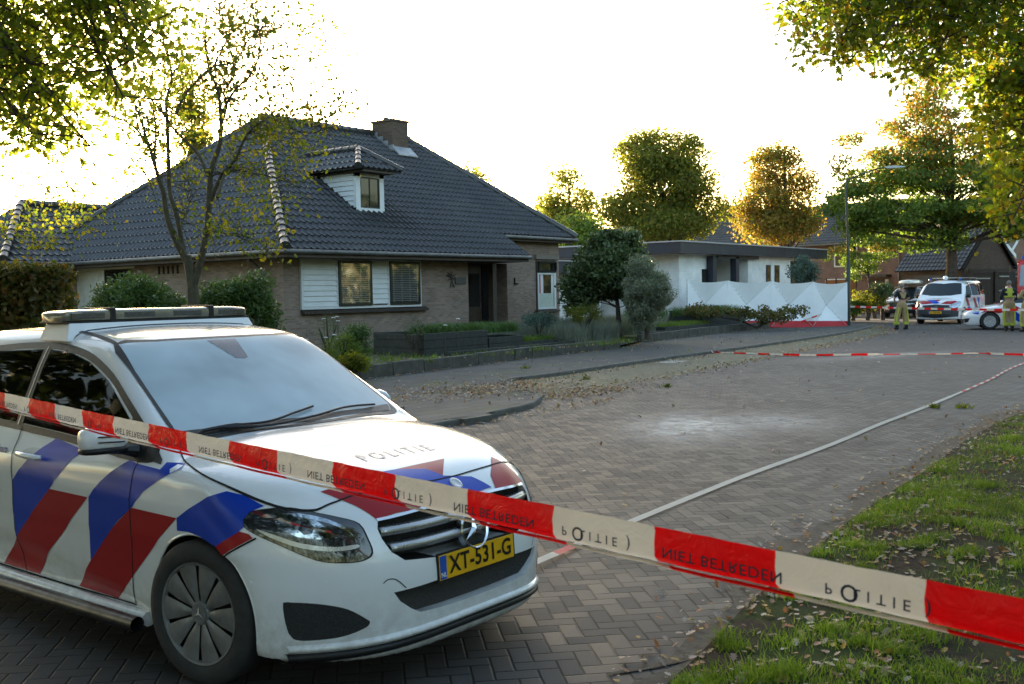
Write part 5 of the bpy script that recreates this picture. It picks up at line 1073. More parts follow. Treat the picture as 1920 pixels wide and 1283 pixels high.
VANP = dict(side=([.12, .20, .30, .5, .8, 1.0, 1.1, 1.2, 1.3], [.86, .90, .925, .945, .955, .955, .95, .94, .92]), taper=([-4.3, -3.4, -2.0, -.5, .2, .7], [.97, .99, 1, 1, .985, .95]),
    nose=([.12, .25, .4, .55, .7, .85, 1.0, 1.12], [.84, .90, .91, .90, .87, .78, .62, .35]), nk=.42, npow=4., tail=([.1, .4, 1.2, 1.9], [4.05, 4.10, 4.08, 4.0]), tk=.12,
    hood=([-4.3, -1, -.5, -.1, .2, .45, .65, .85], [1.3, 1.3, 1.24, 1.17, 1.11, 1.05, .98, .90]), hk=.10, hpow=3., bottom=.20,
    gside=([1.0, 1.15, 1.3, 1.5, 1.7, 1.85, 1.95], [.95, .94, .92, .88, .82, .74, .66]), roof=([-4.3, -4.0, -3, -2, -1.3, -.9, -.5, 0], [1.86, 1.90, 1.92, 1.92, 1.90, 1.87, 1.80, 1.6]), rk=.07, ws=(.12, 1.14, .90, .12), rear=(-4.02, 1.1, 7.0, .06), ublend=.03)
SUVP = dict(side=([.15, .3, .5, .8, .95, 1.05, 1.2], [.86, .90, .92, .93, .92, .90, .86]), taper=([-3.9, -2.0, .2, .7], [.95, 1, .985, .95]), nose=([.15, .35, .6, .8, .95, 1.05], [.85, .91, .91, .86, .6, .2]), nk=.5, npow=4., tail=([.1, .4, 1.2], [3.75, 3.82, 3.7]), tk=.25,
    hood=([-3.9, -1, -.5, 0, .4, .7, .9], [1.15, 1.14, 1.13, 1.09, 1.03, .96, .88]), hk=.1, hpow=3., bottom=.25, gside=([.9, 1.1, 1.3, 1.5, 1.65], [.92, .87, .80, .70, .60]), roof=([-3.9, -3.4, -2.6, -1.8, -1.2, -.8, -.3], [1.5, 1.6, 1.67, 1.68, 1.65, 1.56, 1.4]), rk=.06, ws=(-.35, 1.13, .58, .18), rear=(-3.6, 1.1, 1.6, .1), ublend=.03)
FARWS = pm('dark_windscreen', (.02, .028, .034), rough=.08, spec=.5)
KW = dict(nsec=120, dx=.05, nf=22)
def wz(px, py, z=0): p = at_z(px, py, z); return (p.x, p.y, 0)
# --- police estate, nose towards the left of the picture
c = HEST; e1 = thing('police_car', 'white police estate car with red and blue stripes facing left, beside the firefighters', 'police car', wz(1851, 617), R(109))
body = carve_body(c, e1, PAINT, [(0, .33), (-2.70, .33)], .365, [], .58, xa=-3.1, xb=.25, **KW)
skin('windscreen', [(-1.20, -.53), (-1.10, 0), (-1.20, .53), (-.52, .66), (-.40, .3), (-.37, 0), (-.40, -.3), (-.52, -.66)], 'T', WSGLASS, e1, c, .004, .06)
for sd, s in (('L', 1), ('R', -1)):
    skin('front_side_window', [(-.60, 1.0), (-.85, 1.11), (-1.15, 1.24), (-1.45, 1.325), (-1.78, 1.355), (-1.78, 1.01), (-1.2, 1.0)], sd, GLASSD, e1, c, .004, .06); skin('rear_side_window', [(-1.84, 1.355), (-2.4, 1.35), (-2.85, 1.33), (-2.85, 1.03), (-1.84, 1.01)], sd, GLASSD, e1, c, .004, .06); skin('quarter_window', [(-2.91, 1.32), (-3.3, 1.26), (-3.4, 1.06), (-2.91, 1.03)], sd, GLASSD, e1, c, .004, .06)
    for nm, mt, po in (('blue_stripe', BLUE, [(-.45, .72), (-.85, .72), (-1.25, .38), (-1.0, .28), (-.75, .45)]), ('red_stripe', RED, [(-.30, .98), (-.75, .98), (-1.15, .74), (-.88, .73), (-.55, .85)]), ('red_stripe', RED, [(.35, .63), (.1, .78), (-.25, .80), (-.55, .68), (-.30, .62), (0, .70)]), ('blue_stripe', BLUE, [(.60, .62), (.42, .70), (.35, .63), (.42, .58)]),
                       ('blue_stripe', BLUE, [(-1.28, .38), (-1.62, .68), (-1.95, .68), (-1.55, .30)]), ('red_stripe', RED, [(-1.5, .94), (-1.95, .94), (-2.2, .70), (-1.8, .70)]), ('blue_stripe', BLUE, [(-2.1, .66), (-2.4, .66), (-2.1, .36), (-1.9, .4)])): skin(nm, po, sd, mt, e1, c, .004, .05)
    for ln in ([(-.52, .93), (-.55, .6), (-.62, .28)], [(-1.81, 1.0), (-1.8, .6), (-1.75, .28)], [(-2.88, 1.0), (-2.75, .7), (-2.45, .5), (-2.4, .28)]): strip('panel_gap', ln, sd, .008, GAP, e1, c, .005)
    MB().tube([(-.62, s * .86, .98), (-.66, s * .98, 1.03), (-.68, s * 1.06, 1.03)], [.03, .085, .05], 10, sy=.8).build('wing_mirror', PAINT, e1, True)
    hl = quart([(.30, -.80, .70), (.50, -.66, .735), (.68, -.52, .70), (.74, -.47, .655), (.62, -.62, .63), (.40, -.78, .655)], .004, .04, 'headlight', LAMPB, e1)
    if s > 0: bm = bmesh.new(); bm.from_mesh(hl.data); bmesh.ops.scale(bm, vec=(1, -1, 1), verts=bm.verts); bmesh.ops.reverse_faces(bm, faces=bm.faces); bm.to_mesh(hl.data); bm.free()
    skin('lower_intake', [(s * .50, .42), (s * .72, .44), (s * .66, .30), (s * .52, .26)], 'F', BLACKPL, e1, c, .004, .04)
skin('grille', [(-.50, .40), (.50, .40), (.44, .22), (-.44, .22)], 'F', MESHBLK, e1, c, .004, .05); skin('chrome_edge', [(-.48, .60), (.48, .60), (.46, .57), (-.46, .57)], 'F', CHROME, e1, c, .005, .05)
WCAP = pm('light_hubcap', (.50, .51, .52), rough=.35, metal=.4)
for x in (0, -2.70):
    for s in (-1, 1): wheel(e1, (x, s * .775, .325), .325, .205, 0, .215, s, 12, WCAP)
MB().box(-1.95, -1.65, -.55, .55, 1.47, 1.55).build('light_bar', PLBLUE, e1, bevel=.02)
# --- police van, nose towards the camera
c = VANP; px = at(1790, 560, 49); vn = thing('police_van', 'white police van with red and blue bonnet stripes, facing the camera', 'police van', wz(1764, 607), R(181)); vn.scale = (1.05, 1.05, 1.04)
body = carve_body(c, vn, PAINT, [(0, .34), (-3.2, .34)], .38, [], .66, xa=-3.6, xb=.25, **KW)
skin('windscreen', [(-.62, -.70), (-.52, 0), (-.62, .70), (-.10, .82), (.03, .4), (.06, 0), (.03, -.4), (-.10, -.82)], 'T', FARWS, vn, c, .004, .06)
low = [(-.80, .80), (0, .83), (.80, .80), (.86, .62), (.84, .32), (0, .26), (-.84, .32), (-.86, .62)]
skin('front_bumper', low, 'F', pm('grey_bumper_plastic', (.035, .037, .045), rough=.55), vn, c, .006, .05); skin('lower_intake', [(-.6, .42), (.6, .42), (.5, .30), (-.5, .30)], 'F', BLACK, vn, c, .009, .05)
skin('grille', [(-.50, .80), (0, .84), (.50, .80), (.40, .66), (0, .58), (-.40, .66)], 'F', MESHBLK, vn, c, .009, .05); q = MB(); q.lathe((.93, 0, .70), (1, 0, 0), [(0, .09), (.012, .085), (.006, .075), (0, .07)], 24); q.build('badge', CHROME, vn, True)
for nm, mt, po in (('red_stripe', RED, [(-.85, .95), (-.60, 1.0), (-.30, .98), (-.15, .88), (-.40, .86), (-.75, .84)]), ('blue_stripe', BLUE, [(-.45, 1.02), (-.10, 1.03), (.16, .90), (0, .87), (-.15, .88), (-.30, .98)]), ('red_stripe', RED, [(-.1, 1.03), (.12, 1.04), (.1, .98), (.02, .97)]), ('red_stripe', RED, [(.18, .87), (.40, .98), (.70, .99), (.86, .92), (.78, .84), (.45, .85)])): skin(nm, po, 'F', mt, vn, c, .005, .05)
front_text('bonnet_lettering', 'POLITIE', .15, GREYF, vn, c, .25, 0, 0, .9, .004, 1.4)
for s in (1, -1):
    skin('headlight', [(s * .52, .80), (s * .84, .98), (s * .90, .92), (s * .88, .74), (s * .70, .68), (s * .55, .72)], 'F', LAMPB if s > 0 else LAMPB, vn, c, .008, .05)
    sd = 'L' if s > 0 else 'R'
    for nm, po in (('front_side_window', [(-.35, 1.22), (-.62, 1.60), (-.75, 1.74), (-1.35, 1.76), (-1.35, 1.20)]), ('middle_side_window', [(-1.45, 1.76), (-2.6, 1.77), (-2.6, 1.20), (-1.45, 1.20)]), ('rear_side_window', [(-2.7, 1.77), (-3.85, 1.75), (-3.85, 1.22), (-2.7, 1.20)])): skin(nm, po, sd, GLASSD, vn, c, .004, .08)
    for nm, mt, po in (('red_stripe', RED, [(-.15, 1.08), (-.55, 1.08), (-.95, .75), (-.5, .75)]), ('blue_stripe', BLUE, [(-.5, .72), (-.95, .72), (-1.3, .35), (-.9, .35)]), ('red_stripe', RED, [(-1.5, 1.08), (-1.9, 1.08), (-2.5, .5), (-2.1, .5)]), ('blue_stripe', BLUE, [(-2.3, 1.08), (-2.7, 1.08), (-2.7, .6)])): skin(nm, po, sd, mt, vn, c, .004, .06)
    MB().tube([(-.30, s * .93, 1.12), (-.34, s * 1.05, 1.2), (-.36, s * 1.12, 1.2)], [.03, .11, .07], 10).build('wing_mirror', BLACKPL, vn, True)
    MB().blob((-.72, s * .62, 1.90), .06, 12).build('blue_light', PLBLUE, vn, True)
    for x in (0, -3.2): wheel(vn, (x, s * .82, .335), .335, .215, 0, .21, s, 10, HUBCAP)
MB().blob((-.80, .0, 1.97), .10, 14).build('searchlight', PAINT, vn, True); MB().box(-3.8, -1.0, -.60, .60, 1.95, 1.99).build('roof_rack', SILVER, vn)
number_plate(vn, (.935, 0, .50), (0, 0, 0), 'L-728-NL', detail=False)
# --- black car with a white roof box
c = SUVP; sv = thing('black_car', 'black car carrying a long white roof box, half hidden by a firefighter', 'car', (*at(1690, 560, 57)[:2], 0), R(180 + 37.4 - 38))
BLKP = pm('black_car_paint', (.012, .013, .016), rough=.2, coat=1); body = carve_body(c, sv, BLKP, [(0, .36), (-2.75, .36)], .4, [], .62, xa=-3.2, xb=.2, **KW)
skin('windscreen', [(-1.1, -.58), (-1.0, 0), (-1.1, .58), (-.50, .72), (-.36, .3), (-.33, 0), (-.36, -.3), (-.50, -.72)], 'T', FARWS, sv, c, .004, .06)
for sd, s in (('L', 1), ('R', -1)):
    skin('front_side_window', [(-.65, 1.17), (-1.1, 1.48), (-1.75, 1.56), (-1.75, 1.18)], sd, GLASSD, sv, c, .004, .07); skin('rear_side_window', [(-1.82, 1.56), (-2.9, 1.54), (-3.2, 1.25), (-1.82, 1.18)], sd, GLASSD, sv, c, .004, .07)
    MB().tube([(-.6, s * .90, 1.12), (-.64, s * 1.03, 1.17), (-.66, s * 1.1, 1.17)], [.03, .09, .05], 10).build('wing_mirror', SILVER, sv, True); skin('headlight', [(s * .5, .82), (s * .8, .86), (s * .84, .76), (s * .55, .72)], 'F', LAMPB, sv, c, .005, .05)
    for x in (0, -2.75): wheel(sv, (x, s * .79, .36), .36, .22, 0, .24, s, 8, HUBCAP)
    MB().tube([(-.9, s * .60, 1.66), (-3.0, s * .58, 1.68)], .02, 6).build('roof_rail', SILVER, sv)
rbx = MB(); V = []
secs = [(-.35, .10, .06), (-.5, .30, .13), (-.9, .38, .17), (-2.0, .42, .20), (-2.7, .38, .18), (-2.9, .28, .12)]
for (x, hw, hh) in secs:
    for k in range(12): a = 2 * math.pi * k / 12; V.append((x, hw * abs(math.cos(a)) ** .6 * np.sign(math.cos(a)), 1.90 + hh * abs(math.sin(a)) ** .7 * np.sign(math.sin(a)) * (1 if math.sin(a) > 0 else .55)))
rbx.add(V, [(i * 12 + k, i * 12 + (k + 1) % 12, i * 12 + 12 + (k + 1) % 12, i * 12 + 12 + k) for i in range(5) for k in range(12)] + [tuple(range(12)), tuple(range(60, 72))]); rb = rbx.build('roof_box', PAINT, None, True); rb.location = sv.location; rb.rotation_euler = sv.rotation_euler; tag(rb, 'long white roof box strapped on top of the black car', 'roof box')
# --- fire engine, only its cab front reaches into the picture
fe = thing('fire_engine', 'red fire engine cut off by the right edge, only its cab corner and mirrors visible', 'fire engine', (*at(1906, 560, 52)[:2], 0), R(180 + 37.4 - 32))
REDP = pm('fire_red_paint', (.50, .015, .012), (.44, .012, .010), scale=2, rough=.25, coat=.7); W_ = 1.22
# local: x forwards, y left. origin at the front right cab corner
m = MB(); prof = [(0, .45), (.02, 1.35), (-.10, 1.55), (-.32, 2.75), (-.5, 2.92), (-2.3, 2.95), (-2.4, .45)]; m.prism(prof, 'y', 0, 2.4); m.box(-7.6, -2.45, 0, 2.4, .55, 3.0); m.build('cab', REDP, fe, bevel=.06)
m = MB(); m.hexa([(-.075, .12, 1.62), (-.075, 2.28, 1.62), (-.11, 2.28, 1.60), (-.11, .12, 1.60)], [(-.295, .16, 2.66), (-.295, 2.24, 2.66), (-.34, 2.24, 2.66), (-.34, .16, 2.66)]); m.build('windscreen', WSGLASS, fe)
m = MB(); m.box(-1.05, -.45, -.012, .0, 1.6, 2.6); m.box(-2.1, -1.25, -.012, 0, 1.6, 2.6); m.build('side_window', GLASSD, fe); MB().box(-7.4, -2.6, -.015, .0, .9, 2.7).build('roller_shutter', SILVER, fe)
m = MB(); m.box(.0, .16, -.02, 2.42, .35, .85); m.build('front_bumper', PAINT, fe, bevel=.03); m = MB(); m.box(.02, .05, .25, 2.15, .9, 1.3); m.build('grille', BLACK, fe)
for (y, s) in ((-.12, -1), (2.52, 1)):
    m = MB(); m.tube([(-.15, y + .12 * -s, 2.55), (.12, y + s * .15, 2.62), (.14, y + s * .18, 1.75), (-.08, y + .1 * -s, 1.6)], .022, 6); m.box(.08, .22, y + s * .08 - .10, y + s * .08 + .16, 1.75, 2.35); m.build('wing_mirror', BLACKPL, fe, bevel=.01); MB().blob((.15, y + s * .22, 1.50), .16, 14, sq=(.7, 1, 1)).build('round_mirror', SILVER, fe, True)
    for x in (-1.3, -5.6): wheel(fe, (x, y * .80 if y < 0 else 2.25, .5), .5, .3, 0, .29, s, 10, HUBCAP)
m = MB(); m.box(-1.2, -.6, .15, 2.25, 2.95, 3.12); m.build('light_bar', PLBLUE, fe, bevel=.03); MB().tube([(.14, .05, 1.15), (.20, .02, 1.0), (.2, .02, .75)], .09, 10).build('hose_fitting', REDP, fe, True)
for y in (.35, 2.05): MB().lathe((.16, y, .62), (1, 0, 0), [(0, .11), (.02, .10), (.02, .0)], 20).build('headlight', LAMPB, fe)
# ------------------------------------------------------------------ plants
SH = {'rhomb': ([(0, 0, 0), (.45, .30, .05), (1, 0, -.03), (.45, -.30, .05)], [(0, 1, 2), (0, 2, 3)]),
      'oval': ([(0, 0, 0), (.25, .26, .04), (.65, .27, .03), (1, 0, -.06), (.65, -.27, .03), (.25, -.26, .04)], [(0, 1, 2, 3), (0, 3, 4, 5)]),
      'lance': ([(0, 0, 0), (.4, .13, .03), (1, 0, -.08), (.4, -.13, .03)], [(0, 1, 2), (0, 2, 3)]),
      'oak': ([(0, 0, 0), (.18, .10, .01), (.28, .30, .05), (.42, .16, .02), (.55, .40, .07), (.68, .17, .02), (.84, .24, .03), (1, 0, -.04), (.84, -.24, .03), (.68, -.17, .02), (.55, -.40, .07), (.42, -.16, .02), (.28, -.30, .05), (.18, -.10, .01)], [tuple(range(0, 8)), (0,) + tuple(range(7, 14))])}
def leaf_cloud(name, P, size, mat, parent=None, shape='rhomb', seed=1, up=0., svar=.3, nrm=None):
    r = np.random.default_rng(seed); P = np.asarray(P, float); N = len(P); sv, sf = SH[shape]; sv = np.array(sv)
    d = r.normal(size=(N, 3)); d[:, 2] *= (1 - up * .6); d[:, 2] -= .25 * (up == 0); d /= np.linalg.norm(d, axis=1, keepdims=True)
    w_ = r.normal(size=(N, 3)) * (1 - up) + np.array([0, 0, 1.]) * up * 1.6
    n = w_ - d * np.sum(w_ * d, 1, keepdims=True); n /= np.linalg.norm(n, axis=1, keepdims=True) + 1e-9; b = np.cross(n, d)
    s = size * (1 + svar * r.uniform(-1, 1, N))
    V = P[:, None] + s[:, None, None] * (sv[None, :, :1] * d[:, None] + sv[None, :, 1:2] * b[:, None] + sv[None, :, 2:] * n[:, None]); V -= (s[:, None] * d * .5)[:, None]
    k = len(sv); ln = len(sf[0]); F_ = (np.arange(N)[:, None, None] * k + np.array(sf)[None]).reshape(-1, ln)
    return npmesh(name, V.reshape(-1, 3), F_, mat, parent, True)
def crown_points(blobs, nclump, per, rc, seed, shell=.55, flat=.7):
    """leaf positions in clumps spread through a set of ellipsoids; returns points and clump centres"""
    r = np.random.default_rng(seed); vol = np.array([b[3] * b[4] * b[5] for b in blobs]); vol = vol / vol.sum(); Cc = []
    for b, f in zip(blobs, vol):
        k = max(2, int(round(nclump * f))); d = r.normal(size=(k, 3)); d /= np.linalg.norm(d, axis=1, keepdims=True); rad = (shell + (1 - shell) * r.uniform(0, 1, k)) ** .8
        rad *= r.uniform(.82, 1.08, k); Cc.append(np.array(b[:3]) + d * rad[:, None] * np.array(b[3:6]))
    Cc = np.concatenate(Cc); sc_ = r.uniform(.6, 1.35, len(Cc)); n = np.maximum(4, (per * sc_ ** 2).astype(int))
    P = np.repeat(Cc, n, 0); q = r.normal(size=(len(P), 3)); q /= np.linalg.norm(q, axis=1, keepdims=True); q *= (r.uniform(0, 1, len(P)) ** .45)[:, None] * np.repeat(sc_, n)[:, None] * rc; q[:, 2] *= flat
    return P + q, Cc
BARK = pm('tree_bark', (.075, .058, .042), (.035, .028, .02), scale=9, rough=.9, bump=.8, bscale=25)
BARKG = pm('greenish_bark', (.085, .075, .045), (.05, .042, .028), scale=7, rough=.85, bump=.5, bscale=25)
def trunk_mesh(root, base, top, r0, Cc, nl, seed, mat=BARK, split=.35, name='trunk', rl=.22):
    r = random.Random(seed); m = MB(); base, top = Vector(base), Vector(top); n = 7; pts = []
    for k in range(n + 1):
        t = k / n; pts.append(base.lerp(top, t) + Vector((r.uniform(-1, 1), r.uniform(-1, 1), 0)) * .06 * (top - base).length * .12 * min(1, t * 3))
    m.tube(pts, [r0 * (1.25 if k == 0 else 1) * (1 - .82 * k / n) + .01 for k in range(n + 1)], 10)
    idx = list(range(len(Cc))); r.shuffle(idx)
    for i in idx[:nl]:
        c_ = Vector(Cc[i]); t = min(.97, max(split, ((c_.z - base.z) / (top.z - base.z)) * r.uniform(.62, .9))); p = base.lerp(top, t); rr = r0 * (1 - .82 * t) * .55 * r.uniform(.5, 1) * (rl / .22)
        mid = p.lerp(c_, .5) + Vector((r.uniform(-1, 1), r.uniform(-1, 1), r.uniform(.0, 1.0))) * (c_ - p).length * .12
        m.tube([p, p.lerp(mid, .5) + Vector((0, 0, .03)), mid, mid.lerp(c_, .55), c_], [rr, rr * .8, rr * .6, rr * .38, rr * .15], 5)
    return m.build(name, mat, root, True, fix=False)
def tree(name, label, base, top, r0, blobs, nclump, per, rc, leaf, size, seed, shape='rhomb', cat='tree', group=None, nl=40, bark=BARK, shell=.55, split=.35, flat=.7):
    root = thing(name, label, cat, (base[0], base[1], base[2]), 0, group); B = Vector(base)
    P, Cc = crown_points(blobs, nclump, per, rc, seed, shell, flat); P = P - np.array(base); Cl = Cc - np.array(base)
    trunk_mesh(root, (0, 0, 0), Vector(top) - B, r0, Cl, nl, seed, bark, split)
    if isinstance(leaf, list):      # (material, share, rule) parts of the crown of different colour
        r = np.random.default_rng(seed + 5); left = np.ones(len(P), bool)
        for k, (mt, fn_) in enumerate(leaf):
            sel = left & (fn_(P + np.array(base), r) if fn_ else True); left &= ~sel
            leaf_cloud('crown', P[sel], size, mt, root, shape, seed + k)
    else: leaf_cloud('crown', P, size, leaf, root, shape, seed)
    return root
def blob_at(px, py, depth, rx, ry, rd=None):
    p = at(px, py, depth); s = depth / F_PX; return (p.x, p.y, p.z, (rd or rx) * s, (rd or rx) * s, ry * s)
L_OLIVE = leafmat('olive_green_foliage', [(.10, .125, .028), (.14, .16, .034), (.18, .18, .036), (.24, .18, .038)], .6)
L_ORANGE = leafmat('orange_green_foliage', [(.12, .15, .03), (.22, .20, .03), (.30, .17, .035), (.26, .14, .04), (.14, .16, .034)], .48)
L_GREEN = leafmat('mid_green_foliage', [(.065, .12, .026), (.095, .155, .032), (.125, .185, .034), (.16, .19, .036)])
L_YG = leafmat('yellow_green_foliage', [(.06, .085, .012), (.09, .12, .014), (.14, .14, .016), (.20, .16, .02)], .55)
L_RED = leafmat('red_autumn_foliage', [(.30, .10, .035), (.34, .17, .04), (.28, .20, .035), (.18, .17, .03)], .5)
L_DARK = leafmat('dark_evergreen_foliage', [(.042, .068, .026), (.060, .092, .034), (.080, .115, .044), (.11, .13, .05)], .2, .42)
L_RHODO = leafmat('rhododendron_foliage', [(.05, .10, .028), (.07, .13, .038), (.095, .16, .045), (.065, .11, .03)], .25, .38)
L_OLV = leafmat('silvery_olive_foliage', [(.14, .16, .11), (.19, .215, .15), (.25, .27, .21), (.15, .165, .09)], .25)
L_BLUE = leafmat('blue_green_foliage', [(.06, .10, .08), (.09, .14, .115), (.07, .11, .09)], .2)
L_LAV = leafmat('lavender_foliage', [(.12, .14, .115), (.17, .20, .16), (.23, .25, .21), (.14, .145, .105)], .2)
L_HEDGE = leafmat('beech_hedge_foliage', [(.055, .075, .018), (.08, .095, .024), (.14, .105, .03), (.07, .08, .02), (.22, .11, .035)], .35)
L_OAK = leafmat('oak_foliage', [(.07, .12, .012), (.10, .155, .014), (.14, .18, .016), (.22, .21, .018), (.20, .19, .018), (.10, .14, .014), (.30, .17, .018)], .55)
L_TL = leafmat('dark_oak_foliage', [(.09, .12, .016), (.12, .155, .018), (.15, .18, .02), (.21, .20, .024)], .62)
L_GRASS = leafmat('grass_blades', [(.085, .155, .013), (.12, .20, .017), (.16, .23, .022), (.22, .26, .05)], .4, .5)
L_DRY = leafmat('fallen_leaves', [(.34, .27, .22), (.30, .20, .14), (.36, .13, .03), (.44, .36, .30), (.20, .09, .04), (.44, .29, .05), (.36, .28, .22), (.42, .36, .31)], .15, .6)
# --- street trees behind the houses
tree('maple_tree', 'big rounded olive green maple tree rising behind the white bungalow', at(1242, 560, 60)[:2] + (0,) if False else (*at(1242, 560, 60)[:2], 0), at(1240, 300, 60), .32,
     [blob_at(1240, 350, 60, 84, 70, 60), blob_at(1172, 398, 60, 40, 44), blob_at(1310, 385, 60, 38, 50), blob_at(1240, 425, 60, 85, 28), blob_at(1210, 292, 60, 46, 38), blob_at(1278, 292, 60, 44, 40), blob_at(1243, 262, 60, 32, 18), blob_at(1322, 340, 60, 22, 40)], 215, 165, 1.0, L_OLIVE, .20, 11, nl=60, shell=.7)
tree('maple_tree', 'small olive maple tree with a pointed top between the hipped roof and the big maple', (*at(1065, 560, 66)[:2], 0), at(1068, 345, 66), .2,
     [blob_at(1062, 338, 66, 24, 24), blob_at(1050, 388, 66, 34, 20), blob_at(1088, 378, 66, 26, 30), blob_at(1068, 415, 66, 46, 22)], 50, 110, .85, L_OLIVE, .2, 12, nl=30)
tree('lime_tree', 'light green round tree below the small maple, beside the end of the hipped roof', (*at(1098, 560, 54)[:2], 0), at(1098, 430, 54), .18,
     [blob_at(1095, 440, 54, 36, 36), blob_at(1070, 470, 54, 26, 30), blob_at(1125, 470, 54, 25, 30)], 60, 80, .7, L_GREEN, .2, 13, nl=20)
tree('maple_tree', 'orange tinged maple tree with an open crown behind the far lamp post', (*at(1478, 560, 60)[:2], 0), at(1470, 300, 60), .24,
     [blob_at(1452, 318, 60, 40, 34), blob_at(1430, 380, 60, 48, 42), blob_at(1490, 370, 60, 34, 40), blob_at(1455, 428, 60, 74, 28), blob_at(1508, 415, 60, 26, 30), blob_at(1412, 298, 60, 10, 14), blob_at(1443, 285, 60, 22, 14)], 125, 130, .82, L_ORANGE, .19, 14, nl=50)
for k, (px, py, rx, ry, lb) in enumerate(((878, 322, 22, 12, 'treetop just showing over the sloping roof hip right of the chimney'), (1012, 410, 24, 22, 'yellowish treetop showing just above the right eaves of the hipped roof'))):
    tree('distant_tree', lb, (*at(px, 560, 70)[:2], 0), at(px, py, 70), .2, [blob_at(px, py, 70, rx, ry), blob_at(px + 8, py + 40, 70, rx * 1.6, 40)], 45, 40, .8, L_OLIVE, .28, 20 + k, nl=10)
tree('conifer', 'slim dark conifer rising behind the left part of the tiled roof', (*at(362, 560, 48)[:2], 0), at(360, 150, 48), .15, [blob_at(362, 250, 48, 26, 60), blob_at(350, 180, 48, 20, 55), blob_at(378, 215, 48, 16, 50)], 75, 60, .55, L_OLIVE, .17, 23, nl=40)
def red_top(P, r): return (P[:, 2] > 7) & (r.uniform(size=len(P)) < np.clip((P[:, 2] - 6.6) / 6, 0, .6))
tr_b = (*at(1783, 560, 56)[:2], 0)
bl = [blob_at(1780, 340, 56, 120, 22), blob_at(1700, 400, 56, 105, 30), blob_at(1830, 395, 56, 110, 26), blob_at(1610, 400, 56, 62, 42), blob_at(1700, 300, 56, 72, 40), blob_at(1730, 235, 56, 70, 45), blob_at(1745, 170, 56, 50, 35), blob_at(1820, 290, 56, 70, 50), blob_at(1900, 420, 56, 60, 30), blob_at(1610, 270, 56, 26, 22), blob_at(1585, 312, 56, 30, 18), blob_at(1630, 340, 56, 55, 26), blob_at(1655, 300, 56, 40, 24), blob_at(1590, 365, 56, 45, 18), blob_at(1650, 440, 56, 55, 22), blob_at(1900, 340, 56, 60, 40), blob_at(1740, 450, 56, 65, 22), blob_at(1960, 380, 56, 70, 60)]
tree('oak_tree', 'large spreading green and red oak with dark trunk standing right behind the police van', tr_b, at(1784, 230, 56), .36, bl, 450, 105, .85, [(L_RED, red_top), (L_GREEN, None)], .2, 31, nl=75, split=.36, flat=.45)
tree('maple_shrub', 'small spreading maple with yellowing leaves, right of the near lamp post', (*at(1640, 575, 56)[:2], 0), at(1625, 500, 56), .10, [blob_at(1620, 490, 56, 45, 20), blob_at(1655, 470, 56, 30, 14), blob_at(1575, 480, 56, 32, 18), blob_at(1600, 510, 56, 30, 14)], 60, 60, .4, [(L_ORANGE, lambda P, r: (P[:, 2] > 3.6)), (L_GREEN, None)], .13, 32, nl=25, split=.2, flat=.5)
def bush(name, label, blobs, nclump, per, rc, leaf, size, seed, shape='rhomb', cat='shrub', group=None, stems=6, base_z=.2, shell=.6, up=0.):
    c_ = np.mean([b[:3] for b in blobs], 0); base = np.array([c_[0], c_[1], base_z]); root = thing(name, label, cat, tuple(base), 0, group); P, Cc = crown_points(blobs, nclump, per, rc, seed, shell, .85)
    ok = P[:, 2] > base_z; leaf_cloud('foliage', P[ok] - base, size, leaf, root, shape, seed, up)
    m = MB(); r = random.Random(seed); Cl = Cc - base
    for k in range(stems):
        c2 = Vector(Cl[r.randrange(len(Cl))]); m.tube([(r.uniform(-.1, .1), r.uniform(-.1, .1), 0), (c2.x * .3, c2.y * .3, c2.z * .5), tuple(c2)], [.035, .025, .01], 6)
    m.build('stems', BARK, root, True, fix=False); return root
for k, (px, py, rx, ry, lb, mt) in enumerate(((1628, 562, 30, 19, 'rounded light green garden bush left of the black car', L_YG), (1600, 575, 16, 12, 'low green bush at the foot of the near lamp post', L_GREEN), (1655, 545, 18, 14, 'dark bush between the brick row and the black car', L_DARK), (1505, 508, 30, 24, 'feathery blue-green shrub in front of the bungalow window', L_BLUE))):
    bush('garden_shrub', lb, [blob_at(px, py, 53 if k != 3 else 47, rx, ry)], 45, 60, .28, mt, .10, 40 + k, base_z=.0)
# --- garden of the house
D0 = 33.5
bt = (*at(1163, 600, D0)[:2], .26)
tree('rounded_evergreen', 'dark rounded evergreen tree on thin forked trunk beside the silvery olive', bt, at(1150, 500, D0), .09,
     [blob_at(1142, 505, D0, 62, 50), blob_at(1155, 462, D0, 46, 27), blob_at(1095, 535, D0, 32, 34), blob_at(1190, 525, D0, 34, 42), blob_at(1088, 566, D0, 28, 22), blob_at(1205, 572, D0, 26, 22)], 270, 150, .40, L_DARK, .12, 51, 'oval', nl=30, split=.15)
tree('olive_tree', 'silvery grey-green olive tree in front of the dark rounded evergreen', (*at(1214, 618, 31)[:2], .26), at(1210, 540, 31), .08,
     [blob_at(1210, 545, 31, 38, 46), blob_at(1203, 500, 31, 22, 22), blob_at(1232, 560, 31, 26, 26), blob_at(1205, 590, 31, 30, 22)], 190, 170, .24, L_OLV, .085, 52, 'lance', nl=30, split=.2)
bush('rhododendron', 'dense rhododendron bush in front of the left house wall, left of the forked tree', [blob_at(245, 560, 20.5, 52, 42), blob_at(300, 570, 20.5, 46, 34), blob_at(215, 590, 20.5, 45, 40), blob_at(320, 620, 20.5, 50, 50), blob_at(240, 640, 20.5, 60, 50)], 260, 75, .26, L_RHODO, .115, 53, 'lance', up=.3)
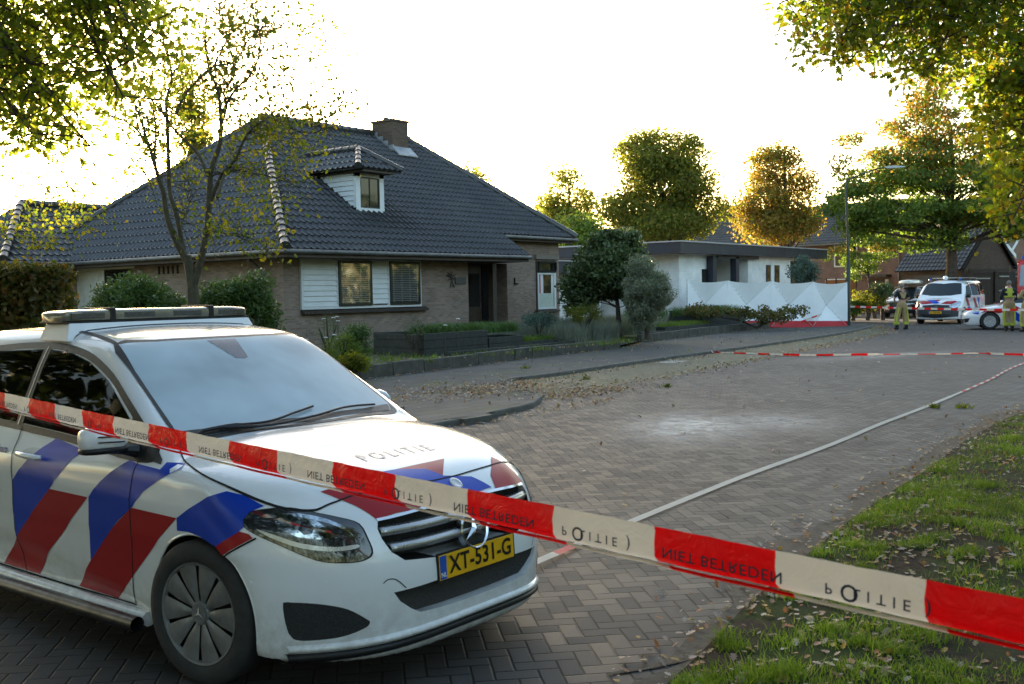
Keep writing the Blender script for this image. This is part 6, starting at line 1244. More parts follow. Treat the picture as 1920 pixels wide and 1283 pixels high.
bush('rhododendron', 'rhododendron bush with a few orange leaves near the drainpipe, right of the forked tree', [blob_at(425, 575, 20, 50, 42), blob_at(470, 555, 20, 40, 38), blob_at(480, 610, 20, 36, 50), blob_at(415, 630, 20, 50, 50)], 230, 75, .25, L_RHODO, .115, 54, 'lance', up=.3)
# clipped beech hedge at the left edge
hg = thing('beech_hedge', 'tall clipped beech hedge at the left edge behind the near police car', 'hedge', (0, 0, 0))
r = np.random.default_rng(5); N = 26000; a0, a1 = at(-290, 560, 14.2), at(52, 560, 13.6); dx = Vector((a1.x - a0.x, a1.y - a0.y, 0)); L_ = dx.length; dx /= L_; dn = Vector((-dx.y, dx.x, 0))
s = r.uniform(0, L_, N); t = r.uniform(0, 1.0, N); z = r.uniform(.05, 2.12, N); f = r.integers(0, 10, N)
t = np.where(f < 5, r.normal(.0, .05, N), t); z = np.where((f == 5) | (f == 6), r.normal(2.10, .045, N), z); s = np.where(f == 7, L_ + r.normal(0, .04, N), s)
hp = np.stack([a0.x + dx.x * s + dn.x * t, a0.y + dx.y * s + dn.y * t, z], -1)
hp[:, 2] += .05 * np.sin(s * 3)
leaf_cloud('foliage', hp, .085, L_HEDGE, hg, 'oval', 6); core = MB()
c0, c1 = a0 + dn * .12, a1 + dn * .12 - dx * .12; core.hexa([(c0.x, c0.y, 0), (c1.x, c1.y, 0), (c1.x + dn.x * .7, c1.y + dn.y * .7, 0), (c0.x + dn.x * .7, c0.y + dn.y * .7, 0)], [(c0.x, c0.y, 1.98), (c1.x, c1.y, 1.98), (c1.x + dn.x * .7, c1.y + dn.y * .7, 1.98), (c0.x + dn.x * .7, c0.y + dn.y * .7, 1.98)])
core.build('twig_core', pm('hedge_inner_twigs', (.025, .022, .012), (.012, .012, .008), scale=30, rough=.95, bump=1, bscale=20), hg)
# --- forked garden tree, drawn branch by branch
ft = thing('forked_tree', 'slender forked garden tree with thin yellow-green leaves in front of the house', 'tree', (*at(362, 600, 19)[:2], .26))
BR_ = [([(362, 640), (362, 560), (358, 520), (350, 480)], 19, [.15, .135, .12, .10], 0), ([(350, 490), (325, 440), (312, 400), (306, 360), (296, 330), (285, 290), (262, 220), (240, 160)], 19, [.085, .075, .06, .055, .045, .035, .02, .012], -.5),
       ([(356, 520), (342, 460), (330, 400), (318, 360), (316, 300), (314, 240), (312, 190), (322, 140), (305, 70), (290, 10)], 19, [.07, .06, .055, .05, .045, .04, .036, .03, .022, .012], .3),
       ([(362, 540), (378, 480), (388, 430), (392, 380), (396, 320), (412, 270), (414, 220), (408, 170), (392, 130), (385, 70), (392, 0)], 19, [.09, .08, .072, .068, .06, .052, .045, .035, .028, .02, .012], 0),
       ([(392, 385), (415, 330), (440, 300), (465, 250), (500, 225), (545, 215)], 19, [.05, .04, .032, .025, .016, .01], -.6), ([(390, 330), (372, 290), (345, 262), (320, 235)], 19, [.045, .04, .035, .028], .4),
       ([(330, 215), (345, 180), (372, 150), (400, 125), (440, 115), (470, 70), (500, 50), (540, 45)], 19, [.04, .036, .03, .026, .02, .016, .012, .008], .2), ([(414, 215), (440, 170), (470, 140), (487, 95), (485, 50), (470, 0)], 19, [.034, .028, .022, .018, .012, .008], -.3),
       ([(410, 250), (425, 200), (420, 170), (440, 140), (430, 90), (414, 50), (410, 0)], 19, [.032, .026, .022, .018, .014, .012, .009], .5), ([(285, 285), (262, 250), (230, 225), (180, 210), (120, 205)], 19, [.03, .022, .016, .012, .008], -.4),
       ([(290, 300), (292, 250), (288, 210), (265, 160), (255, 150)], 19, [.03, .024, .02, .014, .012], .6), ([(318, 230), (300, 205), (285, 190), (258, 150)], 19, [.028, .022, .018, .012], .2), ([(440, 300), (420, 330), (408, 370)], 19, [.02, .03, .04], -.6),
       ([(465, 250), (520, 235), (580, 250), (640, 230)], 19, [.018, .013, .01, .006], -.8), ([(396, 330), (440, 320), (500, 330), (560, 350)], 19, [.02, .015, .01, .006], -1), ([(388, 430), (430, 440), (480, 450), (505, 480)], 19, [.018, .014, .01, .006], -1),
       ([(400, 125), (430, 60), (420, 10)], 19, [.02, .014, .008], .7), ([(440, 170), (500, 150), (560, 120), (600, 110)], 19, [.018, .014, .009, .005], -.4), ([(322, 140), (350, 100), (345, 40)], 19, [.02, .014, .008], .8), ([(306, 330), (240, 340), (150, 345), (60, 365)], 19, [.012, .009, .007, .004], -.2), ([(340, 420), (355, 380), (352, 340), (335, 300)], 19, [.02, .016, .012, .008], .9)]
m = MB(); B_ = ft.location; ends = []
rr_ = random.Random(3)
for pts, dep, rad, dd in BR_:
    n = len(pts); W = [at(x, y, dep + dd * (i / max(1, n - 1)) * 1.5) - B_ for i, (x, y) in enumerate(pts)]
    P = catmull([tuple(p) for p in W], 4, False); q = .80 * np.interp(np.linspace(0, n - 1, len(P)), range(n), rad); m.tube([tuple(p) for p in P], list(q), 8)
    if rad[-1] < .035:
        for i in range(len(P)):
            if q[i] < .03: ends.append((P[i], q[i]))
tw = []
for (p, q) in ends:      # twigs
    for _ in range(3):
        d = Vector((rr_.gauss(0, 1), rr_.gauss(0, 1), rr_.gauss(.1, .7))).normalized(); L2 = rr_.uniform(.25, .8); e = Vector(p) + d * L2; m.tube([tuple(p), tuple(Vector(p) + d * L2 * .5 + Vector((0, 0, .04))), tuple(e)], [min(q, .010), .006, .003], 4)
        for t_ in (.35, .55, .75, .95, 1.05):
            if rr_.random() < .55: tw.append(np.array(Vector(p) + d * L2 * t_) + np.array([rr_.gauss(0, .07) for _ in range(3)]))
m.build('trunk', BARKG, ft, True, fix=False)
tw = np.array(tw); tw = np.concatenate([tw, tw + np.random.default_rng(8).normal(0, .12, tw.shape)])
# looser leaf drifts seen against the roof
for (px, py, rx, ry, n_) in ((560, 280, 70, 60, 260), (540, 200, 80, 40, 200), (120, 400, 90, 50, 330), (60, 430, 70, 40, 230), (480, 390, 60, 60, 200), (440, 60, 60, 60, 160), (600, 60, 40, 50, 90), (630, 190, 25, 30, 60), (400, 420, 60, 40, 90), (500, 250, 60, 40, 160)):
    k = int(n_ / 6); cc_ = [at(px + random.gauss(0, .5) * rx, py + random.gauss(0, .5) * ry, 18.2 + random.gauss(0, .6)) - B_ for _ in range(k)]
    tw = np.concatenate([tw] + [np.array(c_) + np.random.default_rng(int(px + i)).normal(0, .13, (6, 3)) for i, c_ in enumerate(cc_)])
leaf_cloud('crown', tw, .085, L_YG, ft, 'oval', 9)
# --- big near trees: dark oak overhanging top left, oak overhanging top right
def near_tree(name, label, base, r0, paths, leafm, size, per, rc, seed, dens=1.0, twl=(.3, .75)):
    root = thing(name, label, 'tree', base); B = Vector(base); m = MB(); r = random.Random(seed); pts = []
    for pl, rad in paths:
        P = catmull([tuple(Vector(p) - B) for p in pl], 5, False); q = np.interp(np.linspace(0, len(pl) - 1, len(P)), range(len(pl)), rad); m.tube([tuple(p) for p in P], list(q), 8)
        for i in range(len(P)):
            if q[i] < .055:
                for _ in range(2):
                    if r.random() > dens: continue
                    d = Vector((r.gauss(0, 1), r.gauss(0, 1), r.gauss(-.15, .6))).normalized(); L2 = r.uniform(*twl); e = Vector(P[i]) + d * L2; m.tube([tuple(P[i]), tuple(e)], [min(.014, q[i]), .004], 4)
                    for t_ in (.4, .7, 1.0): pts.append(np.array(Vector(P[i]) + d * L2 * t_))
    m.build('trunk', BARK, root, True, fix=False); pts = np.array(pts); g = np.random.default_rng(seed)
    P = np.repeat(pts, per, 0) + g.normal(0, rc, (len(pts) * per, 3)) * np.array([1, 1, .75]); leaf_cloud('crown', P, size, leafm, root, 'oak', seed); return root
def A(px, py, d): return at(px, py, d)
tb = (1.2, 13.2, .1)
T0 = [((1.2, 13.2, .1), (1.2, 13.2, 2.5), (1.3, 13.0, 4.5)), (.30, .25, .22)]
pth = [T0]
r2 = random.Random(12)
def spray(o, tips, d, rad=.07, mid=None):
    rad *= .6
    out = []
    for (px, py) in tips:
        e = A(px, py, d + r2.uniform(-1.2, 1.2)); o_ = Vector(o); mdp = o_.lerp(e, .5) + Vector((r2.uniform(-.3, .3), r2.uniform(-.3, .3), r2.uniform(.1, .6))); out.append(((tuple(o_), tuple(o_.lerp(mdp, .5)), tuple(mdp), tuple(mdp.lerp(e, .6)), tuple(e)), (rad, rad * .75, rad * .5, rad * .3, .008)))
    return out
pth += spray(A(-330, -60, 11), [(20, 240), (60, 250), (130, 235), (170, 275), (110, 190), (150, 150), (60, 120), (200, 180), (0, 130), (190, 90), (80, 60), (90, 260), (40, 180), (0, 60), (20, 20)], 10.5, .09)
pth += spray(A(-100, -330, 11), [(240, 40), (290, 60), (250, 110), (200, 30), (160, 10), (270, 20), (210, 130), (120, 20), (300, 120), (230, 180), (60, 0), (260, 0), (150, 60), (305, 25)], 10.5, .09)
for e in ((-330, -60), (-100, -330)): pth.append((((1.3, 13.0, 4.5), tuple(Vector((1.3, 13.0, 4.5)).lerp(A(*e, 11), .5) + Vector((0, 0, .6))), tuple(A(*e, 11))), (.2, .14, .09)))
near_tree('oak_tree', 'overhanging dark green oak branches at the top left, backlit by the sun', tb, .3, pth, L_TL, .085, 5, .12, 71, .85, (.15, .5))
tb = (13.0, -2.2, 0)
pth = [(((13.0, -2.2, 0), (12.9, -2.1, 3), (12.7, -1.7, 6.0)), (.34, .28, .22))]
oA, oB = A(1990, -160, 13.5), A(2060, 120, 13.5)
for o_ in (oA, oB): pth.append((((12.7, -1.7, 6.0), tuple(Vector((12.7, -1.7, 6.0)).lerp(o_, .5) + Vector((0, 0, .3))), tuple(o_)), (.2, .15, .10)))
pth += spray(oA, [(1460, 8), (1490, 40), (1520, 70), (1560, 105), (1590, 120), (1550, 40), (1600, 80), (1650, 30), (1640, 110), (1700, 60), (1700, 120), (1750, 20), (1770, 90), (1760, 130), (1820, 50), (1830, 110), (1860, 20), (1600, 20), (1680, -10), (1500, 5), (1650, 75), (1575, 70), (1740, 130), (1810, 125), (1540, 15), (1870, 90)], 13.5, .07)
pth += spray(oB, [(1850, 150), (1880, 190), (1870, 240), (1900, 280), (1910, 330), (1890, 370), (1895, 120), (1900, 60), (1915, 220), (1850, 200), (1920, 160), (1905, 400), (1870, 160), (1890, 310), (1925, 260)], 13.5, .07)
near_tree('oak_tree', 'overhanging green and yellow oak branches filling the top right corner', tb, .34, pth, L_OAK, .095, 7, .14, 72, .9, (.15, .5))
# unseen trees and a hedge, added to darken reflections and shade the ground
for k, (x, y, h) in enumerate(((-6, -5, 10), (6.5, -9, 11), (20, -9, 10), (33, -14, 11), (-6.5, 4.5, 11), (-2.8, 10.5, 11), (44, -22, 12), (14, -19, 13), (28, -22, 13), (-3.5, 18, 12), (-.6, 7.4, 12))):
    tree('oak_tree', ['round green oak added on the verge behind the photographer', 'tall oak added on the near verge outside the right edge', 'second oak added on the near verge outside the right edge', 'farther oak added on the near verge outside the right edge', 'oak added beside the road outside the left edge', 'second oak added on the pavement outside the left edge', 'far oak added beyond the right edge', 'tall oak behind the clipped hedge', 'second tall oak added behind the clipped hedge', 'tall oak added on the left outside the picture beyond the pavement', 'oak added left of the near police car, outside the picture'][k], (x, y, 0), (x, y, h * .75), .25,
         [(x, y, h * .62, 4.2, 4.2, h * .38)], 150, 45, 1.1, L_DARK, .38, 80 + k, nl=30)
hb = thing('beech_hedge', 'long clipped hedge added on the near side of the street, behind the photographer', 'hedge')
g = np.random.default_rng(3); N = 16000; s = g.uniform(-16, 40, N); leaf_cloud('foliage', np.stack([s, -12 - s * .08 + g.normal(0, .12, N), g.uniform(0, 2.6, N)], -1), .2, L_DARK, hb, 'rhomb', 4)
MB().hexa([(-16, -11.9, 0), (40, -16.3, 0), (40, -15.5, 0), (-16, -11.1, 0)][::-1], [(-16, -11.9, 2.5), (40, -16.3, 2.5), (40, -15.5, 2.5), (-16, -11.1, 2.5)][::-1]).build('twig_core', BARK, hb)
wd = tag(leaf_cloud('added_wood', np.concatenate([np.stack([g.uniform(-60, 190, 9000), -48 + g.normal(0, 1.2, 9000), 14 * g.uniform(0, 1, 9000) ** .8], -1), np.stack([-55 + g.normal(0, 1.2, 4000), g.uniform(-50, 75, 4000), 13 * g.uniform(0, 1, 4000) ** .8], -1), (lambda t_: np.stack([190 + 38 * t_ + g.normal(0, 1.5, 4500), -48 + 86 * t_, 16 * g.uniform(0, 1, 4500) ** .8], -1))(g.uniform(0, 1, 4500))]), 1.5, L_DARK, None, 'rhomb', 44), kind='stuff')  # unseen belt of foliage, added to darken what the windows reflect
# --- small planting: blades of grass, lavender, rosemary, ground cover
def blades(name, P, h, wd, mat, seed, lean=.35, kind='stuff', parent=None, hv=.4):
    r = np.random.default_rng(seed); P = np.asarray(P, float); N = len(P); a = r.uniform(0, 2 * np.pi, N); d = np.stack([np.cos(a), np.sin(a), np.zeros(N)], -1)
    a2 = r.uniform(0, 2 * np.pi, N); ln = np.stack([np.cos(a2), np.sin(a2), np.zeros(N)], -1) * (lean * r.uniform(.2, 1.3, N))[:, None]; H_ = h * (1 + hv * r.uniform(-1, 1, N)); W_ = wd * r.uniform(.7, 1.3, N)
    up_ = np.array([0, 0, 1.]); V = np.stack([P - d * W_[:, None] / 2, P + d * W_[:, None] / 2, P + (up_ * .6 + ln * .4) * H_[:, None] + d * W_[:, None] * .38, P + (up_ * .6 + ln * .4) * H_[:, None] - d * W_[:, None] * .38, P + (up_ * .95 + ln * 1.1) * H_[:, None] + d * .0005, P + (up_ * .95 + ln * 1.1) * H_[:, None] - d * .0005], 1)
    F_ = (np.arange(N)[:, None, None] * 6 + np.array([[0, 1, 2, 3], [3, 2, 4, 5]])[None]).reshape(-1, 4)
    o = npmesh(name, V.reshape(-1, 3), F_, mat, parent, True)
    return tag(o, kind=kind) if kind else o
def in_poly(P, poly):
    x, y = P[:, 0], P[:, 1]; ins = np.zeros(len(P), bool); n = len(poly)
    for k in range(n):
        (x1, y1), (x2, y2) = poly[k], poly[(k + 1) % n]; ins ^= ((y1 > y) != (y2 > y)) & (x < (x2 - x1) * (y - y1) / (y2 - y1 + 1e-12) + x1)
    return ins
def scatter(poly, N, seed, clump=0, cr=.1):
    g = np.random.default_rng(seed); poly = np.array(poly, float); lo, hi = poly.min(0), poly.max(0)
    if clump:
        c_ = g.uniform(lo, hi, (clump, 2)); P = c_[g.integers(0, clump, N)] + g.normal(0, cr, (N, 2)) * g.uniform(.3, 1.2, (N, 1))
    else: P = g.uniform(lo, hi, (N, 2))
    return P[in_poly(P, poly)]
VEA = np.array(VE)
def vedge(x): return np.interp(x, VEA[:, 0], VEA[:, 1])
g = np.random.default_rng(21)
def verge_pts(N, xa, xb, depth, clump, cr, seed, mrg=.12):
    g = np.random.default_rng(seed); cx_ = xa + (xb - xa) * g.uniform(0, 1, clump) ** 1.6; dep = depth * g.uniform(0, 1, clump) ** 1.1 + mrg; cy_ = vedge(cx_) + .05 - dep
    i = g.integers(0, clump, N); s = cr * g.uniform(.35, 1.3, clump); P = np.stack([cx_[i] + g.normal(0, 1, N) * s[i], cy_[i] + g.normal(0, 1, N) * s[i]], -1)
    return P[P[:, 1] < vedge(P[:, 0]) - mrg * .5]
def vz(P): w_ = np.clip(vedge(P[:, 0]) + .05 - P[:, 1], 0, 9); return np.concatenate([P, (-.012 + .02 + .035 * np.minimum(w_ / .6, 1) + .03 * np.sin(P[:, 0] * 1.7 + w_ * 2) * np.minimum(w_, 1))[:, None]], 1)
gp = np.concatenate([verge_pts(33000, 2.6, 9, 2.6, 200, .095, 1), verge_pts(22000, 8, 17, 3.2, 300, .14, 2)])
blades('grass', vz(gp), .038, .0045, L_GRASS, 3, .8)
gp = verge_pts(26000, 15, 45, 6, 900, .3, 4); blades('grass', vz(gp), .06, .014, L_GRASS, 4, .5)
gp = verge_pts(9000, 2.6, 12, 2.6, 60, .10, 5); blades('grass', vz(gp), .065, .006, L_GRASS, 6, .9)
lp = scatter([(24.2, 16.3), (27.0, 16.5), (28.3, 17.5), (28.6, 20.6), (24.4, 21.0), (23.0, 18.6)], 26000, 7, 520, .16)
blades('lavender', np.concatenate([lp, np.full((len(lp), 1), .26)], 1), .46, .010, L_LAV, 8, .45)
lp = scatter([(28.9, 17.9), (33.4, 18.4), (33.2, 21.5), (28.8, 20.8)], 15000, 9, 330, .17); blades('lavender', np.concatenate([lp, np.full((len(lp), 1), .26)], 1), .50, .011, L_LAV, 10, .45)
for (nm, poly, z, n, h, wd, mt, sd) in (('ground_cover', [(19.3, 16.9), (22.3, 16.8), (22.3, 17.5), (19.3, 18.2)], .70, 5200, .24, .020, L_RHODO, 11), ('ground_cover', [(22.2, 16.7), (24.4, 16.85), (24.3, 17.25), (22.4, 17.4)], .36, 2200, .16, .02, L_GREEN, 12),
                                       ('ground_cover', [(36.1, 18.45), (40, 18.6), (39.9, 19.2), (36.3, 19.8)], .66, 4600, .36, .022, L_RHODO, 13), ('ground_cover', [(32.5, 18.0), (36.4, 18.2), (36.5, 19.1), (32.6, 19.3)], .34, 4200, .20, .02, L_GREEN, 14),
                                       ('ground_cover', [(33.6, 19.7), (36.1, 19.6), (36.4, 20.7), (33.7, 20.9)], .55, 2600, .40, .022, L_RHODO, 15)):
    p = scatter(poly, n, sd, n // 25, .12); blades(nm, np.concatenate([p, np.full((len(p), 1), z)], 1), h, wd, mt, sd, .7)
p = scatter([(27.5, 15.0), (-5, 15.0), (-5, 20.6), (27.5, 20.6)], 9000, 16, 500, .2); blades('ground_cover', np.concatenate([p, np.full((len(p), 1), .26)], 1), .10, .02, L_GREEN, 17, .9)
for k, (px, py, d, rx, ry, mt, sz, lb) in enumerate(((645, 655, 21.5, 30, 26, L_GREEN, .07, 'leafy green perennial clump by the left end of the stepped planter'), (672, 640, 22, 26, 28, L_RHODO, .08, 'darker green clump against the corner of the stepped planter'), (662, 682, 20.2, 22, 11, L_YG, .06, 'bright yellow-green tuft above the near edging'), (615, 620, 24, 22, 34, L_RHODO, .05, 'straggly rose bush with white flowers below the boarded bay'), (1095, 588, 31, 36, 16, L_YG, .07, 'mound of yellow-green grass right of the tall window'), (1010, 600, 29.5, 34, 10, L_BLUE, .08, 'low blue-green leafy plants under the tall window'), (775, 615, 24.5, 22, 18, L_DARK, .04, 'thin dark seed-headed plants behind the stepped planter'))):
    bush('garden_plant', lb, [blob_at(px, py, d, rx, ry)], 40, 55 if k not in (3, 6) else 16, .17, mt, sz, 90 + k, 'lance' if k != 2 else 'rhomb', 'plant', base_z=.24, up=.1)
m = MB(); rr = random.Random(4)
fl = thing('white_roses', 'few small white rose blooms on straggly stems below the boarded bay', 'flowers', (0, 0, 0)); q = MB()
for (px, py, d) in ((625, 596, 24), (632, 594, 24), (634, 602, 24), (607, 598, 24), (627, 628, 23.5), (611, 633, 23.5), (630, 636, 23.5), (575, 637, 23.5), (859, 598, 24.2), (835, 610, 24.2), (690, 700, 18)):
    if py > 690: continue
    p = at(px, py, d)
    for j in range(5): a = j * 1.257; q.blob((p.x + .028 * math.cos(a), p.y + .028 * math.sin(a), p.z + .006 * (j % 2)), .026, 6, sq=(1, 1, .5))
    m.tube([tuple(p), (p.x + .05, p.y + .05, .9), (p.x, p.y, .26)], [.004, .006, .008], 5)
q.build('petals', pm('white_petals', (.75, .75, .72), rough=.6), fl, True); m.build('stems', BARKG, fl)
bush('hedge', 'low leafy hedge in front of the white screen, along the pavement', [blob_at(1390, 590, 40, 24, 13), blob_at(1430, 590, 40.5, 26, 13), blob_at(1470, 590, 41, 26, 13), blob_at(1498, 586, 41.5, 16, 14), blob_at(1320, 583, 40, 40, 10)], 110, 26, .2, L_HEDGE, .10, 99, 'oval', 'hedge')
# --- fallen leaves
def litter(P3, size, seed, name='leaf_litter'):
    o = leaf_cloud(name, P3 + np.array([0, 0, .012]), size, L_DRY, None, 'oak', seed, up=.93, svar=.45); return tag(o, kind='stuff')
def lz(P, z): return np.concatenate([P, np.full((len(P), 1), z)], 1)
g = np.random.default_rng(31); acc = []
KBA = catmull(KB, 6, False)
i = g.integers(0, len(KBA), 1900); p = KBA[i] + g.normal(0, .18, (1900, 2)) - np.array([0, .22]); acc.append(lz(p, .006))
bx = g.uniform(14, 44, 1700); by = np.interp(bx, [14.2, 18, 24, 30, 38, 43], [9.9, 10.05, 10.55, 11.2, 12.1, 13.4]) + g.normal(0, .2, 1700); acc.append(lz(np.stack([bx, by], -1), .006))
p = g.normal((14.3, 10.9), (.75, .85), (1100, 2)); acc.append(lz(p, .076)); p = g.normal((14.6, 9.7), (.9, .35), (700, 2)); acc.append(lz(p, .006)); p = g.normal((13.0, 11.2), (.9, .5), (500, 2)); acc.append(lz(p, .076))
p = g.uniform((8, 9.3), (46, 18), (1100, 2)); acc.append(lz(p, .076)); p = g.uniform((3, 2.4), (42, 12), (380, 2)); acc.append(lz(p, .004))
i = g.integers(0, len(BW) - 1, 500); t = g.uniform(0, 1, (500, 1)); p = np.array(BW)[i] * (1 - t) + np.array(BW)[i + 1] * t + g.normal(0, .08, (500, 2)) - np.array([0, .14]); acc.append(lz(p, .076))
p = g.uniform((6, 8.5), (14, 9.0), (300, 2)) ; acc.append(lz(p, .006)); p = g.uniform((14, 15.2), (27, 18), (700, 2)); acc.append(lz(p, .27))
litter(np.concatenate(acc), .055, 33)
vp = verge_pts(8000, 2.6, 24, 3.4, 1100, .22, 34, .0); litter(vz(vp), .042, 35)
sp = np.stack([g.uniform(2.8, 16, 700), np.zeros(700)], -1); sp[:, 1] = vedge(sp[:, 0]) + g.normal(.05, .16, 700); litter(lz(sp, .008), .042, 36)
for (px, py, sd) in ((1750, 765, 1), (1805, 765, 2), (1250, 726, 3), (1000, 745, 4), (985, 700, 5), (1100, 712, 6)):
    p = at_z(px, py, .0); P = np.random.default_rng(sd).normal(0, .05, (26, 2)) + np.array([p.x, p.y]); blades('weeds', lz(P, .0 if py != 700 else .1), .07, .022, L_YG, sd, 1.1)
# ------------------------------------------------------------------ lamp posts, screen, tape
LAMPG = pm('dark_green_lamp_paint', (.022, .034, .028), (.015, .024, .02), rough=.45)
def lamp_post(label, bx, pts, zlow, head_d, r=.055):
    root = thing('street_lamp', label, 'street lamp', (bx.x, bx.y, 0), 0, None); B = Vector((bx.x, bx.y, 0)); m = MB()
    m.tube([(0, 0, 0), (0, 0, zlow - .03), (0, 0, zlow)], [r * 1.55, r * 1.55, r * 1.2], 14); m.tube([(0, 0, zlow), tuple(Vector(pts[0]) - B)], [r, r * .8], 12); m.build('post', LAMPG, root, True)
    P = catmull([tuple(Vector(p) - B) for p in pts], 5, False); MB().tube([tuple(p) for p in P], list(np.linspace(r * .75, r * .5, len(P))), 10).build('arm', LAMPG, root, True)
    e = Vector(P[-1]); d = Vector(head_d); d.z = 0; d.normalize(); m = MB(); V = []
    for (t, w_, h0, h1) in ((-.05, .04, -.03, .04), (.08, .10, -.05, .06), (.4, .13, -.04, .06), (.7, .11, -.02, .04), (.82, .04, .0, .02)):
        c_ = e + d * t; u = Vector((-d.y, d.x, 0)) * w_
        V += [tuple(c_ - u + Vector((0, 0, h0))), tuple(c_ + u + Vector((0, 0, h0))), tuple(c_ + u * .8 + Vector((0, 0, h1))), tuple(c_ - u * .8 + Vector((0, 0, h1)))]
    m.add(V, [(i * 4 + k, i * 4 + (k + 1) % 4, i * 4 + 4 + (k + 1) % 4, i * 4 + 4 + k) for i in range(4) for k in range(4)] + [(0, 1, 2, 3), (16, 17, 18, 19)]); m.build('lamp_head', pm('grey_lamp_housing', (.42, .44, .44), rough=.4), root, True); return root
b = at_z(1591, 613, 0); dl = (b - Vector((0, 0, CAMH))).dot(_fw)
lamp_post('tall dark green street lamp with long curved arm beside the white screen', b, [at(1586, 352, dl), at(1589, 338, dl), at(1606, 331, dl), at(1640, 318, dl), at(1662, 314, dl)], 2.75, _rt)
b = Vector((*at(1474, 540, 78)[:2], 0)); lamp_post('distant street lamp standing in the orange maple behind the bungalow', b, [at(1475, 440, 78), at(1479, 425, 78), at(1490, 416, 78), at(1496, 413, 78)], 2.7, _rt, .06)
# white privacy screen with a red foot band
FAB = pm('white_tarpaulin', (.86, .88, .90), (.80, .82, .85), scale=1.5, rough=.55); FRED = pm('red_tarpaulin', (.50, .012, .02), (.42, .01, .016), scale=2, rough=.5)
s1 = at(1589, 572, 44.3); S0 = Vector((*at(1289, 560, 42.5)[:2], 0)); S4 = Vector((s1.x, s1.y, 0))
scr = thing('privacy_screen', 'row of white folding privacy screens with red foot band in front of the bungalow', 'screen')
fr = [0, .243, .517, .777, 1.0]; H_ = 1.93
for k in range(4):
    a, b = S0.lerp(S4, fr[k]), S0.lerp(S4, fr[k + 1]); za, zb = (.20 * (1 - fr[k])), (.20 * (1 - fr[k + 1])); nrm = Vector((-(b - a).y, (b - a).x, 0)).normalized(); dep = .30; n = 14
    V = []; band = []
    for i in range(n + 1):
        for j in range(n + 1):
            u, v = i / n, j / n; p = a.lerp(b, u); z0 = za * (1 - u) + zb * u; sag = .09 * 4 * u * (1 - u)
            zz = z0 + v * (H_ - sag * v ** 3); cv = .50; du = abs(u - .5) * 2; dv = abs(v - cv) / (cv if v < cv else 1 - cv); pull = dep * (1 - max(du, dv)) * (1 if max(du, dv) < 1 else 0)
            tri = .06 * max(0, dv - du) * (v > cv)
            q_ = p + nrm * (pull + tri + .008 * math.sin(9 * u + 5 * v)); V.append((q_.x, q_.y, zz))
    Fq = [(i * (n + 1) + j, (i + 1) * (n + 1) + j, (i + 1) * (n + 1) + j + 1, i * (n + 1) + j + 1) for i in range(n) for j in range(n)]; mi = [1 if j < 2 else 0 for i in range(n) for j in range(n)]
    o = npmesh('screen_panel', V, Fq, [FAB, FRED], scr, False, mi)
    for p, z in ((a, za), (b, zb)) if k == 0 else ((b, zb),): p = p + nrm * .03; MB().tube([(p.x, p.y, z), (p.x, p.y, z + H_ + .03)], .012, 8).build('pole', SILVER, scr)
    m = MB(); c_ = a.lerp(b, .5) + nrm * (dep - .012); zc = (za + zb) / 2 + H_ * .5
    for (p, z) in ((a, za + .05), (b, zb + .05), (a, za + H_), (b, zb + H_)): m.tube([(p.x, p.y, z), (c_.x, c_.y, zc)], .008, 6)
    m.build('brace', pm('pale_brace', (.58, .60, .61), rough=.5), scr)
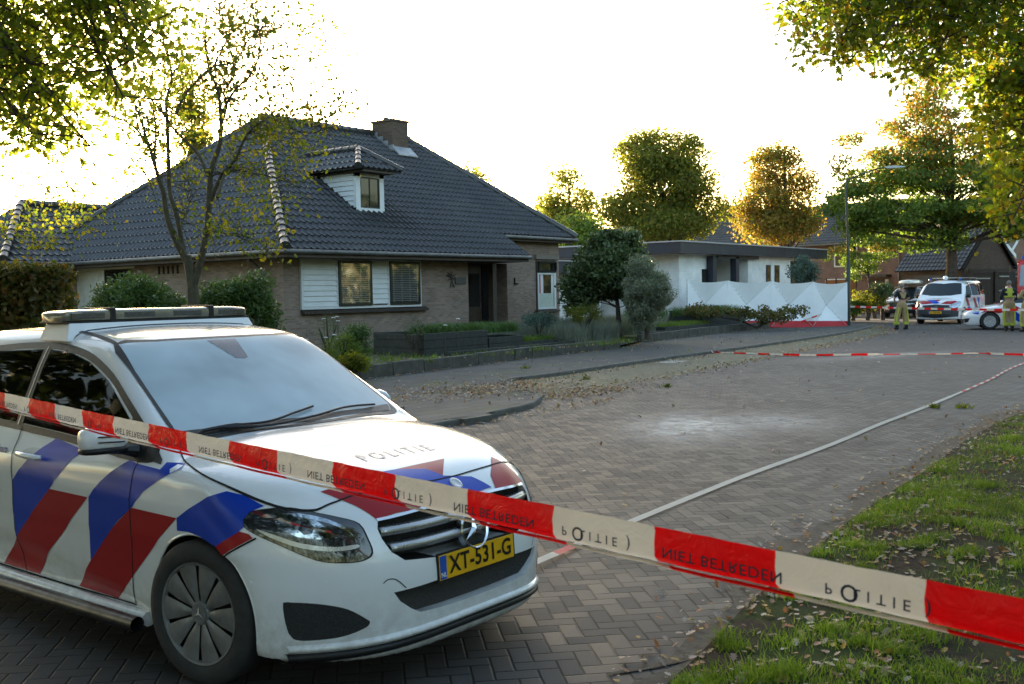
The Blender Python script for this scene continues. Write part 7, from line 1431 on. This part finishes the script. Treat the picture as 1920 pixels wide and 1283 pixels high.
# barrier tape
def tapemat(name, a, b_):
    m, nt, b = _new(name); n = NB(nt); o = n.obj(); c_ = n.mix(n.ramp(n.noise(o, 5), .35, .65), a, b_); n.put(b.inputs['Base Color'], c_); b.inputs['Roughness'].default_value = .33
    n.put(b.inputs['Normal'], n.bump(n.noise(o, 14, 4, .6, 2.5), .6, .012)); t = n.node('ShaderNodeBsdfTranslucent'); n.put(t.inputs[0], c_); mx = n.node('ShaderNodeMixShader'); mx.inputs[0].default_value = .45
    nt.links.new(b.outputs[0], mx.inputs[1]); nt.links.new(t.outputs[0], mx.inputs[2]); nt.links.new(mx.outputs[0], nt.nodes['Material Output'].inputs[0]); return m
TW = tapemat('white_tape_film', (.74, .68, .60), (.70, .64, .56)); TR = tapemat('red_tape_film', (.80, .004, .006), (.72, .003, .005))
def tape(name, label, pts, width, per, up=None, start=0., twist=None, text=False, fold=0, n_per=14, white=None, wf=None, shift=0.):
    """ribbon along a path; red and white bands alternate every `per` metres"""
    P = catmull([tuple(p) for p in pts], 40, False); d = np.gradient(P, axis=0); L = np.concatenate([[0], np.cumsum(np.linalg.norm(np.diff(P, axis=0), axis=1))]); tot = L[-1]
    cuts = [0.]; x = shift % (2 * per) - 2 * per; par = []
    while x < tot:
        if x > 1e-4: cuts.append(x)
        x += per
    cuts.append(tot); k0 = 0 if abs(shift % (2 * per)) < 1e-6 or True else 0
    def isred(s): return ((s - shift) // per) % 2 != 0
    root = thing(name, label, 'barrier tape'); first = 0
    def frame(s):
        p = np.array([np.interp(s, L, P[:, k]) for k in range(3)]); e = np.array([np.interp(min(s + .01, tot), L, P[:, k]) - np.interp(max(s - .01, 0), L, P[:, k]) for k in range(3)]); e /= np.linalg.norm(e)
        t = twist(s / tot) if twist else 0; u = np.array(up(s / tot) if up else (0, 0, 1.)); u = u - e * (u @ e); u /= np.linalg.norm(u); v = np.cross(e, u); c_, s_ = math.cos(t), math.sin(t); return p, e, u * c_ + v * s_, -u * s_ + v * c_
    rows = [(-.5, 0), (-.28, .0), (0, .0), (.25, 0), (.5, 0)] if not fold else [(-.5, -.014), (-.33, .0), (-.2, .001), (.1, .003), (.36, .0), (.5, .0)]
    for k in range(len(cuts) - 1):
        a, b = cuts[k], cuts[k + 1]; n = max(2, int((b - a) / per * n_per)); V = []
        for i in range(n + 1):
            p, e, u, v = frame(a + (b - a) * i / n)
            for (r_, o_) in rows: V.append(p + u * r_ * width * (wf((a + (b - a) * i / n) / tot) if wf else 1) + v * (o_ + (0 if not fold else .0022 * math.sin((a + (b - a) * i / n) * 6 + r_ * 3) + .0016 * math.sin((a + (b - a) * i / n) * 31 + r_ * 9) + .0012 * math.sin((a + (b - a) * i / n) * 73 - r_ * 14))))
        q = len(rows); npmesh('red_band' if (isred((a + b) / 2) and not (white and white((a + b) / 2 / tot))) else 'white_band', V, [(i * q + j, i * q + j + 1, (i + 1) * q + j + 1, (i + 1) * q + j) for i in range(n) for j in range(q - 1)], TR if (isred((a + b) / 2) and not (white and white((a + b) / 2 / tot))) else TW, root, True)
    if fold:     # lower edge folded under, its bands out of step with the face
        P2 = [0.] + [x for x in np.arange(shift % (2 * per) - 2 * per + .035, tot, per) if x > 1e-3] + [tot]; R2 = [(-.485, -.0015), (-.56, -.004), (-.63, -.012), (-.66, -.022)]
        for a, b in zip(P2[:-1], P2[1:]):
            n = max(2, int((b - a) / per * n_per)); V = []; rd = ((((a + b) / 2 - shift - .035) // per) % 2 != 0)
            for i in range(n + 1):
                s_ = a + (b - a) * i / n; p, e, u, v = frame(s_); V += [p + u * r_ * width + v * (o_ + .002 * math.sin(s_ * 23)) for r_, o_ in R2]
            q = len(R2); npmesh('folded_edge', V, [(i * q + j, i * q + j + 1, (i + 1) * q + j + 1, (i + 1) * q + j) for i in range(n) for j in range(q - 1)], TR if rd else TW, root, True)
    if text:
        for k, (s0, tx, hgt, adv) in enumerate(text):
            V, Fs = text_mesh(tx, 1.0, .010, 1.0 if ' O' in tx else 1.08, 'LEFT'); 
            if len(V) == 0: continue
            s = s0 + V[:, 0] * hgt * adv; t = -(V[:, 1]) * hgt          # the print shows through upside down
            W = []
            ok = s.max() < tot and s.min() > 0
            if not ok: continue
            for a_, b_ in zip(s, t): p, e, u, v = frame(a_); W.append(p + u * (b_ - .12 * width) + v * .0080)
            npmesh('print', W, Fs, TXTB, root)
    return root, frame, tot
TXTB = pm('tape_blue_black_print', (.025, .032, .06), rough=.5)
# foreground tape, from far left to close on the right
a_, b_ = at(-160, 712, 5.6), at(2120, 1211, 1.50); fg = []
for t in np.linspace(0, 1, 9):
    p = a_.lerp(b_, t); p.z -= .012 * 4 * t * (1 - t); fg.append(p)
tt = (b_ - a_).length; tx = []; dr_ = (a_ - b_).normalized(); pre = [Vector((1.55, 12.95, 1.45)), a_ + dr_ * 4.2 + Vector((-.25, 0, -.02)), a_ + dr_ * 2.0 + Vector((-.04, 0, -.01))]; fg = pre + fg
_P = catmull([tuple(p) for p in fg], 40, False); L0 = float(np.sum(np.linalg.norm(np.diff(_P, axis=0), axis=1))) - tt
for k in range(-14, 2):
    tx += [(L0 + (.857 + k * .1075) * tt, 'NIET BETREDEN', .030, 1.18), (L0 + (.918 + k * .1075) * tt, 'P    L I T I E', .027, 1.08), (L0 + (.949 + k * .1075) * tt, ')', .034, 1.0)]
    tx.append((L0 + (.918 + k * .1075) * tt + .029, 'O', .043, 1.0))
PB = .0478 * tt; st = PB * 2 - ((.9007 * tt) % (2 * PB)) ; st = (st + PB) % (2 * PB)
tape('barrier_tape', 'red and white police tape stretched across the foreground in front of the near police car', fg, .075, PB, start=0, text=tx, fold=1, n_per=16, shift=(L0 + .9007 * tt) % (2 * PB))
pts = [at_z(985, 1062, .05)] + [at_z(x, y, .02) for x, y in ((1100, 1013), (1190, 975), (1308, 927), (1407, 888), (1525, 846), (1589, 821), (1653, 794), (1752, 756), (1851, 714), (1920, 681), (2050, 640))]
tape('barrier_tape', 'red and white tape lying along the road towards the right, white in its nearer half', pts, .052, .30, up=lambda t: (-.1, .95, .25), white=lambda t: .035 < t < .42, wf=lambda t: 1 if t < .4 else .8, shift=.12)  # nearer stretch kept white: sky glare put into the film colour
pts = [at_z(1334, 659, .09), at_z(1345, 661, .02)] + [at_z(x, y, .02 + .02 * (i % 2)) for i, (x, y) in enumerate(((1400, 663), (1470, 665), (1520, 666), (1600, 665), (1680, 664.5), (1760, 664), (1830, 662.5), (1880, 664), (1960, 666)))]
tape('barrier_tape', 'red and white tape lying across the road from the pavement kerb to the right edge', pts, .07, .42, up=lambda t: (-.8, .1, .75), wf=lambda t: 1 if t < .55 or t > .85 else .45)
LPp = at(1591, 575, dl)
tape('barrier_tape', 'red and white tape stretched waist high from the lamp post past the firefighters', [LPp, LPp.lerp(at(1990, 582, 34), .5) - Vector((0, 0, .03)), at(1990, 582, 34)], .08, .37, shift=.1)
tape('barrier_tape', 'red and white tape slanting down from the lamp post across the white screen', [LPp, at(1545, 588, dl - .8), at(1500, 604, dl - 1.6)], .06, .36, shift=.2)
# ------------------------------------------------------------------ people
SKIN = pm('skin', (.42, .25, .18), (.38, .21, .15), scale=12, rough=.55); HAIRG = pm('short_grey_hair', (.20, .175, .15), (.13, .11, .095), scale=40, rough=.8, bump=.6, bscale=120)
KHAKI = pm('khaki_turnout_cloth', (.37, .26, .13), (.30, .21, .10), scale=9, rough=.85, bump=.4, bscale=25); NAVY = pm('dark_navy_shirt', (.018, .020, .024), rough=.8, bump=.3, bscale=20); HIVIS = pm('yellow_reflective_band', (.46, .50, .06), (.38, .42, .05), rough=.6); BOOT = pm('black_boot_leather', (.012, .012, .012), rough=.5); SILB = pm('silver_reflective_band', (.5, .5, .42), rough=.4)
def skinned(name, nodes, edges, mat, parent, sub=2, root=0):
    """nodes: [(x,y,z,rx,ry)]; a Skin modifier grows one continuous surface over the joints"""
    me = bpy.data.meshes.new(name); me.from_pydata([n[:3] for n in nodes], edges, []); o = bpy.data.objects.new(name, me); C.objects.link(o)
    o.modifiers.new('s', 'SKIN').use_smooth_shade = True
    for i, n in enumerate(nodes): me.skin_vertices[0].data[i].radius = (n[3], n[4] if len(n) > 4 else n[3]); me.skin_vertices[0].data[i].use_root = (i == root)
    md = o.modifiers.new('d', 'SUBSURF'); md.levels = sub; md.render_levels = sub
    dg = bpy.context.evaluated_depsgraph_get(); m2 = bpy.data.meshes.new_from_object(o.evaluated_get(dg)); o.modifiers.clear(); o.data = m2; m2.materials.clear(); m2.materials.append(mat); m2.polygons.foreach_set('use_smooth', [True] * len(m2.polygons)); o.parent = parent; return o
def finger_nodes(w, d, side, nodes, edges, iw):
    """palm and five curled fingers from the wrist w pointing along d"""
    w, d = Vector(w), Vector(d).normalized(); lat = d.cross(Vector((0, 1, .2))).normalized(); inn = lat.cross(d).normalized()
    k = len(nodes); pm_ = w + d * .05; nodes.append((*pm_, .034, .018)); edges.append((iw, k)); p2 = w + d * .085; nodes.append((*p2, .036, .016)); edges.append((k, k + 1)); base = k + 1
    for j, (off, ln) in enumerate(((-.030, .060), (-.010, .072), (.010, .068), (.029, .052))):
        a = p2 + lat * off + d * .012; b = a + d * ln * .5 + inn * .006; c_ = b + d * ln * .32 + inn * .022; i = len(nodes); nodes += [(*a, .009, .009), (*b, .0085, .0085), (*c_, .007, .007)]; edges += [(base, i), (i, i + 1), (i + 1, i + 2)]
    a = pm_ - lat * .034; b = a - lat * .018 + d * .03; c_ = b + d * .028 + inn * .01; i = len(nodes); nodes += [(*a, .012, .011), (*b, .010, .010), (*c_, .008, .008)]; edges += [(k, i), (i, i + 1), (i + 1, i + 2)]
def person(label, px, py, rz, pose, look='shirt', H=1.0):
    """local frame: facing +y, x to the person's right"""
    r = thing('person', label, 'person', wz(px, py), rz); r.scale = (H, H, H); hipw = .095; sp = pose['stance']
    feet = [(-sp[0], .02, .06), (sp[1], -.02, .06)]; hips = [(-hipw, 0, .92), (hipw, 0, .92)]; knee = [tuple((Vector(hips[i]) * .5 + Vector(feet[i]) * .5) + Vector((0, .035, .02))) for i in (0, 1)]
    sh = [(-.19, -.01, 1.44), (.19, -.01, 1.44)]; el, wr_ = pose['elbow'], pose['wrist']
    nodes = [(0, 0, .96, .13, .10), (0, .0, 1.12, .13, .095), (0, -.01, 1.30, .15, .105), (0, -.01, 1.44, .13, .085), (0, 0, 1.53, .052, .052), (0, .015, 1.60, .070, .078), (0, .02, 1.67, .078, .092), (0, .015, 1.745, .066, .078)]
    edges = [(0, 1), (1, 2), (2, 3), (3, 4), (4, 5), (5, 6), (6, 7)]
    for i in (0, 1):
        k = len(nodes); nodes += [(*sh[i], .058, .058), (*el[i], .042, .042), (*wr_[i], .027, .024)]; edges += [(3, k), (k, k + 1), (k + 1, k + 2)]
        finger_nodes(wr_[i], Vector(wr_[i]) - Vector(el[i]), i, nodes, edges, k + 2)
        k = len(nodes); nodes += [(*hips[i], .085, .09), (*knee[i], .058, .06), (feet[i][0], feet[i][1] - .01, .11, .042, .045), (feet[i][0], feet[i][1] + .14, .045, .04, .03)]; edges += [(0, k), (k, k + 1), (k + 1, k + 2), (k + 2, k + 3)]
    b = skinned('body', nodes, edges, SKIN, r); th_ = pose.get('head', 0)
    f = MB()      # face: nose, ears, eyes, mouth
    f.tube([(0, .105, 1.685), (0, .128, 1.655), (0, .122, 1.640), (0, .10, 1.632)], [.010, .014, .016, .008], 8)
    for s in (-1, 1): f.blob((s * .080, .005, 1.665), .026, 8, sq=(.4, .8, 1.2)); f.blob((s * .030, .097, 1.685), .012, 8, mi=1)
    f.tube([(-.024, .098, 1.605), (0, .108, 1.604), (.024, .098, 1.605)], [.004, .006, .004], 6, mi=2); f.build('face', [SKIN, BLACK, pm('lips', (.35, .14, .11), rough=.5)], b, True)
    m = MB(); V = []; n = 18
    for i in range(8):
        t = i / 7 * R(100)
        for k in range(n):
            a = 2 * math.pi * k / n; fr_ = math.sin(a); tt = t * (1.0 if fr_ < 0 else 1.0 - .42 * fr_); V.append((.088 * math.sin(tt) * math.cos(a), .005 + .104 * math.sin(tt) * math.sin(a), 1.665 + .118 * math.cos(tt)))
    m.add(V, [(i * n + k, i * n + (k + 1) % n, i * n + n + (k + 1) % n, i * n + n + k) for i in range(7) for k in range(n)]); h = m.build('hair', HAIRG, r, True); h.modifiers.new('s', 'SOLIDIFY').thickness = .008
    # trousers
    N_ = [(0, 0, 1.0, .165, .135)]; E2 = []
    for i in (0, 1): k = len(N_); N_ += [(hips[i][0] * 1.05, 0, .90, .115, .125), (*knee[i], .100, .105), (feet[i][0], feet[i][1], .30, .092, .10), (feet[i][0], feet[i][1], .13, .098, .105)]; E2 += [(0, k), (k, k + 1), (k + 1, k + 2), (k + 2, k + 3)]
    N_ += [(0, 0, 1.12, .155, .125)]; E2 += [(0, len(N_) - 1)]; tro = skinned('trousers', N_, E2, KHAKI, r)
    for i in (0, 1):      # vertical and ankle bands
        q = MB(); x, y = feet[i][0], feet[i][1]; q.lathe((x, y, .20), (0, 0, 1), [(0, .104), (.002, .108), (.10, .106), (.102, .101)], 20, close=True)
        s = -1 if i == 0 else 1; kx = knee[i]
        for yy in (-.1, .06): q.tube([(x + s * .055, y + yy, .28), (kx[0] + s * .075, kx[1] + yy, kx[2]), (hips[i][0] + s * .06, yy, .86)], [.030, .032, .03], 8, sx=1, sy=1)
        q.build('reflective_band', HIVIS, tro, True); bt = MB(); bt.tube([(x, y - .10, .055), (x, y - .02, .065), (x, y + .10, .05), (x, y + .18, .04)], [.045, .058, .052, .032], 10); bt.tube([(x, y - .02, .05), (x, y - .02, .17)], [.06, .065], 10); bt.build('boot', BOOT, r, True)
    # shirt or jacket
    mt = {'shirt': NAVY, 'vest': NAVY, 'jacket': KHAKI}[look]; N_ = [(0, 0, 1.10, .150, .118), (0, -.01, 1.30, .172, .122), (0, -.01, 1.45, .150, .098), (0, 0, 1.50, .075, .075)]; E2 = [(0, 1), (1, 2), (2, 3)]
    for i in (0, 1):
        S, Eb, W2 = Vector(sh[i]), Vector(el[i]), Vector(wr_[i]); k = len(N_); N_ += [(*S, .076, .076)]
        if look == 'shirt': N_ += [(*S.lerp(Eb, .8), .062, .062)]; E2 += [(2, k), (k, k + 1)]
        else: N_ += [(*Eb, .064, .064), (*Eb.lerp(W2, .9), .05, .05)]; E2 += [(2, k), (k, k + 1), (k + 1, k + 2)]
    top = skinned('jacket' if look == 'jacket' else 'shirt', N_, E2, mt, r)
    q = MB(); zc = KHAKI if look == 'shirt' else HIVIS
    # braces or vest back: Y-shaped panel
    yb = -.142
    if look == 'shirt': q.hexa([(-.055, yb, 1.20), (.055, yb, 1.20), (.055, yb + .06, 1.20), (-.055, yb + .06, 1.20)], [(-.13, yb + .02, 1.40), (.13, yb + .02, 1.40), (.13, yb + .08, 1.40), (-.13, yb + .08, 1.40)]); q.hexa([(-.13, yb + .02, 1.40), (-.05, yb + .01, 1.38), (-.05, yb + .07, 1.38), (-.13, yb + .08, 1.40)], [(-.14, -.03, 1.535), (-.07, -.03, 1.56), (-.07, .02, 1.56), (-.14, .02, 1.535)]); q.hexa([(.05, yb + .01, 1.38), (.13, yb + .02, 1.40), (.13, yb + .08, 1.40), (.05, yb + .07, 1.38)], [(.07, -.03, 1.56), (.14, -.03, 1.535), (.14, .02, 1.535), (.07, .02, 1.56)]); q.build('braces', zc, r, True, bevel=.01)
    else:
        for z_, w2 in ((1.18, .165), (1.34, .178)): q.lathe((0, -.005, z_), (0, 0, 1), [(0, w2), (.003, w2 + .006), (.06, w2 + .006), (.063, w2)], 24, close=True)
        ob = q.build('reflective_band', HIVIS, r, True); ob.scale = (1, .78, 1)
        q = MB(); q.hexa([(-.06, yb, 1.20), (.06, yb, 1.20), (.06, yb + .05, 1.20), (-.06, yb + .05, 1.20)], [(-.10, yb + .01, 1.50), (.10, yb + .01, 1.50), (.10, yb + .06, 1.50), (-.10, yb + .06, 1.50)]); q.build('vest_back', HIVIS, r, bevel=.02)
    return r
P1_ = dict(stance=(.20, .16), elbow=[(-.30, .02, 1.18), (.31, .02, 1.18)], wrist=[(-.16, .20, 1.06), (.17, .20, 1.08)])
P2_ = dict(stance=(.10, .10), elbow=[(-.27, .04, 1.17), (.29, .0, 1.17)], wrist=[(-.14, .24, 1.12), (.20, .20, 1.10)])
P3_ = dict(stance=(.12, .12), elbow=[(-.30, .06, 1.20), (.28, .04, 1.18)], wrist=[(-.12, .26, 1.30), (.14, .26, 1.28)])
face = R(37.4 - 90)
person('firefighter seen from behind, legs apart, black shirt with khaki braces, by the police van', 1691, 618, face + R(6), P1_, 'shirt', 1.02)
person('firefighter with grey hair and yellow vest back standing beside the police estate car', 1892, 621, face - R(14), P2_, 'vest', 1.04)
person('firefighter in khaki and yellow jacket cut off by the right edge of the picture', 1925, 622, face + R(20), P3_, 'jacket', 1.0)
